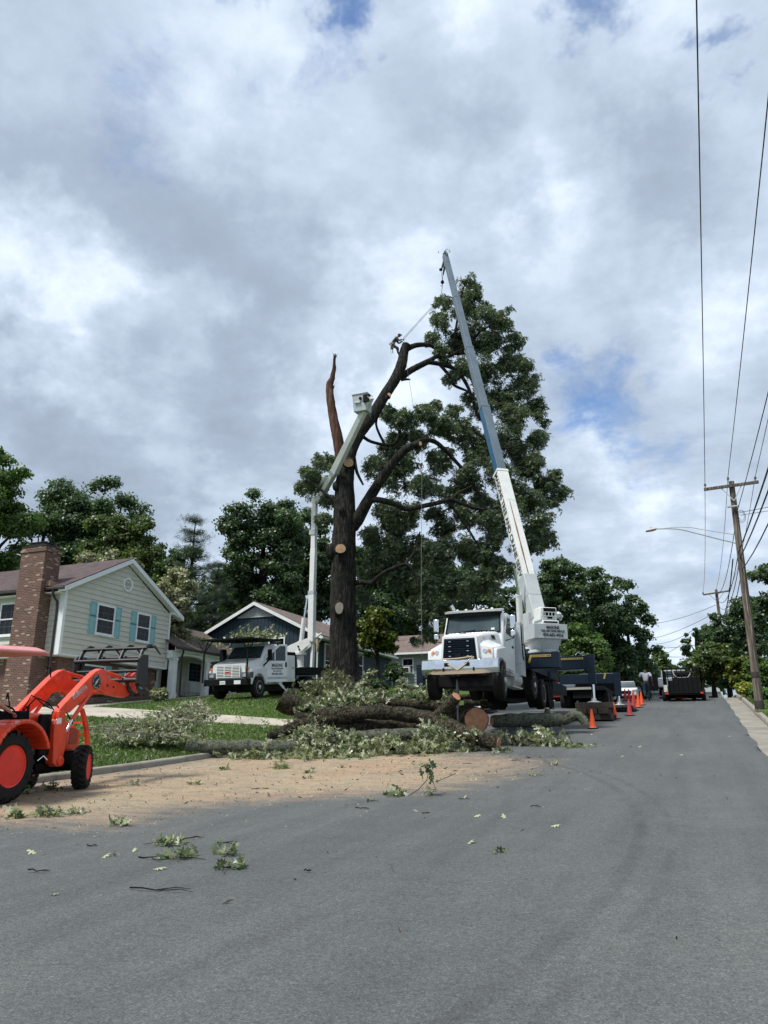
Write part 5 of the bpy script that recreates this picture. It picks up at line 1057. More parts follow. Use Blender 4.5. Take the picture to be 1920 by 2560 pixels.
b = MB(); b.box((1.18, Ya - 23.02, lrow(1390, 1650, Ya)), (.1, .012, .42), ry=.35); b.build('warning_stripe', V_YEL, ct); b = MB(); b.box((2.45, Yb - 23.02, 1.9), (.09, .012, .3), ry=.3); b.build('warning_stripe', V_YEL, ct)
b = MB()
for k in range(2): b.bar((1.32, 7.9 + k * .32, 1.4), (1.36, 8.15 + k * .32, -.05), .03)
for k in range(6): z = 1.3 - k * .22; y = 7.9 + (1.4 - z) * .17; b.bar((1.34, y, z), (1.34, y + .32, z), .03)
b.build('ladder', V_BLK, ct)
b = MB(); zc = lrow(1440, 1637, Ya); b.tube([(1.9, 11.7, zc), (2.0, 11.72, zc + .12), (2.12, 11.7, zc + .03), (2.25, 11.7, zc + .12), (2.2, 11.72, zc)], .03, 6); b.build('chain', V_CHR, ct)
b = MB(); b.b2((.1, 13.6, 1.9), (1.9, 14.2, 2.25)); b.build('tarp_roll', V_WHITE, ct, bevel=.08, seg=3)

# superstructure turned with the boom
A = P(1343, 1545, 29.9); TIP = P(1115, 648, 45.0); f2 = Vector((TIP.x - A.x, TIP.y - A.y, 0)).normalized(); l2 = Vector((-f2.y, f2.x, 0)); S = cw(P(1359, 1584, 29.4)); up = Vector((0, 0, 1))
SM = Matrix((l2 * -1, f2, up)).transposed().to_4x4(); SM.translation = S - f2 * .2; SM = SM @ Matrix.Scale(.95, 4)     # local: x right, y ahead, z up; origin in the centre of the lettered box
def sp(b, name, mat, par=ct, **k): b.xf(SM); return b.build(name, mat, par, **k)
b = MB(); b.b2((-.72, -.45, -.28), (.72, .5, .30)); cwt = sp(b, 'counterweight', V_GRY, bevel=.01)
M0 = SM @ frame((0.08, -.462, 0), (1, 0, 0), (0, 0, 1))
text('MASONS', 'lettering', V_TXT, cwt, M0 @ Matrix.Translation((0, .155, 0)), .17, bold=.004, sx=.82); text('TREE AND CRANE SERVICES', 'lettering', V_TXT, cwt, M0 @ Matrix.Translation((0, .015, 0)), .112, bold=.002, sx=.72); text('434-665-4416', 'lettering', V_TXT, cwt, M0 @ Matrix.Translation((0, -.14, 0)), .18, bold=.004, sx=.86)
zb = 4.87 - 2.95 - S.z
b = MB(); b.loft([[(x * (.34 + .12 * k), y * (.5 + .15 * k) + .25, z) for x, y in ((-1, -1), (1, -1), (1, 1), (-1, 1))] for k, z in ((0, zb), (1, -.28))]); b.lathe((0, .3, zb - .02), [(.62, 0), (.62, .1), (.5, .14), (.001, .14)], 'Z', 28); b.b2((-.5, .5, -.28), (-.3, 1.6, .9)); b.b2((.3, .5, -.28), (.5, 1.6, .9)); sp(b, 'turret', V_GRY, bevel=.01)
b = MB(); b.b2((-.30, -.38, .30), (.42, .3, .46)); b.b2((-.36, -.34, .46), (.36, .3, .98)); hs = sp(b, 'winch_housing', V_WHITE2, bevel=.03)
b = MB(); b.b2((-.22, -.36, .80), (.30, -.33, .95)); b.b2((-.22, -.36, .63), (.30, -.33, .76)); b.b2((-.06, -.36, .52), (.14, -.33, .60)); b.b2((-.24, -.395, .345), (.34, -.375, .41)); sp(b, 'housing_opening', V_BLK, hs)
b = MB()
for z in (.78, .62): b.bar((-.34, -.38, z), (.36, -.38, z), .022)
for x in (-.18, -.02, .12, .26): b.bar((x, -.38, .62), (x, -.38, .78), .02)
sp(b, 'guard_rail', V_WHITE2, hs)
random.seed(2); b = MB()
for k in range(9):
    c = Vector((.55 + random.uniform(-.13, .13), -.1 + random.uniform(-.1, .1), .68 + random.uniform(-.12, .12))); r_ = random.uniform(.07, .14)
    b.lathe(c, [(.001, -r_), (r_ * .8, -r_ * .5), (r_, 0), (r_ * .6, r_ * .6), (.001, r_)], 'Z', 7, Matrix.Rotation(k, 3, 'X'))
b.xf(SM); pb = b; pb.M = Matrix.Translation(c0); ob_ = pb.build('plastic_bag', flat('bag_white', (.6, .62, .62), .4), None, ang=20); tag(ob_, 'crumpled white plastic bag tied to the side of the crane winch housing', 'bag')
# gantry panel behind the cab
b = MB(); b.b2((.0, 3.72, .9), (1.18, 4.35, 2.75)); b.b2((.75, 3.7, 1.3), (1.2, 3.72, 2.6)); b.build('cab_back_cabinet', V_GRY, ct, bevel=.015)
b = MB(); b.tube([(1.21, 3.75, 2.6), (1.22, 3.8, 1.6), (1.22, 3.95, 1.45)], .02, 6); b.tube([(1.2, 3.9, 2.0), (1.22, 4.2, 1.98), (1.22, 4.25, 1.4)], .018, 6); b.build('hydraulic_hoses', V_BLK, ct)
# boom: nested rectangular sections
Al, Tl = cw(A), cw(TIP); ax = (Tl - Al).normalized(); side = Vector((-f2.y, f2.x, 0)) * 1.0; topn = ax.cross(side).normalized(); topn = topn if topn.dot(f2) < 0 else -topn
def tfor(py):      # distance along the boom that shows at picture row py
    lo, hi = 0, 1
    for _ in range(40):
        m = (lo + hi) / 2; q = A + (TIP - A) * m; z = q.z - CAMH; Y = -q.x * sin(AZ) + q.y * cos(AZ); d = Y * cos(TH) + z * sin(TH); u_ = -Y * sin(TH) + z * cos(TH)
        if 1280 - 1920 * u_ / d > py: lo = m
        else: hi = m
    return (TIP - A).length * lo
def boomsec(name, t0, t1, w, h, mats, ch=.0):
    b = MB(); P_ = [Al + ax * t for t in (t0, t1)]; ring = [(-w / 2, h / 2), (w / 2, h / 2), (w / 2, -h * .35), (w * .25, -h / 2), (-w * .25, -h / 2), (-w / 2, -h * .35)]
    vs = [p + side * x + topn * y for p in P_ for x, y in ring]; n = len(ring); b.add(vs, [(0, 1, 2, 3, 4, 5), (6, 7, 8, 9, 10, 11)] + [(i, (i + 1) % n, n + (i + 1) % n, n + i) for i in range(n)]); b.mi = [0, 0] + [0, 1, 0, 0, 0, 1]
    return b.build(name, mats, ct, bevel=.012, smooth=False)
L_ = (TIP - A).length; t1, t2, t3, t4 = tfor(1182), tfor(1020), tfor(872), tfor(745)
BS = boomsec('boom_section', -.3, t1, .50, .56, [V_WHITE2, V_WHITE2]); boomsec('boom_section', t1 - .1, t2, .42, .48, [V_SIL, V_BLUE]); boomsec('boom_section', t2 - .1, t3, .365, .42, [V_SIL, V_SIL]); boomsec('boom_section', t3 - .1, t4, .32, .37, [V_SIL, V_SIL]); boomsec('boom_section', t4 - .1, L_, .275, .32, [V_SIL, V_SIL])
for t, w, h in ((t1, .54, .60), (t2, .45, .51), (t3, .39, .45), (t4, .34, .39)):
    b = MB(); b.bar(Al + ax * (t - .12), Al + ax * t, w, h, up=topn); b.build('boom_collar', V_WHITE2 if t == t1 else V_SIL, ct, bevel=.01)
b = MB(); b.bar(Al + ax * (-.1), Al + ax * (.9), .56, .6, up=topn); b.bar(Al + ax * .9, Al + ax * 1.9, .57, .60, up=topn); b.build('boom_foot', V_GRY, ct, bevel=.02)
# lettering down the left side, reading from the top
MT = frame(Al + ax * (t1 * .56 + .1) + side * .256 + topn * .0, -ax, topn); text('MASONS TREE AND CRANE SERVICES', 'lettering', V_TXT, BS, MT, .40, bold=.006, sx=.93)
b = MB(); rs = Vector(side); ta = tfor(1262); tb_ = tfor(1475)
for i in range(24):
    q0, q1 = ta + (tb_ - ta) * i / 24, ta + (tb_ - ta) * (i + 1) / 24; wd = lambda k: .012 + .020 * math.sin(pi * min(1, k * 1.0)) * (1 + .3 * math.sin(k * 23))
    m0, m1 = i / 24, (i + 1) / 24; o = topn * .2835; sh = side * .05
    b.add([Al + ax * q0 + o + sh - side * wd(m0), Al + ax * q0 + o + sh + side * wd(m0), Al + ax * q1 + o + sh + side * wd(m1), Al + ax * q1 + o + sh - side * wd(m1)], [(0, 1, 2, 3)])
b.build('rust_streak', V_RUST, BS, smooth=False)
b = MB(); m0 = Al + side * -.05; 
for t in (tfor(1262), tfor(1500), tfor(1512)): b.bar(Al + ax * t + topn * .283 - side * .2, Al + ax * (t + .12) + topn * .283, .015, .006, up=topn); b.bar(Al + ax * (t + .12) + topn * .283, Al + ax * t + topn * .283 + side * .2, .015, .006, up=topn)
b.build('weld_seam', V_GRY, BS)
# guide hooks and hoses on the right edge
b = MB()
for py in (1290, 1330, 1405, 1465): t = tfor(py); b.bar(Al + ax * t - side * .25 + topn * .1, Al + ax * t - side * .36 + topn * .18, .06, .12)
b.build('rope_guide', V_GRY, BS); b = MB(); b.tube([Al + ax * tfor(1520) - side * .36 + topn * .2, Al + ax * tfor(1465) - side * .36 + topn * .14, Al + ax * tfor(1400) - side * .30 + topn * .1], .02, 6); b.tube([Al + ax * tfor(1520) - side * .30 + topn * .05, Al + ax * tfor(1440) - side * .33, Al + ax * tfor(1400) - side * .28], .02, 6); b.build('hose', V_BLK, BS)
# lift cylinder beneath the boom
ca = cw(P(1302, 1590, 30.3)); cm = cw(P(1297, 1491, 30.4)); ce = cw(P(1287, 1420, 30.5)); b = MB(); b.cyl(ca, cm, .125); b.cyl(cm, cm + (cm - ca).normalized() * .06, .135); lc = b.build('lift_cylinder', V_WHITE2, ct); b = MB(); b.cyl(cm, ce, .06); b.build('cylinder_rod', V_CHR, lc)
# head of the boom
b = MB(); hd = Al + ax * L_
b.bar(hd - ax * .5, hd + ax * .42, .24, .34, up=topn); b.bar(hd + ax * .1, hd + ax * .5, .06, .5, up=topn); b.bar(hd + ax * .35 - topn * .1, hd + ax * .2 - topn * .75 , .10, .08, up=side); b.bar(hd - ax * .1 - topn * .1, hd - ax * .45 - topn * .8, .12, .16, up=side, w2=.05, h2=.05); b.build('boom_head', V_SIL, ct, bevel=.01)
for q in ((.25, -.15), (-.2, -.3)): b = MB(); b.lathe(hd + ax * q[0] + topn * q[1], [(.16, -.06), (.16, -.04), (.12, 0), (.16, .04), (.16, .06)], 'X', 18, Matrix((side, ax, topn)).transposed()); b.build('sheave', V_BLK, ct)
# load line, ball and sling
h1 = P(1104, 675, 45.1); h2 = P(1106, 705, 45.1); h3 = P(1103.5, 733, 45.1); h4 = P(1106, 760, 43); st_ = P(1108, 672, 45.1)
b = MB(); b.tube([h1, h2], .012, 5); b.tube([st_, h2], .012, 5); b.M = Matrix.Translation(c0).inverted(); ll = b.build('load_line', V_BLK, ct)
b = MB(); b.lathe(P(1102, 674, 45.1), [(.001, -.1), (.09, -.05), (.1, .04), (.001, .1)], 'Z', 12); b.M = Matrix.Translation(c0).inverted(); b.build('anti_two_block_weight', V_BLK, ct)
b = MB(); b.lathe(h2, [(.001, -.13), (.09, -.08), (.11, 0), (.07, .09), (.001, .12)], 'Z', 14); b.tube([h2, h2 - Vector((0, 0, .2)), h2 - Vector((.06, 0, .28)), h2 - Vector((.1, 0, .2))], .02, 6); b.M = Matrix.Translation(c0).inverted(); b.build('hook_ball', V_BLK, ct)
b = MB(); b.tube([h2 - Vector((0, 0, .25)), h3, P(1101, 745, 45.4), P(1098, 770, 46)], .014, 5); tag(b.build('sling', V_BLK, None), 'thin dark lifting sling hanging from the crane hook into the oak crown', 'sling')
# a caught sprig of leaves at the very tip
r_ = np.random.default_rng(1); hw = hd + c0; C = np.array(hw + ax * .45 + topn * .12) + r_.normal(0, .13, (26, 3)); tag(leaf_mesh('leaf_sprig', C, r_.normal(0, 1, (26, 3)), .17, L_OAK, None, 'oak'), 'small leafy sprig caught on the very tip of the crane boom', 'sprig')

# timber cribbing under the outrigger pads
TIM = flat('old_timber', (.05, .04, .032), .9, var=.5, scale=4, bmp=.5)
def crib(xc, yc, ztop, label, n=3, L_=1.5, big=False):
    z0 = g(yc); h = (ztop - z0); lay = max(2, round(h / .22)); th = h / lay; t = empty('timber_crib', (xc, yc, z0), 0, label, 'timber stack', 'timber cribbing under the outriggers')
    for k in range(lay):
        for i in range(n):
            o = (i - (n - 1) / 2) * (L_ * .9 / n); b = MB(); ln = L_ * random.uniform(.92, 1.15); dz = k * th + th / 2
            if k % 2 == 0: b.box((random.uniform(-.06, .06), o, dz), (ln, L_ * .82 / n, th * .97), rz=random.uniform(-.03, .03))
            else: b.box((o, random.uniform(-.06, .06), dz), (L_ * .82 / n, ln, th * .97), rz=random.uniform(-.03, .03))
            b.build('timber', TIM, t, bevel=.012)
random.seed(8)
for (o, lb, dz) in ((O1, 'stack of dark timbers under the near right outrigger foot, beside the second cone', pa + 2.95 - g(Ya)), (O3, 'stack of dark timbers under the far right outrigger foot', pb2 + 2.95 - g(Yb)), (O2, 'stack of dark timbers under the outrigger left of the crane truck', .8), (O4, 'stack of dark timbers under the far left outrigger', pb2 + 2.95 - g(Yb))):
    xx, yy = o[0] + c0.x, o[1] + c0.y; crib(xx, yy, g(yy) + dz - .02, lb)
# ------------------------------------------------------------------ bucket truck on the lawn
bt = empty('bucket_truck', (-20.25, 31.0, 3.57), 0, 'white bucket truck with open door and black overhead rack, parked before the navy house', 'bucket truck'); bt.rotation_euler = (.078, 0, 0)
BM = Matrix.Translation(bt.location) @ Matrix.Rotation(.078, 4, 'X'); BI = BM.inverted()
def bw(v): return BI @ Vector(v)
b = MB(); b.loft([ring_sec(.12, 1.75, .92, 1.56, .1), ring_sec(.25, 1.82, .88, 1.62, .12), ring_sec(.8, 1.92, .88, 1.74, .15), ring_sec(1.5, 2.02, .88, 1.88, .15)]); hood = b.build('hood', V_WHITE, bt, ang=50)
for s in (-1, 1):
    b = MB(); b.prism(arch_poly(.14, 1.75, .62, 1.32, .98, .5, .60, slope=.1, nose=.04), s * .62, s * 1.14, 'X'); b.build('fender', V_WHITE, bt, bevel=.06, seg=3)
    b = MB(); b.b2((s * .70, .07, .92), (s * 1.1, .2, 1.20)); b.b2((s * 1.0, .1, .92), (s * 1.155, .42, 1.20)); b.build('headlight_bezel', flat('bezel_grey', (.09, .095, .1), .5), bt, bevel=.03); b = MB(); b.b2((s * .78, .055, .99), (s * 1.02, .07, 1.13)); b.build('headlight', V_LENS, bt)
    b = MB(); b.b2((s * .92, .12, 1.30), (s * 1.06, .2, 1.42)); b.build('marker_light', V_AMB, bt, bevel=.01)
b = MB(); b.b2((-.62, .07, .97), (.62, .125, 1.50)); gg = b.build('grille', V_BLK, bt)
b = MB()
for k in range(8): z = .985 + k * .0695; b.b2((-.63, .045, z - .017), (.63, .075, z + .017))
for x in (-.63, -.21, .21, .63): b.b2((x - .018, .047, .96), (x + .018, .077, 1.5))
b.build('grille_bars', V_WHITE, gg)
text('GMC', 'grille_letters', V_RED, gg, frame((0, .04, 1.19), (1, 0, 0), (0, 0, 1)), .13, bold=.006, sx=1.2)
b = MB(); b.b2((-1.2, -.12, .60), (1.2, .12, .90)); b.build('bumper', V_BLK, bt, bevel=.02)
b = MB(); b.b2((-.32, -.14, .66), (-.02, -.122, .82)); pl_ = b.build('number_plate', V_WHITE, bt); b = MB()
for k in range(6): b.b2((-.29 + k * .042, -.1435, .70), (-.29 + k * .042 + .026, -.1405, .77))
b.build('plate_marks', V_GRY, pl_)
b = MB(); b.b2((.45, -.14, .66), (.80, -.122, .83)); b.build('bumper_sign', V_WHITE, bt)
# cab
b = MB(); b.loft([cabsec(.62, 1.35, 3.25, 2.0), cabsec(1.86, 1.35, 3.25, 2.06), cabsec(1.92, 1.42, 3.25, 2.03), cabsec(2.46, 1.95, 3.22, 1.86), cabsec(2.56, 2.05, 3.15, 1.72, .15)]); b.build('cab', V_WHITE, bt, ang=35)
fr = lambda x, z, o=0: (x, 1.38 + (z - 1.88) * .95 - o, z)
b = MB(); b.add([fr(-.93, 1.90, .02), fr(.93, 1.90, .02), fr(.84, 2.44, .02), fr(-.84, 2.44, .02), fr(-.93, 1.9, -.03), fr(.93, 1.9, -.03), fr(.84, 2.44, -.03), fr(-.84, 2.44, -.03)], [(0, 1, 2, 3), (7, 6, 5, 4), (0, 4, 5, 1), (1, 5, 6, 2), (2, 6, 7, 3), (3, 7, 4, 0)]); ws = b.build('windshield', V_GLS, bt, smooth=False)
b = MB(); b.tube([fr(-.96, 1.88, .03), fr(.96, 1.88, .03)], .025, 6); b.tube([fr(-.8, 1.92, .05), fr(-.1, 2.0, .05)], .012, 5); b.tube([fr(.1, 1.92, .05), fr(.75, 2.0, .05)], .012, 5); b.build('wipers', V_BLK, ws)
b = MB(); b.prism([(1.75, 1.2), (3.1, 1.2), (3.1, 1.85), (1.62, 1.85)], -1.045, -1.03, 'X'); b.build('door', V_WHITE, bt)
# the open door, swung out about its front hinge
DM = Matrix.Translation((1.03, 1.55, 0)) @ Matrix.Rotation(R(-16), 4, 'Z')
b = MB(); b.prism([(0, .72), (1.52, .72), (1.52, 2.52), (1.05, 2.52), (.05, 1.95), (0, 1.9)], 0, .06, 'X'); b.xf(DM)
dpoly = MB(); dpoly.prism([(0, .72), (1.52, .72), (1.52, 1.72), (0, 1.72)], 0, .06, 'X'); dpoly.prism([(0, 1.72), (.1, 1.72), (.1, 1.94), (0, 1.88)], 0, .058, 'X'); dpoly.prism([(1.40, 1.72), (1.52, 1.72), (1.52, 2.52), (1.40, 2.52)], 0, .058, 'X')
dpoly.prism([(.0, 1.87), (1.0, 2.52), (1.40, 2.52), (1.40, 2.43), (1.02, 2.43), (.1, 1.84)], 0, .057, 'X'); dpoly.prism([(.66, 1.72), (.72, 1.72), (.72, 2.2), (.66, 2.18)], 0, .055, 'X'); dpoly.xf(DM); door = dpoly.build('door', V_WHITE, bt, bevel=.008)
b = MB(); b.prism([(.1, 1.73), (.66, 1.73), (.66, 2.14), (.1, 1.86)], .02, .03, 'X'); b.prism([(.72, 1.73), (1.4, 1.73), (1.4, 2.43), (1.02, 2.43), (.72, 2.22)], .02, .03, 'X'); b.xf(DM); b.build('door_window', V_GLS, door)
b = MB(); b.prism([(1.36, 1.42), (1.46, 1.42), (1.46, 1.66), (1.36, 1.66)], .06, .09, 'X'); b.xf(DM); b.build('handle', V_BLK, door, bevel=.02)
for (s_, z, h_, sx, bo) in (('MASONS', 1.5, .23, .8, .004), ('TREE AND CRANE SERVICES', 1.345, .10, .62, .001), ('FREE ESTIMATES', 1.23, .085, .92, .001), ('434-665-4416', 1.10, .155, .83, .003)):
    text(s_, 'lettering', V_TXT, door, DM @ frame((.063, .82, z), (0, 1, 0), (0, 0, 1)), h_, bold=bo, sx=sx)
b = MB(); b.prism([(.0, .86), (1.5, .86), (1.5, .97), (.0, .97)], .06, .07, 'X'); b.xf(DM); b.build('door_trim', flat('door_silver', (.5, .5, .5), .4), door)
for s in (-1, 1):
    b = MB(); x = s * 1.35; b.b2((x - .1, 1.5, 1.75), (x + .1, 1.62, 2.25)); mm = b.build('mirror', V_BLK, bt, bevel=.03); b = MB(); b.tube([(s * 1.02, 1.55, 1.52), (s * 1.1, 1.45, 1.52), (x, 1.55, 1.78)], .035, 6); b.build('mirror_arm', V_BLK, mm)
b = MB(); b.b2((-1.06, 1.9, 1.0), (-1.045, 2.3, 1.6)); b.build('exhaust_stack', V_BLK, bt); b = MB(); b.b2((-1.35, 1.35, 1.75), (-1.1, 1.65, 2.35)); b.build('air_cleaner', V_BLK, bt, bevel=.05)
# tool box, headboard, deck
b = MB(); b.b2((.45, 3.3, .72), (1.14, 4.45, 2.02)); tb = b.build('tool_box', V_WHITE, bt, bevel=.012); b = MB(); b.b2((1.14, 3.42, .80), (1.152, 4.36, 1.94)); td = b.build('tool_box_door', V_WHITE, tb, bevel=.008); b = MB(); b.b2((1.15, 4.2, 1.36), (1.17, 4.26, 1.44)); b.build('latch', V_BLK, td)
b = MB(); b.b2((-1.1, 3.3, 2.03), (1.1, 4.6, 2.2)); b.b2((-1.1, 4.46, .8), (1.13, 4.62, 2.1)); b.build('headboard', V_BLK, bt, bevel=.02)
b = MB(); b.b2((-1.15, 4.6, 1.10), (1.17, 9.6, 1.32)); b.b2((-.45, .2, .45), (.45, 9.5, .85)); b.b2((-.9, 1.7, .3), (1.0, 3.3, .70)); b.b2((-.9, .4, .35), (.9, 1.2, .75)); b.b2((-.8, 3.6, .4), (.8, 5.2, 1.0)); b.b2((1.05, 4.6, 1.32), (1.17, 9.6, 1.42)); b.build('flatbed', V_BLK, bt)
b = MB(); b.b2((.55, 1.85, .66), (1.12, 3.2, .72)); b.build('step', V_WHITE, bt)
wheel(bt, (1.02, .98, .5), .5, .28, 1, 'alloy', .0); wheel(bt, (-1.02, .98, .5), .5, .28, -1, 'alloy')
for s in (-1, 1): wheel(bt, (s * 1.02, 6.05, .5), .5, .26, s, 'deep', rimmat=V_ALU); wheel(bt, (s * .73, 6.05, .5), .5, .26, s, 'flat', lugs=False)
# overhead rack
b = MB(); z = 2.72; x0, x1, y0, y1 = -1.32, 1.25, -.25, 2.75
for p, q in (((x0, y0, z), (x1, y0, z)), ((x1, y0, z), (x1, y1, z)), ((x1, y1, z), (x0, y1, z)), ((x0, y1, z), (x0, y0, z))): b.bar(p, q, .07)
for k in range(1, 24): x = x0 + (x1 - x0) * k / 24; b.bar((x, y0, z), (x, y1, z), .05, .03)
b.b2((x0, y0, z + .02), (x1, y1, z + .035)); rk = b.build('overhead_rack', V_BLK, bt)
for x in (x0 + .1, x1 - .1):
    b = MB(); b.bar((x, -.2, .75), (x, -.1, 2.2), .06); b.bar((x, -.1, 2.15), (x - .32, -.2, z), .035); b.bar((x, -.1, 2.15), (x + .3 if x < 0 else x + .1, -.2, z), .035); b.bar((x, -.1, 2.15), (x, .6, z), .035); b.build('rack_post', V_BLK, rk)
# outrigger strut reaching down to the grass
b = MB(); q0, q1, q2 = bw(onY(690, 1697, 33.4)), bw(onY(710, 1720, 33.6)), bw(onY(731, 1742, 33.8)); b.bar((1.0, q0.y, q0.z), q0, .1); b.bar(q0, q1, .11); b.bar(q1, q2, .06); b.build('stabiliser', V_WHITE2, bt)
# turret, booms and bucket
YB = 38.4
def bx(px, py): return bw(onY(px, py, YB))
b = MB(); c1, c2 = bx(752, 1668), bx(751, 1637); b.cyl((c1.x, c1.y, 1.3), c1, .24); b.cyl(c1, c2, .17, .22); b.cyl(c2, c2 + Vector((0, 0, .12)), .34); tq = b.build('turret', V_WHITE2, bt)
poly = [(715, 1630), (719, 1621), (735, 1612), (752, 1605), (775, 1596), (784, 1600), (783, 1610), (757, 1632), (748, 1634)]
for o in (-.24, .2):
    P0 = [bx(*q) for q in poly]; n = len(P0); b = MB(); off = Vector((-.1, o, 0)); b.add([p + off for p in P0] + [p + off + Vector((0, .04, 0)) for p in P0], [tuple(range(n)), tuple(range(2 * n - 1, n - 1, -1))] + [(i, n + i, n + (i + 1) % n, (i + 1) % n) for i in range(n)]); b.build('turret_plate', V_WHITE2, bt)
b = MB()
for (px, py) in ((755, 1616), (758, 1624)): c = bx(px, py); b.cyl(c + Vector((-.1, -.29, 0)), c + Vector((-.1, -.2, 0)), .05)
b.build('turret_pin', V_BLK, bt); b = MB(); b.bar(bx(716, 1628), bx(732, 1628), .16); b.bar(bx(717, 1624), bx(752, 1604), .16); b.build('turret_motor', V_WHITE2, bt, bevel=.03)
ELB = onY(787, 1248, YB); lo_ = onY(779, 1606, YB)
b = MB(); b.bar(bw(lo_), bw(onY(781, 1480, YB)), .34, .36, up=(0, 1, 0)); b.bar(bw(onY(781, 1480, YB)), bw(onY(784.5, 1372, YB)), .30, .32, up=(0, 1, 0)); b.bar(bw(onY(784.5, 1372, YB)), bw(ELB), .28, .30, up=(0, 1, 0)); lb = b.build('lower_boom', V_WHITE2, bt, bevel=.02)
b = MB(); b.bar(bw(onY(783, 1338, YB)) + Vector((0, 0, 0)), bw(onY(784, 1326, YB)), .36, .38, up=(0, 1, 0)); b.bar(bw(onY(781, 1486, YB)), bw(onY(781, 1478, YB)), .37, .39, up=(0, 1, 0)); b.build('boom_band', V_GRY, lb)
b = MB(); b.bar(bx(783, 1605), bx(780, 1668), .16); b.build('boom_rest', V_WHITE2, bt)
b = MB(); b.cyl(bx(753, 1606), bx(760, 1545), .13); cyl_ = b.build('lift_cylinder', V_WHITE2, bt); b = MB(); b.cyl(bx(760, 1545), bx(768, 1494), .05); b.bar(bx(766, 1494), bx(776, 1490), .2); b.build('cylinder_rod', V_CHR, cyl_)
def bc(px, py, cy):       # point at a given distance straight ahead of the camera (level)
    r = ray(px, py); fwd = -r.x * sin(AZ) + r.y * cos(AZ); return P(px, py, cy / fwd)
cyE = -ELB.x * sin(AZ) + ELB.y * cos(AZ); K0 = bc(795, 1254, cyE - .1); K1 = bc(833, 1186, cyE - 2.3); U1 = bc(927, 993, 37.0)
b = MB(); b.bar(bw(K0), bw(K1), .30, .34, up=(0, 1, 0)); b.bar(bw(K0) + Vector((-.35, 0, .1)), bw(K0) + Vector((.1, 0, 0)), .3, .3); b.build('knuckle_arm', V_WHITE2, bt, bevel=.02)
b = MB(); b.bar(bw(K1), bw(U1), .37, .38, up=(0, 1, 0), w2=.27, h2=.3); ub = b.build('upper_boom', V_WHITE2, bt, bevel=.015)
b = MB(); m = bw(K1).lerp(bw(U1), .04); b.bar(bw(K1), m, .40, .41, up=(0, 1, 0)); b.build('boom_collar', V_GRY, ub)
b = MB(); mk = bw(K1).lerp(bw(U1), .48); mk2 = bw(K1).lerp(bw(U1), .56); b.bar(mk + Vector((.05, -.17, 0)), mk2 + Vector((.05, -.17, 0)), .12, .02, up=(0, 1, 0)); b.build('warning_label', flat('label_grey', (.2, .2, .2), .5), ub)
b = MB(); a0, a1, a2 = bc(779, 1240, cyE), bc(792, 1222, cyE - .6), bc(815, 1192, cyE - 1.7); b.cyl(bw(a1), bw(a2), .11); cy2 = b.build('elbow_cylinder', V_WHITE2, bt); b = MB(); b.cyl(bw(a0), bw(a1), .05); b.bar(bw(a2), bw(bc(829, 1187, cyE - 1.2)), .14); b.build('cylinder_rod', V_CHR, cy2)
# bucket
Bc = bc(906, 1010, 37.6); Bl = bw(Bc); u = 1 / 1920 * (38.6 / (cos(TH) - .14 * sin(TH)))
b = MB(); wt, wb_, ht = .42, .37, .5
o = []
for (w, z) in ((wb_, -ht), (wt, ht - .12), (wt + .04, ht - .08), (wt + .04, ht), (wt - .04, ht), (wb_ - .05, -ht + .05)): o.append([(Bl.x + x * w, Bl.y + y * w * .9, Bl.z + z) for x, y in ((-1, -1), (1, -1), (1, 1), (-1, 1))])
b.loft(o); bk = b.build('bucket', V_GRY, bt, bevel=.03); b = MB(); b.box((Bl.x - .12, Bl.y - .40, Bl.z - .02), (.34, .05, .12)); b.build('bucket_step', V_GRY, bk, bevel=.02)
b = MB(); b.b2((Bl.x + .25, Bl.y - .5, Bl.z - .1), (Bl.x + .6, Bl.y - .3, Bl.z + .3)); b.cyl((Bl.x + .05, Bl.y - .42, Bl.z + .18), (Bl.x + .05, Bl.y - .36, Bl.z + .18), .08); b.build('bucket_mount', V_BLK, bk)
b = MB(); c = bx(797, 1612); b.tube([bx(783, 1598), bx(795, 1590), bx(804, 1583)], .05, 6); b.build('hose', V_WHITE2, bt)
b = MB(); b.bar(bx(778, 1606), bx(790, 1606), .12); b.tube([bx(793, 1598), bx(794, 1615), bx(792, 1630)], [.07, .09, .05], 6, jit=.2); b.build('rolled_strap', V_TAN, bt)
b = MB(); b.loft([[(x, y, zz) for x, y in ((.2, 7.2), (.2, 9.4), (-.9, 9.2), (-.9, 7.0))] for zz in (1.33, 1.5)]); b.build('deck_load', V_BLK, bt)
# ------------------------------------------------------------------ loader tractor
ORG = flat('tractor_orange', (.88, .066, .018), .33, var=.26, scale=5, coat=.4); ORGD = flat('grille_orange', (.35, .05, .02), .5); T_BLK = flat('grapple_black', (.014, .014, .015), .42, var=.3); T_RED = flat('rim_orange', (.84, .03, .016), .38, var=.15)
PH = R(-7); tz = g(10.55); tk = empty('tractor', (-11.85, 10.55, tz), -PH, 'orange compact loader tractor with raised black grapple at the left picture edge', 'tractor'); tk.rotation_euler = (R(3.2), 0, -PH)
TM = Matrix.Translation(tk.location) @ tk.rotation_euler.to_matrix().to_4x4(); TI = TM.inverted()
def tp(px, py, off):                       # picture point on the vertical plane x=off of the tractor
    o = TI @ Vector((0, 0, CAMH)); r = TI.to_3x3() @ ray(px, py); k = (off - o.x) / r.x; return o + r * k
def z1(a, b_, off): q = tp(a / 3.607, 1560 + b_ / 3.607, off); return (q.y, q.z)
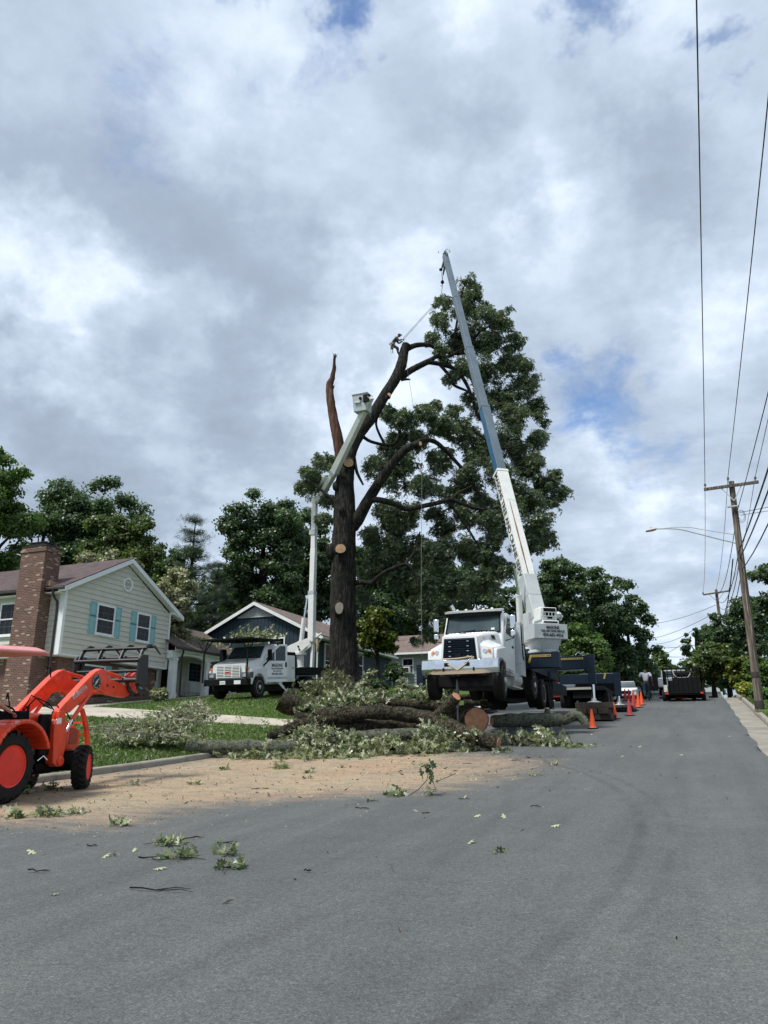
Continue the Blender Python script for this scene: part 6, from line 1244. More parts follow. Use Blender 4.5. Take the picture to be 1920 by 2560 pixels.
def tyre_lug(c, r, w, side, n, steer, rimr, name='wheel', dish=.0):
    M = Matrix.Rotation(steer, 3, 'Z'); h = w / 2; b = MB()
    b.lathe(c, [(r * .56, -h * .8), (r * .62, -h), (r * .82, -h), (r * .90, -h * .82), (r * .90, 0), (r * .90, h * .82), (r * .82, h), (r * .62, h), (r * .56, h * .8)], 'X', 48, M)
    for k in range(n):
        for sg in (-1, 1):
            a = 2 * pi * (k + (.5 if sg > 0 else 0)) / n; pts = []
            for t in (0, .5, 1):
                aa = a + t * .20 * 1.0; x = sg * (h * .04 + h * .98 * t); rr = r * (1.0 if t < 1 else .90)
                pts.append((x, aa, rr))
            for (xa, A0, ra), (xb, A1, rb) in zip(pts[:-1], pts[1:]):
                vs = []
                for (x, q, rr) in ((xa, A0, ra), (xb, A1, rb)):
                    for da, r2 in ((-.055, r * .86 if rr > r * .95 else r * .78), (.055, r * .86 if rr > r * .95 else r * .78), (.035, rr), (-.035, rr)): v = M @ Vector((x, cos(q + da) * r2, sin(q + da) * r2)); vs.append(v + Vector(c))
                b.add(vs, [(0, 1, 2, 3), (7, 6, 5, 4), (0, 4, 5, 1), (1, 5, 6, 2), (2, 6, 7, 3), (3, 7, 4, 0)])
    t = b.build(name, V_RUB, tk, ang=25); b = MB(); s = side
    b.lathe(c, [(r * .58, s * h * .82), (r * .57, s * h * .92), (r * .53, s * h * .85), (r * .51, s * h * .1), (r * .50, -s * h * .7), (r * .44, -s * h * .85), (r * .30, -s * h * .8), (r * .22, -s * h * .45), (r * .20, s * h * .1), (r * .12, s * h * .2), (.001, s * h * .21)], 'X', 40, M); ri = b.build('rim', T_RED, t, ang=30)
    b = MB()
    for k in range(6): a = 2 * pi * k / 6; q = lambda x: Vector(c) + M @ Vector((x, cos(a) * r * .26, sin(a) * r * .26)); b.cyl(q(-s * h * .75), q(-s * h * .45), r * .03, n=6)
    b.build('lug_nuts', V_BLK, ri); return t
for s in (1, -1):
    tyre_lug((s * .62, -.17, .61), .61, .36, s, 22, 0, .35); tyre_lug((s * .62, 2.0, .42), .42, .27, s, 20, R(24), .22)
b = MB(); b.cyl((-.6, 0, .61), (.6, 0, .61), .14); b.cyl((-.6, 2.0, .42), (.6, 2.0, .42), .07); b.b2((-.3, -.3, .4), (.3, .9, .95)); b.b2((-.22, .9, .35), (.22, 2.3, .72)); b.b2((-.35, 1.0, .42), (.35, 1.4, .55)); b.build('chassis', V_BLK, tk, bevel=.02)
b = MB(); b.loft([ring_sec(.75, .58, .95, 1.50, .1), ring_sec(1.2, .58, .95, 1.46, .1), ring_sec(1.9, .56, .95, 1.33, .12), ring_sec(2.25, .52, .80, 1.22, .14), ring_sec(2.36, .44, .80, 1.08, .12)]); hd_ = b.build('hood', ORG, tk, ang=50)
b = MB(); b.prism([(1.85, .72), (2.3, .72), (2.34, 1.1), (1.95, 1.22)], -.3, .3, 'X'); b.build('nose', ORG, tk, bevel=.05, seg=3)
b = MB(); b.prism([(1.95, .85), (2.2, .85), (2.23, 1.12), (1.98, 1.18)], .302, .31, 'X'); b.build('side_grille', ORGD, tk); b = MB(); b.prism([(1.55, .78), (1.82, .74), (1.86, 1.06), (1.62, 1.08)], .2, .3, 'X'); b.build('engine_side', V_BLK, tk, bevel=.02)
b = MB()
for i in range(8):
    t0, t1_ = i / 8, (i + 1) / 8; f = lambda t: (2.30 + .14 * t + .10 * sin(pi * (1 - t) * .5) - .12 * (t > .95) * 0, .80 + .78 * t)
    (ya, za), (yb, zb_) = (2.62 - .30 * t0 ** 2, .62 + .92 * t0), (2.62 - .30 * t1_ ** 2, .62 + .92 * t1_)
    for x in (-.3, .24): b.add([(x, ya - .05, za), (x + .06, ya - .05, za), (x + .06, ya + .05, za), (x, ya + .05, za), (x, yb - .05, zb_), (x + .06, yb - .05, zb_), (x + .06, yb + .05, zb_), (x, yb + .05, zb_)], [(0, 1, 5, 4), (1, 2, 6, 5), (2, 3, 7, 6), (3, 0, 4, 7), (0, 3, 2, 1), (4, 5, 6, 7)])
for z in (.75, 1.0, 1.25): b.bar((-.28, 2.6 - .3 * ((z - .62) / .92) ** 2, z), (.28, 2.6 - .3 * ((z - .62) / .92) ** 2, z), .03)
b.build('front_guard', ORG, tk)
for s in (1, -1):
    b = MB(); n = 14; o1 = [(.0 + .74 * cos(R(a)), .62 + .76 * sin(R(a))) for a in np.linspace(18, 150, n)]; o2 = [(.0 + .67 * cos(R(a)), .62 + .69 * sin(R(a))) for a in np.linspace(150, 18, n)]
    for i in range(n - 1): b.prism([o1[i], o1[i + 1], o2[n - 2 - i], o2[n - 1 - i]], s * .36, s * .86, 'X')
    b.prism(o1 + [(-.6, .9), (.5, .7)], s * .36, s * .40, 'X'); b.build('fender', ORG, tk, bevel=.02)
text('ST', 'fender_lettering', V_WHITE, tk, frame((.868, -.25, 1.335), (0, 1, 0), (0, 0, 1)), .07)
b = MB(); b.b2((-.28, -.45, .95), (.28, .05, 1.08)); b.b2((-.26, -.55, 1.05), (.26, -.42, 1.55)); b.build('seat', V_BLK, tk, bevel=.05, seg=3)
b = MB(); b.b2((-.3, .5, 1.2), (.3, .78, 1.52)); b.build('dashboard', V_BLK, tk, bevel=.05, seg=3)
b = MB(); b.tube([(cos(a) * .19, .42 + sin(a) * .17, 1.56 - sin(a) * .08) for a in np.linspace(0, 6.283, 21)[:-1]], .016, 6, close=True); b.bar((0, .42, 1.56), (0, .6, 1.45), .03); b.bar((-.19, .42, 1.56), (.19, .42, 1.56), .015); b.build('steering_wheel', V_BLK, tk)
b = MB()
for s in (-.45, .45): b.bar((s, -.5, .9), (s, -.48, 2.45), .06)
b.bar((-.45, -.48, 2.45), (.45, -.48, 2.45), .06); b.build('roll_bar', V_BLK, tk)
b = MB(); b.loft([[(x * w, y, z) for x, z in ((-1, z0 - .03), (-1, z0 + .02), (-.7, z0 + .10), (.7, z0 + .10), (1, z0 + .02), (1, z0 - .03), (.93, z0 - .03), (-.93, z0 - .03))] for y, w, z0 in ((-1.3, .70, 2.5), (-1.2, .74, 2.54), (.5, .74, 2.56), (.64, .72, 2.54))]); b.build('canopy', flat('canopy_pink', (.66, .26, .25), .45, var=.1), tk, bevel=.02)
# loader
def plate(pts, off, th, name, mat, par=tk, bev=.012):
    b = MB(); P_ = [z1(a, c, off) for a, c in pts]; b.prism(P_, off - th / 2, off + th / 2, 'X'); return b.build(name, mat, par, bevel=bev)
for s in (1, -1):
    R2 = .46 * s
    sh = [(500, 785), (555, 790), (570, 990), (545, 1150), (520, 1250), (510, 1285), (470, 1285), (440, 1255), (450, 1000), (460, 900), (490, 860)]
    P_ = [z1(a, c, .46) for a, c in sh]; b = MB(); b.prism(P_, R2 - .09, R2 + .09, 'X'); b.cyl((R2 - .12, P_[5][0] - .03, P_[5][1] + .1), (R2 + .12, P_[5][0] - .03, P_[5][1] + .1), .09); ms = b.build('loader_mast', ORG, tk, bevel=.012)
    arm = [(500, 785), (530, 745), (780, 480), (840, 425), (885, 402), (920, 412), (960, 490), (1110, 555), (1150, 580), (1145, 640), (1090, 665), (960, 640), (870, 600), (800, 615), (600, 800), (540, 800)]
    P_ = [z1(a, c, .46) for a, c in arm]; b = MB(); b.prism(P_, R2 - .075, R2 + .075, 'X'); am = b.build('loader_arm', ORG, tk, bevel=.012)
    if s == 1:
        c = z1(872, 522, .54); b = MB(); b.lathe((.537, c[0], c[1]), [(.001, .004), (.15, .004), (.15, 0)], 'X', 28); dc = b.build('round_decal', V_TXT, am)
        for k, ch in enumerate('MASONS TREE & CRANE '):
            a = R(180 - k * 18); 
            if ch != ' ': text(ch, 'decal_letter', V_WHITE, dc, frame((.5425, c[0] + cos(a) * .12, c[1] + sin(a) * .12), (0, sin(a), -cos(a)), (0, cos(a), sin(a))), .043, bold=.0, ext=.001)
        for sg in (.022, -.022): b = MB(); b.bar((.5435, c[0] - .05 + sg * .4, c[1] - .04 + sg), (.5435, c[0] + .05 + sg * .4, c[1] + .04 + sg), .003, .016, up=(0, 0, 1)); b.build('decal_script', V_WHITE, dc)
        p0, p1 = z1(672, 655, .54), z1(770, 575, .54); text('KUBOTA', 'arm_lettering', V_GRY, am, frame((.537, (p0[0] + p1[0]) / 2, (p0[1] + p1[1]) / 2), (0, p1[0] - p0[0], p1[1] - p0[1]), (0, 0, 1)), .125, bold=.005, sx=.95)
        for (a, c_) in ((970, 555), (1025, 568)): q = z1(a, c_, .54); b = MB(); b.cyl((.53, *q), (.545, *q), .028); b.build('bolt', T_BLK, am)
        b = MB(); q = [z1(a, c_, .54) for a, c_ in ((505, 850), (552, 845), (550, 895), (505, 905))]; b.prism(q, .5505, .553, 'X'); b.build('warning_label', V_WHITE, ms)
    # lift cylinder under the arm, curl cylinder above
    a0, a1, a2 = z1(800, 625, .46), z1(640, 860, .46), z1(565, 1000, .46); x = R2 + .03 * s; b = MB(); b.cyl((x, *a0), (x, *a1), .042); lc = b.build('lift_cylinder', ORG, tk); b = MB(); b.cyl((x, *a1), (x, *a2), .025); b.build('cylinder_rod', V_CHR, lc)
    a0, a1, a2 = z1(915, 425, .46), z1(1085, 480, .46), z1(1150, 495, .46); b = MB(); b.cyl((R2, *a0), (R2, *a1), .045); lc = b.build('curl_cylinder', ORG, tk); b = MB(); b.cyl((R2, *a1), (R2, *a2), .022); b.build('cylinder_rod', V_CHR, lc)
    lk = [(1150, 470), (1185, 440), (1222, 432), (1210, 620), (1170, 640), (1145, 620), (1160, 560)]; P_ = [z1(a, c, .46) for a, c in lk]
    for o in (-.08, .08): b = MB(); b.prism(P_, R2 + o - .02, R2 + o + .02, 'X'); b.build('quick_attach', ORG, tk)
    b = MB(); a0 = z1(880, 620, .46); a1 = z1(1080, 640, .46); b.bar((R2, *a0), (R2, *a1), .03); b.build('arm_brace', ORG, tk)
b = MB(); q = z1(1000, 610, .46); b.cyl((-.46, *q), (.46, *q), .05); b.build('torque_tube', ORG, tk)
random.seed(4); b = MB()
for (pts) in ([(.1, .8, 1.5), (.25, .95, 1.75), (.35, 1.1, 1.6), (.42, 1.2, 1.55)], [(.0, .9, 1.5), (.1, 1.0, 1.8), (.3, 1.25, 1.65), (.42, 1.3, 1.5)], [(.46, 1.2, 1.5), (.5, 1.05, 1.35), (.48, 1.1, 1.0)], [(-.46, 2.0, 2.4), (-.42, 2.15, 2.35), (-.42, 2.2, 2.0)], [(.46, 1.3, 1.6), (.4, 1.7, 1.45), (.4, 1.9, 1.25)], [(-.46, 1.0, 1.75), (-.35, .9, 1.85), (-.2, .8, 1.6)]): b.tube(pts, .014, 6)
b.build('hydraulic_hoses', V_BLK, tk)
b = MB(); b.tube([(.34, .55, 1.2), (.36, .62, 1.55), (.33, .6, 1.6)], .018, 6); b.tube([(.30, .7, 1.3), (.30, .72, 1.62)], .015, 6); b.build('control_levers', V_BLK, tk)
b = MB(); b.b2((.32, .55, .85), (.44, 1.05, 1.25)); b.b2((.36, .9, .7), (.46, 1.2, 1.45)); b.build('valve_block', V_BLK, tk, bevel=.03); b = MB(); b.tube([(.44, .9, .62), (.5, .98, .7), (.52, 1.06, .62)], .012, 5); b.build('pipe_fitting', V_CHR, tk)
# grapple
gl = .82; Yg, Zg0, Zg1 = 3.62, 1.95, 2.66
for x in (-gl, gl):
    b = MB(); b.prism([(3.40, 2.05), (3.45, 2.6), (3.55, 2.68), (3.80, 2.68), (3.82, 2.1), (3.72, 1.95)], x - .03, x + .03, 'X'); b.build('grapple_end_plate', T_BLK, tk, bevel=.01)
b = MB()
for (y, z, r_) in ((3.45, 2.12, .05), (3.47, 2.55, .045), (3.75, 2.62, .05), (3.50, 2.32, .035)): b.cyl((-gl, y, z), (gl, y, z), r_)
b.build('grapple_frame', T_BLK, tk)
for k in range(8):
    x = -gl + .03 + k * (2 * gl - .06) / 7; b = MB(); pts = [(3.45, 2.12), (3.5, 1.98), (3.62, 1.86), (3.8, 1.80), (4.0, 1.80)]
    for (y0, w0), (y1, w1) in zip(pts[:-1], pts[1:]): b.bar((x, y0, w0), (x, y1, w1), .022, .09, up=(0, 0, 1))
    b.build('grapple_tine', T_BLK, tk)
b = MB(); b.cyl((-gl, 3.78, 1.80), (gl, 3.78, 1.80), .022); b.build('tine_bar', T_BLK, tk)
for k, x in enumerate((-gl + .05, -.28, .28, gl - .05)):
    b = MB(); pts = [(3.55, 2.55), (3.68, 2.78), (3.9, 2.90), (4.15, 2.90), (4.42, 2.72)]
    for i, ((y0, w0), (y1, w1)) in enumerate(zip(pts[:-1], pts[1:])): b.bar((x, y0, w0), (x, y1, w1), .03, .11 - .02 * i, up=(0, 0, 1), h2=.10 - .022 * (i + 1))
    b.build('upper_jaw', T_BLK, tk)
b = MB()
for (y, z) in ((3.75, 2.83), (4.05, 2.88)): b.cyl((-gl, y, z), (gl, y, z), .035)
b.build('jaw_bar', T_BLK, tk); b = MB(); b.cyl((gl - .05, 3.6, 2.2), (gl - .05, 3.72, 2.62), .04); b.cyl((-gl + .05, 3.6, 2.2), (-gl + .05, 3.72, 2.62), .04); gc = b.build('grapple_cylinder', T_BLK, tk)
b = MB(); b.cyl((gl + .0, 3.61, 2.25), (gl + .0, 3.67, 2.5), .03); b.build('cylinder_sleeve', V_GRY, gc)
# ------------------------------------------------------------------ people
SKIN1 = flat('skin_light', (.50, .27, .19), .55, var=.08); SKIN2 = flat('skin_dark', (.12, .065, .045), .5, var=.1)
def skin(name, V, E, Rr, mat, parent, sub=2, root=0, M=None):
    me = bpy.data.meshes.new(name + '_s'); me.from_pydata([tuple(v) for v in V], E, []); o = bpy.data.objects.new(name, me); col.objects.link(o)
    sm = o.modifiers.new('skin', 'SKIN'); sm.branch_smoothing = .6; sv = me.skin_vertices[0].data
    for i, r_ in enumerate(Rr): sv[i].radius = (r_, r_) if not isinstance(r_, tuple) else r_; sv[i].use_root = (i == root)
    ss = o.modifiers.new('sub', 'SUBSURF'); ss.levels = ss.render_levels = sub
    dg = bpy.context.evaluated_depsgraph_get(); m2 = bpy.data.meshes.new_from_object(o.evaluated_get(dg)); bpy.data.objects.remove(o)
    m2.name = name; m2.materials.clear(); m2.materials.append(mat); m2.shade_smooth(); o = bpy.data.objects.new(name, m2); col.objects.link(o); o.parent = parent; return o
def ellipsoid(b, c, rx, ry, rz, n=14, M=None):
    prof = [(math.sin(pi * k / 9), -math.cos(pi * k / 9)) for k in range(10)]; q = MB(); q.lathe((0, 0, 0), [(max(r_, .001), h) for r_, h in prof], 'Z', n); MM = (M or Matrix.Identity(3)) @ Matrix.Diagonal((rx, ry, rz)); q.v = [tuple(MM @ Vector(v) + Vector(c)) for v in q.v]; b.add(q.v, q.f)
def person(loc, rz, J, sk, shirt, trs, label, hair, sleeve='short', hat=None, shoe=None, scale=1.0, group=None, hands=True):
    """J: joint dict in metres, facing +y. pel, chest, neck, head, and per side (L,R): sh, el, wr, hip, kn, an, toe"""
    p = empty('person', loc, rz, label, 'person', group); p.scale = (scale,) * 3; V = lambda k: Vector(J[k]); names = ['pel', 'chest', 'neck', 'head']; pts = [V('pel'), V('chest'), V('neck'), V('head')]; rad = [.125, .14, .055, .075]; E = [(0, 1), (1, 2), (2, 3)]
    for s in 'LR':
        o = len(pts); pts += [V('sh' + s), V('el' + s), V('wr' + s)]; rad += [.062, .045, .032]; E += [(1, o), (o, o + 1), (o + 1, o + 2)]
        o = len(pts); pts += [V('hip' + s), V('kn' + s), V('an' + s), V('toe' + s)]; rad += [.088, .062, .042, .032]; E += [(0, o), (o, o + 1), (o + 1, o + 2), (o + 2, o + 3)]
    body = skin('body', pts, E, rad, sk, p)
    b = MB(); h = V('head'); up_ = (V('head') - V('neck')).normalized(); fw = Vector((0, 1, 0)); hc = h + up_ * .05; ellipsoid(b, hc, .078, .098, .118); ellipsoid(b, hc + fw * .095 - up_ * .01, .014, .022, .022, 8)
    ellipsoid(b, hc + fw * .06 - up_ * .08, .04, .04, .03, 8)
    for s in (-1, 1): ellipsoid(b, hc + Vector((s * .078, 0, -.01)), .012, .022, .032, 8)
    b.build('head', sk, p, ang=60)
    b = MB()
    for s in (-1, 1): ellipsoid(b, hc + fw * .088 + Vector((s * .03, 0, .015)), .012, .01, .009, 8)
    b.box(hc + fw * .092 - Vector((0, 0, .055)), (.045, .012, .008)); b.build('face', V_BLK, p)
    if hair: b = MB(); ellipsoid(b, hc + up_ * .03 - fw * .018, .084, .098, .108); b.build('hair', hair, p)
    # hands: palm, four curled fingers, thumb
    if hands:
        for s, sg in (('L', -1), ('R', 1)):
            w = V('wr' + s); d = (w - V('el' + s)).normalized(); si = d.cross(Vector((0, 0, 1)) if abs(d.z) < .8 else Vector((0, 1, 0))).normalized(); nn = d.cross(si)
            hv = [w, w + d * .05, w + d * .085]; he = [(0, 1), (1, 2)]; hr = [(.027, .017), (.036, .017), (.036, .015)]
            for k in range(4):
                o = len(hv); r0 = w + d * .09 + si * (k - 1.5) * .02; L_ = (.032, .037, .035, .027)[k]; hv += [r0, r0 + d * L_ + nn * .012, r0 + d * L_ * 1.4 + nn * .04]; he += [(2, o), (o, o + 1), (o + 1, o + 2)]; hr += [.0095, .0085, .007]
            o = len(hv); hv += [w + d * .04 + si * .042, w + d * .075 + si * .055 + nn * .02]; he += [(1, o), (o, o + 1)]; hr += [.011, .009]
            skin('hand', hv, he, hr, sk, p, 1)
    # clothes follow the body
    pts = [V('pel') + Vector((0, 0, -.02)), V('pel').lerp(V('chest'), .5), V('chest'), V('chest').lerp(V('neck'), .6)]; rad = [.155, .15, .165, .085]; E = [(0, 1), (1, 2), (2, 3)]
    for s in 'LR':
        o = len(pts); e = V('sh' + s).lerp(V('el' + s), .75) if sleeve == 'short' else V('wr' + s); m_ = V('el' + s) if sleeve != 'short' else V('sh' + s).lerp(V('el' + s), .4); pts += [V('sh' + s), m_, e]; rad += [.082, .062 if sleeve != 'short' else .075, .045 if sleeve != 'short' else .075]; E += [(2, o), (o, o + 1), (o + 1, o + 2)]
    skin('shirt', pts, E, rad, shirt, p)
    pts = [V('pel') + Vector((0, 0, .06)), V('pel')]; rad = [.14, .148]; E = [(0, 1)]
    for s in 'LR': o = len(pts); pts += [V('hip' + s), V('kn' + s), V('an' + s) + Vector((0, 0, .03))]; rad += [.108, .08, .065]; E += [(1, o), (o, o + 1), (o + 1, o + 2)]
    skin('trousers', pts, E, rad, trs, p, root=1)
    for s in 'LR': a, t_ = V('an' + s), V('toe' + s); d = (t_ - a); skin('shoe', [a + Vector((0, 0, .02)) - d * .15, a + d * .3 - Vector((0, 0, .02)), t_ + d * .15], [(0, 1), (1, 2)], [.05, .048, .04], shoe or V_BLK, p, 1)
    if hat == 'cap':
        b = MB(); ellipsoid(b, hc + up_ * .045 - fw * .005, .086, .104, .095); b.loft([[(x * .07, .085 + .02 * (1 - abs(x)), .0), (x * .07, .085 + .02 * (1 - abs(x)), .012), (x * .06, .17 * (1 - .25 * x * x), .0), (x * .06, .17 * (1 - .25 * x * x), -.01)] for x in (-1, -.5, 0, .5, 1)]); b.v = b.v[:-20] + [tuple(Vector(v) + hc + up_ * .05) for v in b.v[-20:]]; b.build('cap', V_BLK, p)
    if hat == 'bucket':
        b = MB(); b.lathe(hc + up_ * .02, [(.17, -.01), (.165, .0), (.10, .04), (.095, .10), (.07, .125), (.001, .13)], 'Z', 20); b.build('hat', flat('hat_khaki', (.42, .38, .26), .8), p)
    return p
ST = dict(pel=(0, 0, .95), chest=(0, .01, 1.32), neck=(0, .02, 1.50), head=(0, .04, 1.62), shL=(-.20, 0, 1.42), elL=(-.27, -.02, 1.14), wrL=(-.27, .08, .90), shR=(.20, 0, 1.42), elR=(.27, -.02, 1.14), wrR=(.27, .08, .90),
          hipL=(-.10, 0, .88), knL=(-.11, .03, .49), anL=(-.11, -.02, .09), toeL=(-.12, .14, .035), hipR=(.10, 0, .88), knR=(.11, .03, .49), anR=(.11, -.02, .09), toeR=(.12, .14, .035))
WK = dict(ST, knL=(-.11, -.06, .50), anL=(-.11, -.34, .20), toeL=(-.11, -.24, .08), knR=(.11, .14, .50), anR=(.10, .12, .09), toeR=(.11, .28, .035), elL=(-.30, .06, 1.15), wrL=(-.28, .22, .97), elR=(.31, -.1, 1.15), wrR=(.33, -.04, .90), chest=(0, .05, 1.32), neck=(0, .10, 1.50), head=(.0, .14, 1.60), shL=(-.22, .04, 1.42), shR=(.22, .04, 1.42))
m1 = onG(1619, 1752); person((m1.x, m1.y, T(m1.x, m1.y)), .1, WK, SKIN2, flat('tee_white', (.72, .73, .76), .8, var=.06), flat('jeans', (.035, .055, .10), .8), 'heavy-set man in white t-shirt and jeans walking away up the road', V_BLK, scale=1.17)
PT = dict(ST, elL=(-.30, .06, 1.16), wrL=(-.14, .20, 1.10), elR=(.30, .06, 1.16), wrR=(.14, .22, 1.12), head=(0, .07, 1.60))
m2 = onG(1596, 1747); person((m2.x - .1, m2.y + .8, T(m2.x, m2.y + .8)), 2.4, PT, SKIN2, flat('shirt_black', (.02, .02, .022), .8), flat('khaki', (.30, .22, .14), .8), 'man in khaki bucket hat, dark shirt and khaki trousers beside the white-shirted man', None, hat='bucket', scale=1.08)
# climber on the leaning limb
cf = P(997, 889, dm(889, 42.95)); rz_ = AZ - R(90) + R(4)
CL_ = dict(pel=(-.02, -.42, .78), chest=(-.02, -.22, 1.12), neck=(-.02, -.08, 1.30), head=(-.02, .0, 1.40), shL=(-.20, -.16, 1.22), elL=(-.24, .03, 1.0), wrL=(-.12, .26, 1.12), shR=(.18, -.18, 1.22), elR=(.24, -.02, .94), wrR=(.10, .22, 1.10),
           hipL=(-.10, -.38, .72), knL=(-.12, -.03, .62), anL=(-.10, -.06, .28), toeL=(-.10, .06, .24), hipR=(.10, -.38, .72), knR=(.12, -.12, .46), anR=(.08, -.04, .09), toeR=(.08, .08, .03))
cb_ = person((cf.x, cf.y, cf.z - .02), rz_, CL_, SKIN2, flat('shirt_olive', (.05, .045, .04), .8), flat('trousers_dark', (.03, .032, .04), .8), 'tree climber in dark clothes and cap standing on the cut limb, holding ropes', V_BLK, sleeve='long', hat='cap')
b = MB(); b.tube([(.02 + .16 * cos(a), -.42 + .16 * sin(a), .80) for a in np.linspace(0, 6.283, 15)[:-1]], .03, 6, close=True); b.tube([(.15, -.45, .78), (.2, -.5, .5)], .012, 5); b.tube([(.2, -.5, .5), (.22, -.54, .1), (.2, -.48, .02), (.2, -.42, .1), (.2, -.44, .4)], .012, 5); b.build('harness', V_TAN, cb_)
cm_ = Matrix.Translation(cf) @ Matrix.Rotation(rz_, 4, 'Z'); sw = empty('chainsaw', cm_ @ Vector((.22, -.44, .34)), rz_, 'small chainsaw hanging from the climber\'s harness', 'chainsaw')
b = MB(); b.b2((-.06, -.09, -.02), (.06, .09, .16)); b.tube([(0, -.08, .16), (0, -.05, .22), (0, .07, .22), (0, .09, .14)], .014, 6); b.build('engine', flat('saw_body', (.08, .05, .04), .5), sw, bevel=.02); b = MB(); b.bar((0, 0, -.02), (0, .08, -.34), .012, .06, up=(0, 1, 0)); b.build('guide_bar', V_GRY, sw)
# ropes
hnd = cm_ @ Vector((.10, .27, 1.16)); tie = P(1088, 757, dm(757, 43.8)); b = MB(); b.tube([hnd, tie], .012, 5); b.tube([hnd - Vector((.0, .0, .12)), tie - Vector((0, 0, .12))], .012, 5); tag(b.build('climbing_rope', V_BLK, None), 'pair of taut climbing ropes from the climber up to the crown', 'rope')
b = MB(); b.tube([hnd, P(1007, 870, dm(870, 42.4)), P(1013, 890, dm(890, 42.3)), P(1020, 935, dm(935, 42)), P(1026, 970, dm(970, 41.5)), P(1034, 1020, dm(1020, 41))], .010, 5); tag(b.build('rope', flat('rope_grey', (.12, .12, .12), .8), None), 'thin rope hanging from the climber past the fork into the lower crown', 'rope')
b = MB(); b.tube([P(1055, 1118, dm(1118, 36)), P(1054, 1300, dm(1300, 36)), P(1053, 1500, dm(1500, 36)), P(1055, 1640, dm(1640, 36))], .011, 5); tag(b.build('rope', flat('rope_pale', (.22, .22, .2), .8), None), 'long pale rope hanging straight down from the cut branch left of the crane cab', 'rope')
# tractor driver
dr = person((0, 0, 0), 0, dict(pel=(0, -.3, 1.13), chest=(.04, -.34, 1.52), neck=(.05, -.33, 1.72), head=(.06, -.28, 1.84), shL=(-.16, -.32, 1.64), elL=(-.24, -.05, 1.42), wrL=(-.10, .28, 1.56), shR=(.27, -.36, 1.68), elR=(.45, -.30, 1.68), wrR=(.44, .10, 1.50),
     hipL=(-.12, -.15, 1.10), knL=(-.16, .28, 1.15), anL=(-.16, .38, .78), toeL=(-.16, .50, .72), hipR=(.12, -.15, 1.10), knR=(.18, .28, 1.15), anR=(.18, .38, .78), toeR=(.18, .50, .72)), SKIN1, flat('tee_black', (.018, .018, .022), .8), flat('jeans_blue', (.05, .07, .12), .8), 'man in black t-shirt with bare forearm driving the orange tractor', V_BLK)
dr.location = tk.location; dr.rotation_euler = tk.rotation_euler

# ------------------------------------------------------------------ cones
C_OR = flat('cone_orange', (.85, .10, .02), .5, var=.1); C_RD = flat('cone_faded_red', (.55, .05, .05), .6, var=.2); C_DK = flat('cone_base', (.03, .03, .03), .7)
def cone(x, y, mat, label, rz=0, tilt=0, h=.71):
    t = empty('traffic_cone', (x, y, g(y) + .004), rz, label, 'traffic cone', 'orange traffic cones lining the work area'); t.rotation_euler = (tilt, 0, rz)
    b = MB(); b.box((0, 0, .0), (.36, .36, .0)); b = MB(); b.loft([[(sx * .18, sy * .18, z) for sx, sy in ((-1, -1), (1, -1), (1, 1), (-1, 1))] for z in (0, .035)]); b.build('base', C_DK, t, bevel=.02)
    b = MB(); b.lathe((0, 0, .035), [(.15, 0), (.135, .02), (.125, .03), (.032, h - .05), (.028, h - .035), (.018, h - .035)], 'Z', 24); b.build('cone_body', mat, t); return t
rr = random.Random(3)
for (px, py, m, lb) in [(1482, 1822, C_OR, 'nearest orange cone, right of the curved log end'), (1537, 1798, C_OR, 'second nearest orange cone, before the timber crib'), (1575, 1789, C_RD, 'third cone, faded crimson, right of the timbers'), (1585, 1777, C_RD, 'fourth cone, dull red, just behind the crimson one'),
    (1597, 1769, C_OR, 'fifth cone, bright orange, below the hat-wearing man'), (1605, 1763, C_OR, 'sixth cone, orange, beside the feet of the two men'), (1585, 1756, C_OR, 'tall-looking orange cone left of the hat-wearing man'), (1574, 1752.5, C_RD, 'orange-red cone before the white parked car'), (1564, 1751.5, C_RD, 'leftmost far cone by the far outrigger foot')]:
    q = onG(px, py); cone(q.x, q.y, m, lb, rr.uniform(0, 1.5))
q = onG(1676, 1752); t = cone(-1.4, 50.9, C_OR, 'orange cone fallen over beneath the trailer', .3); t.rotation_euler = (R(95), 0, 1.2); t.location.z += .16

# ------------------------------------------------------------------ poles, lamp and wires
POLE = barkmat('pole_wood', (.12, .10, .085), (.34, .29, .245), None, 0, 1.0, 14, .04); W_DK = flat('wire_dark', (.02, .02, .022), .6); INS = flat('insulator', (.16, .17, .18), .4)
pb = onG(1898, 1750); PX, PY, PZ = 2.62, 36.2, T(2.62, 36.2)
pb = P(1897, 1751, 33.6); PX, PY = pb.x, pb.y; PZ = T(PX, PY); top = onY(1828, 1204, PY); PXT = top.x
pole = empty('utility_pole', (PX, PY, PZ), 0, 'near weathered wooden utility pole with crossarm on the right verge', 'utility pole', 'utility poles along the road'); H_ = top.z - PZ
b = MB(); b.tube([(0, 0, -.5), (0, 0, .5), ((PXT - PX) * .5, 0, H_ * .5), (PXT - PX, 0, H_)], [.185, .18, .16, .125], 18); b.build('pole', POLE, pole)
b = MB(); b.lathe((0, 0, .0), [(.20, .05), (.20, .35), (.185, .38)], 'Z', 18); b.lathe((.0, 0, 1.35), [(.185, 0), (.185, .25), (.18, .26)], 'Z', 18); b.build('tar_band', flat('tar', (.03, .022, .02), .8), pole)
def oy(px, py): q = onY(px, py, PY); return Vector((q.x - PX, q.y - PY, q.z - PZ))
aL, aR = oy(1760, 1227), oy(1896, 1208); b = MB(); b.bar(aL + Vector((0, -.2, 0)), aR + Vector((0, -.2, 0)), .11, .13); b.build('crossarm', POLE, pole)
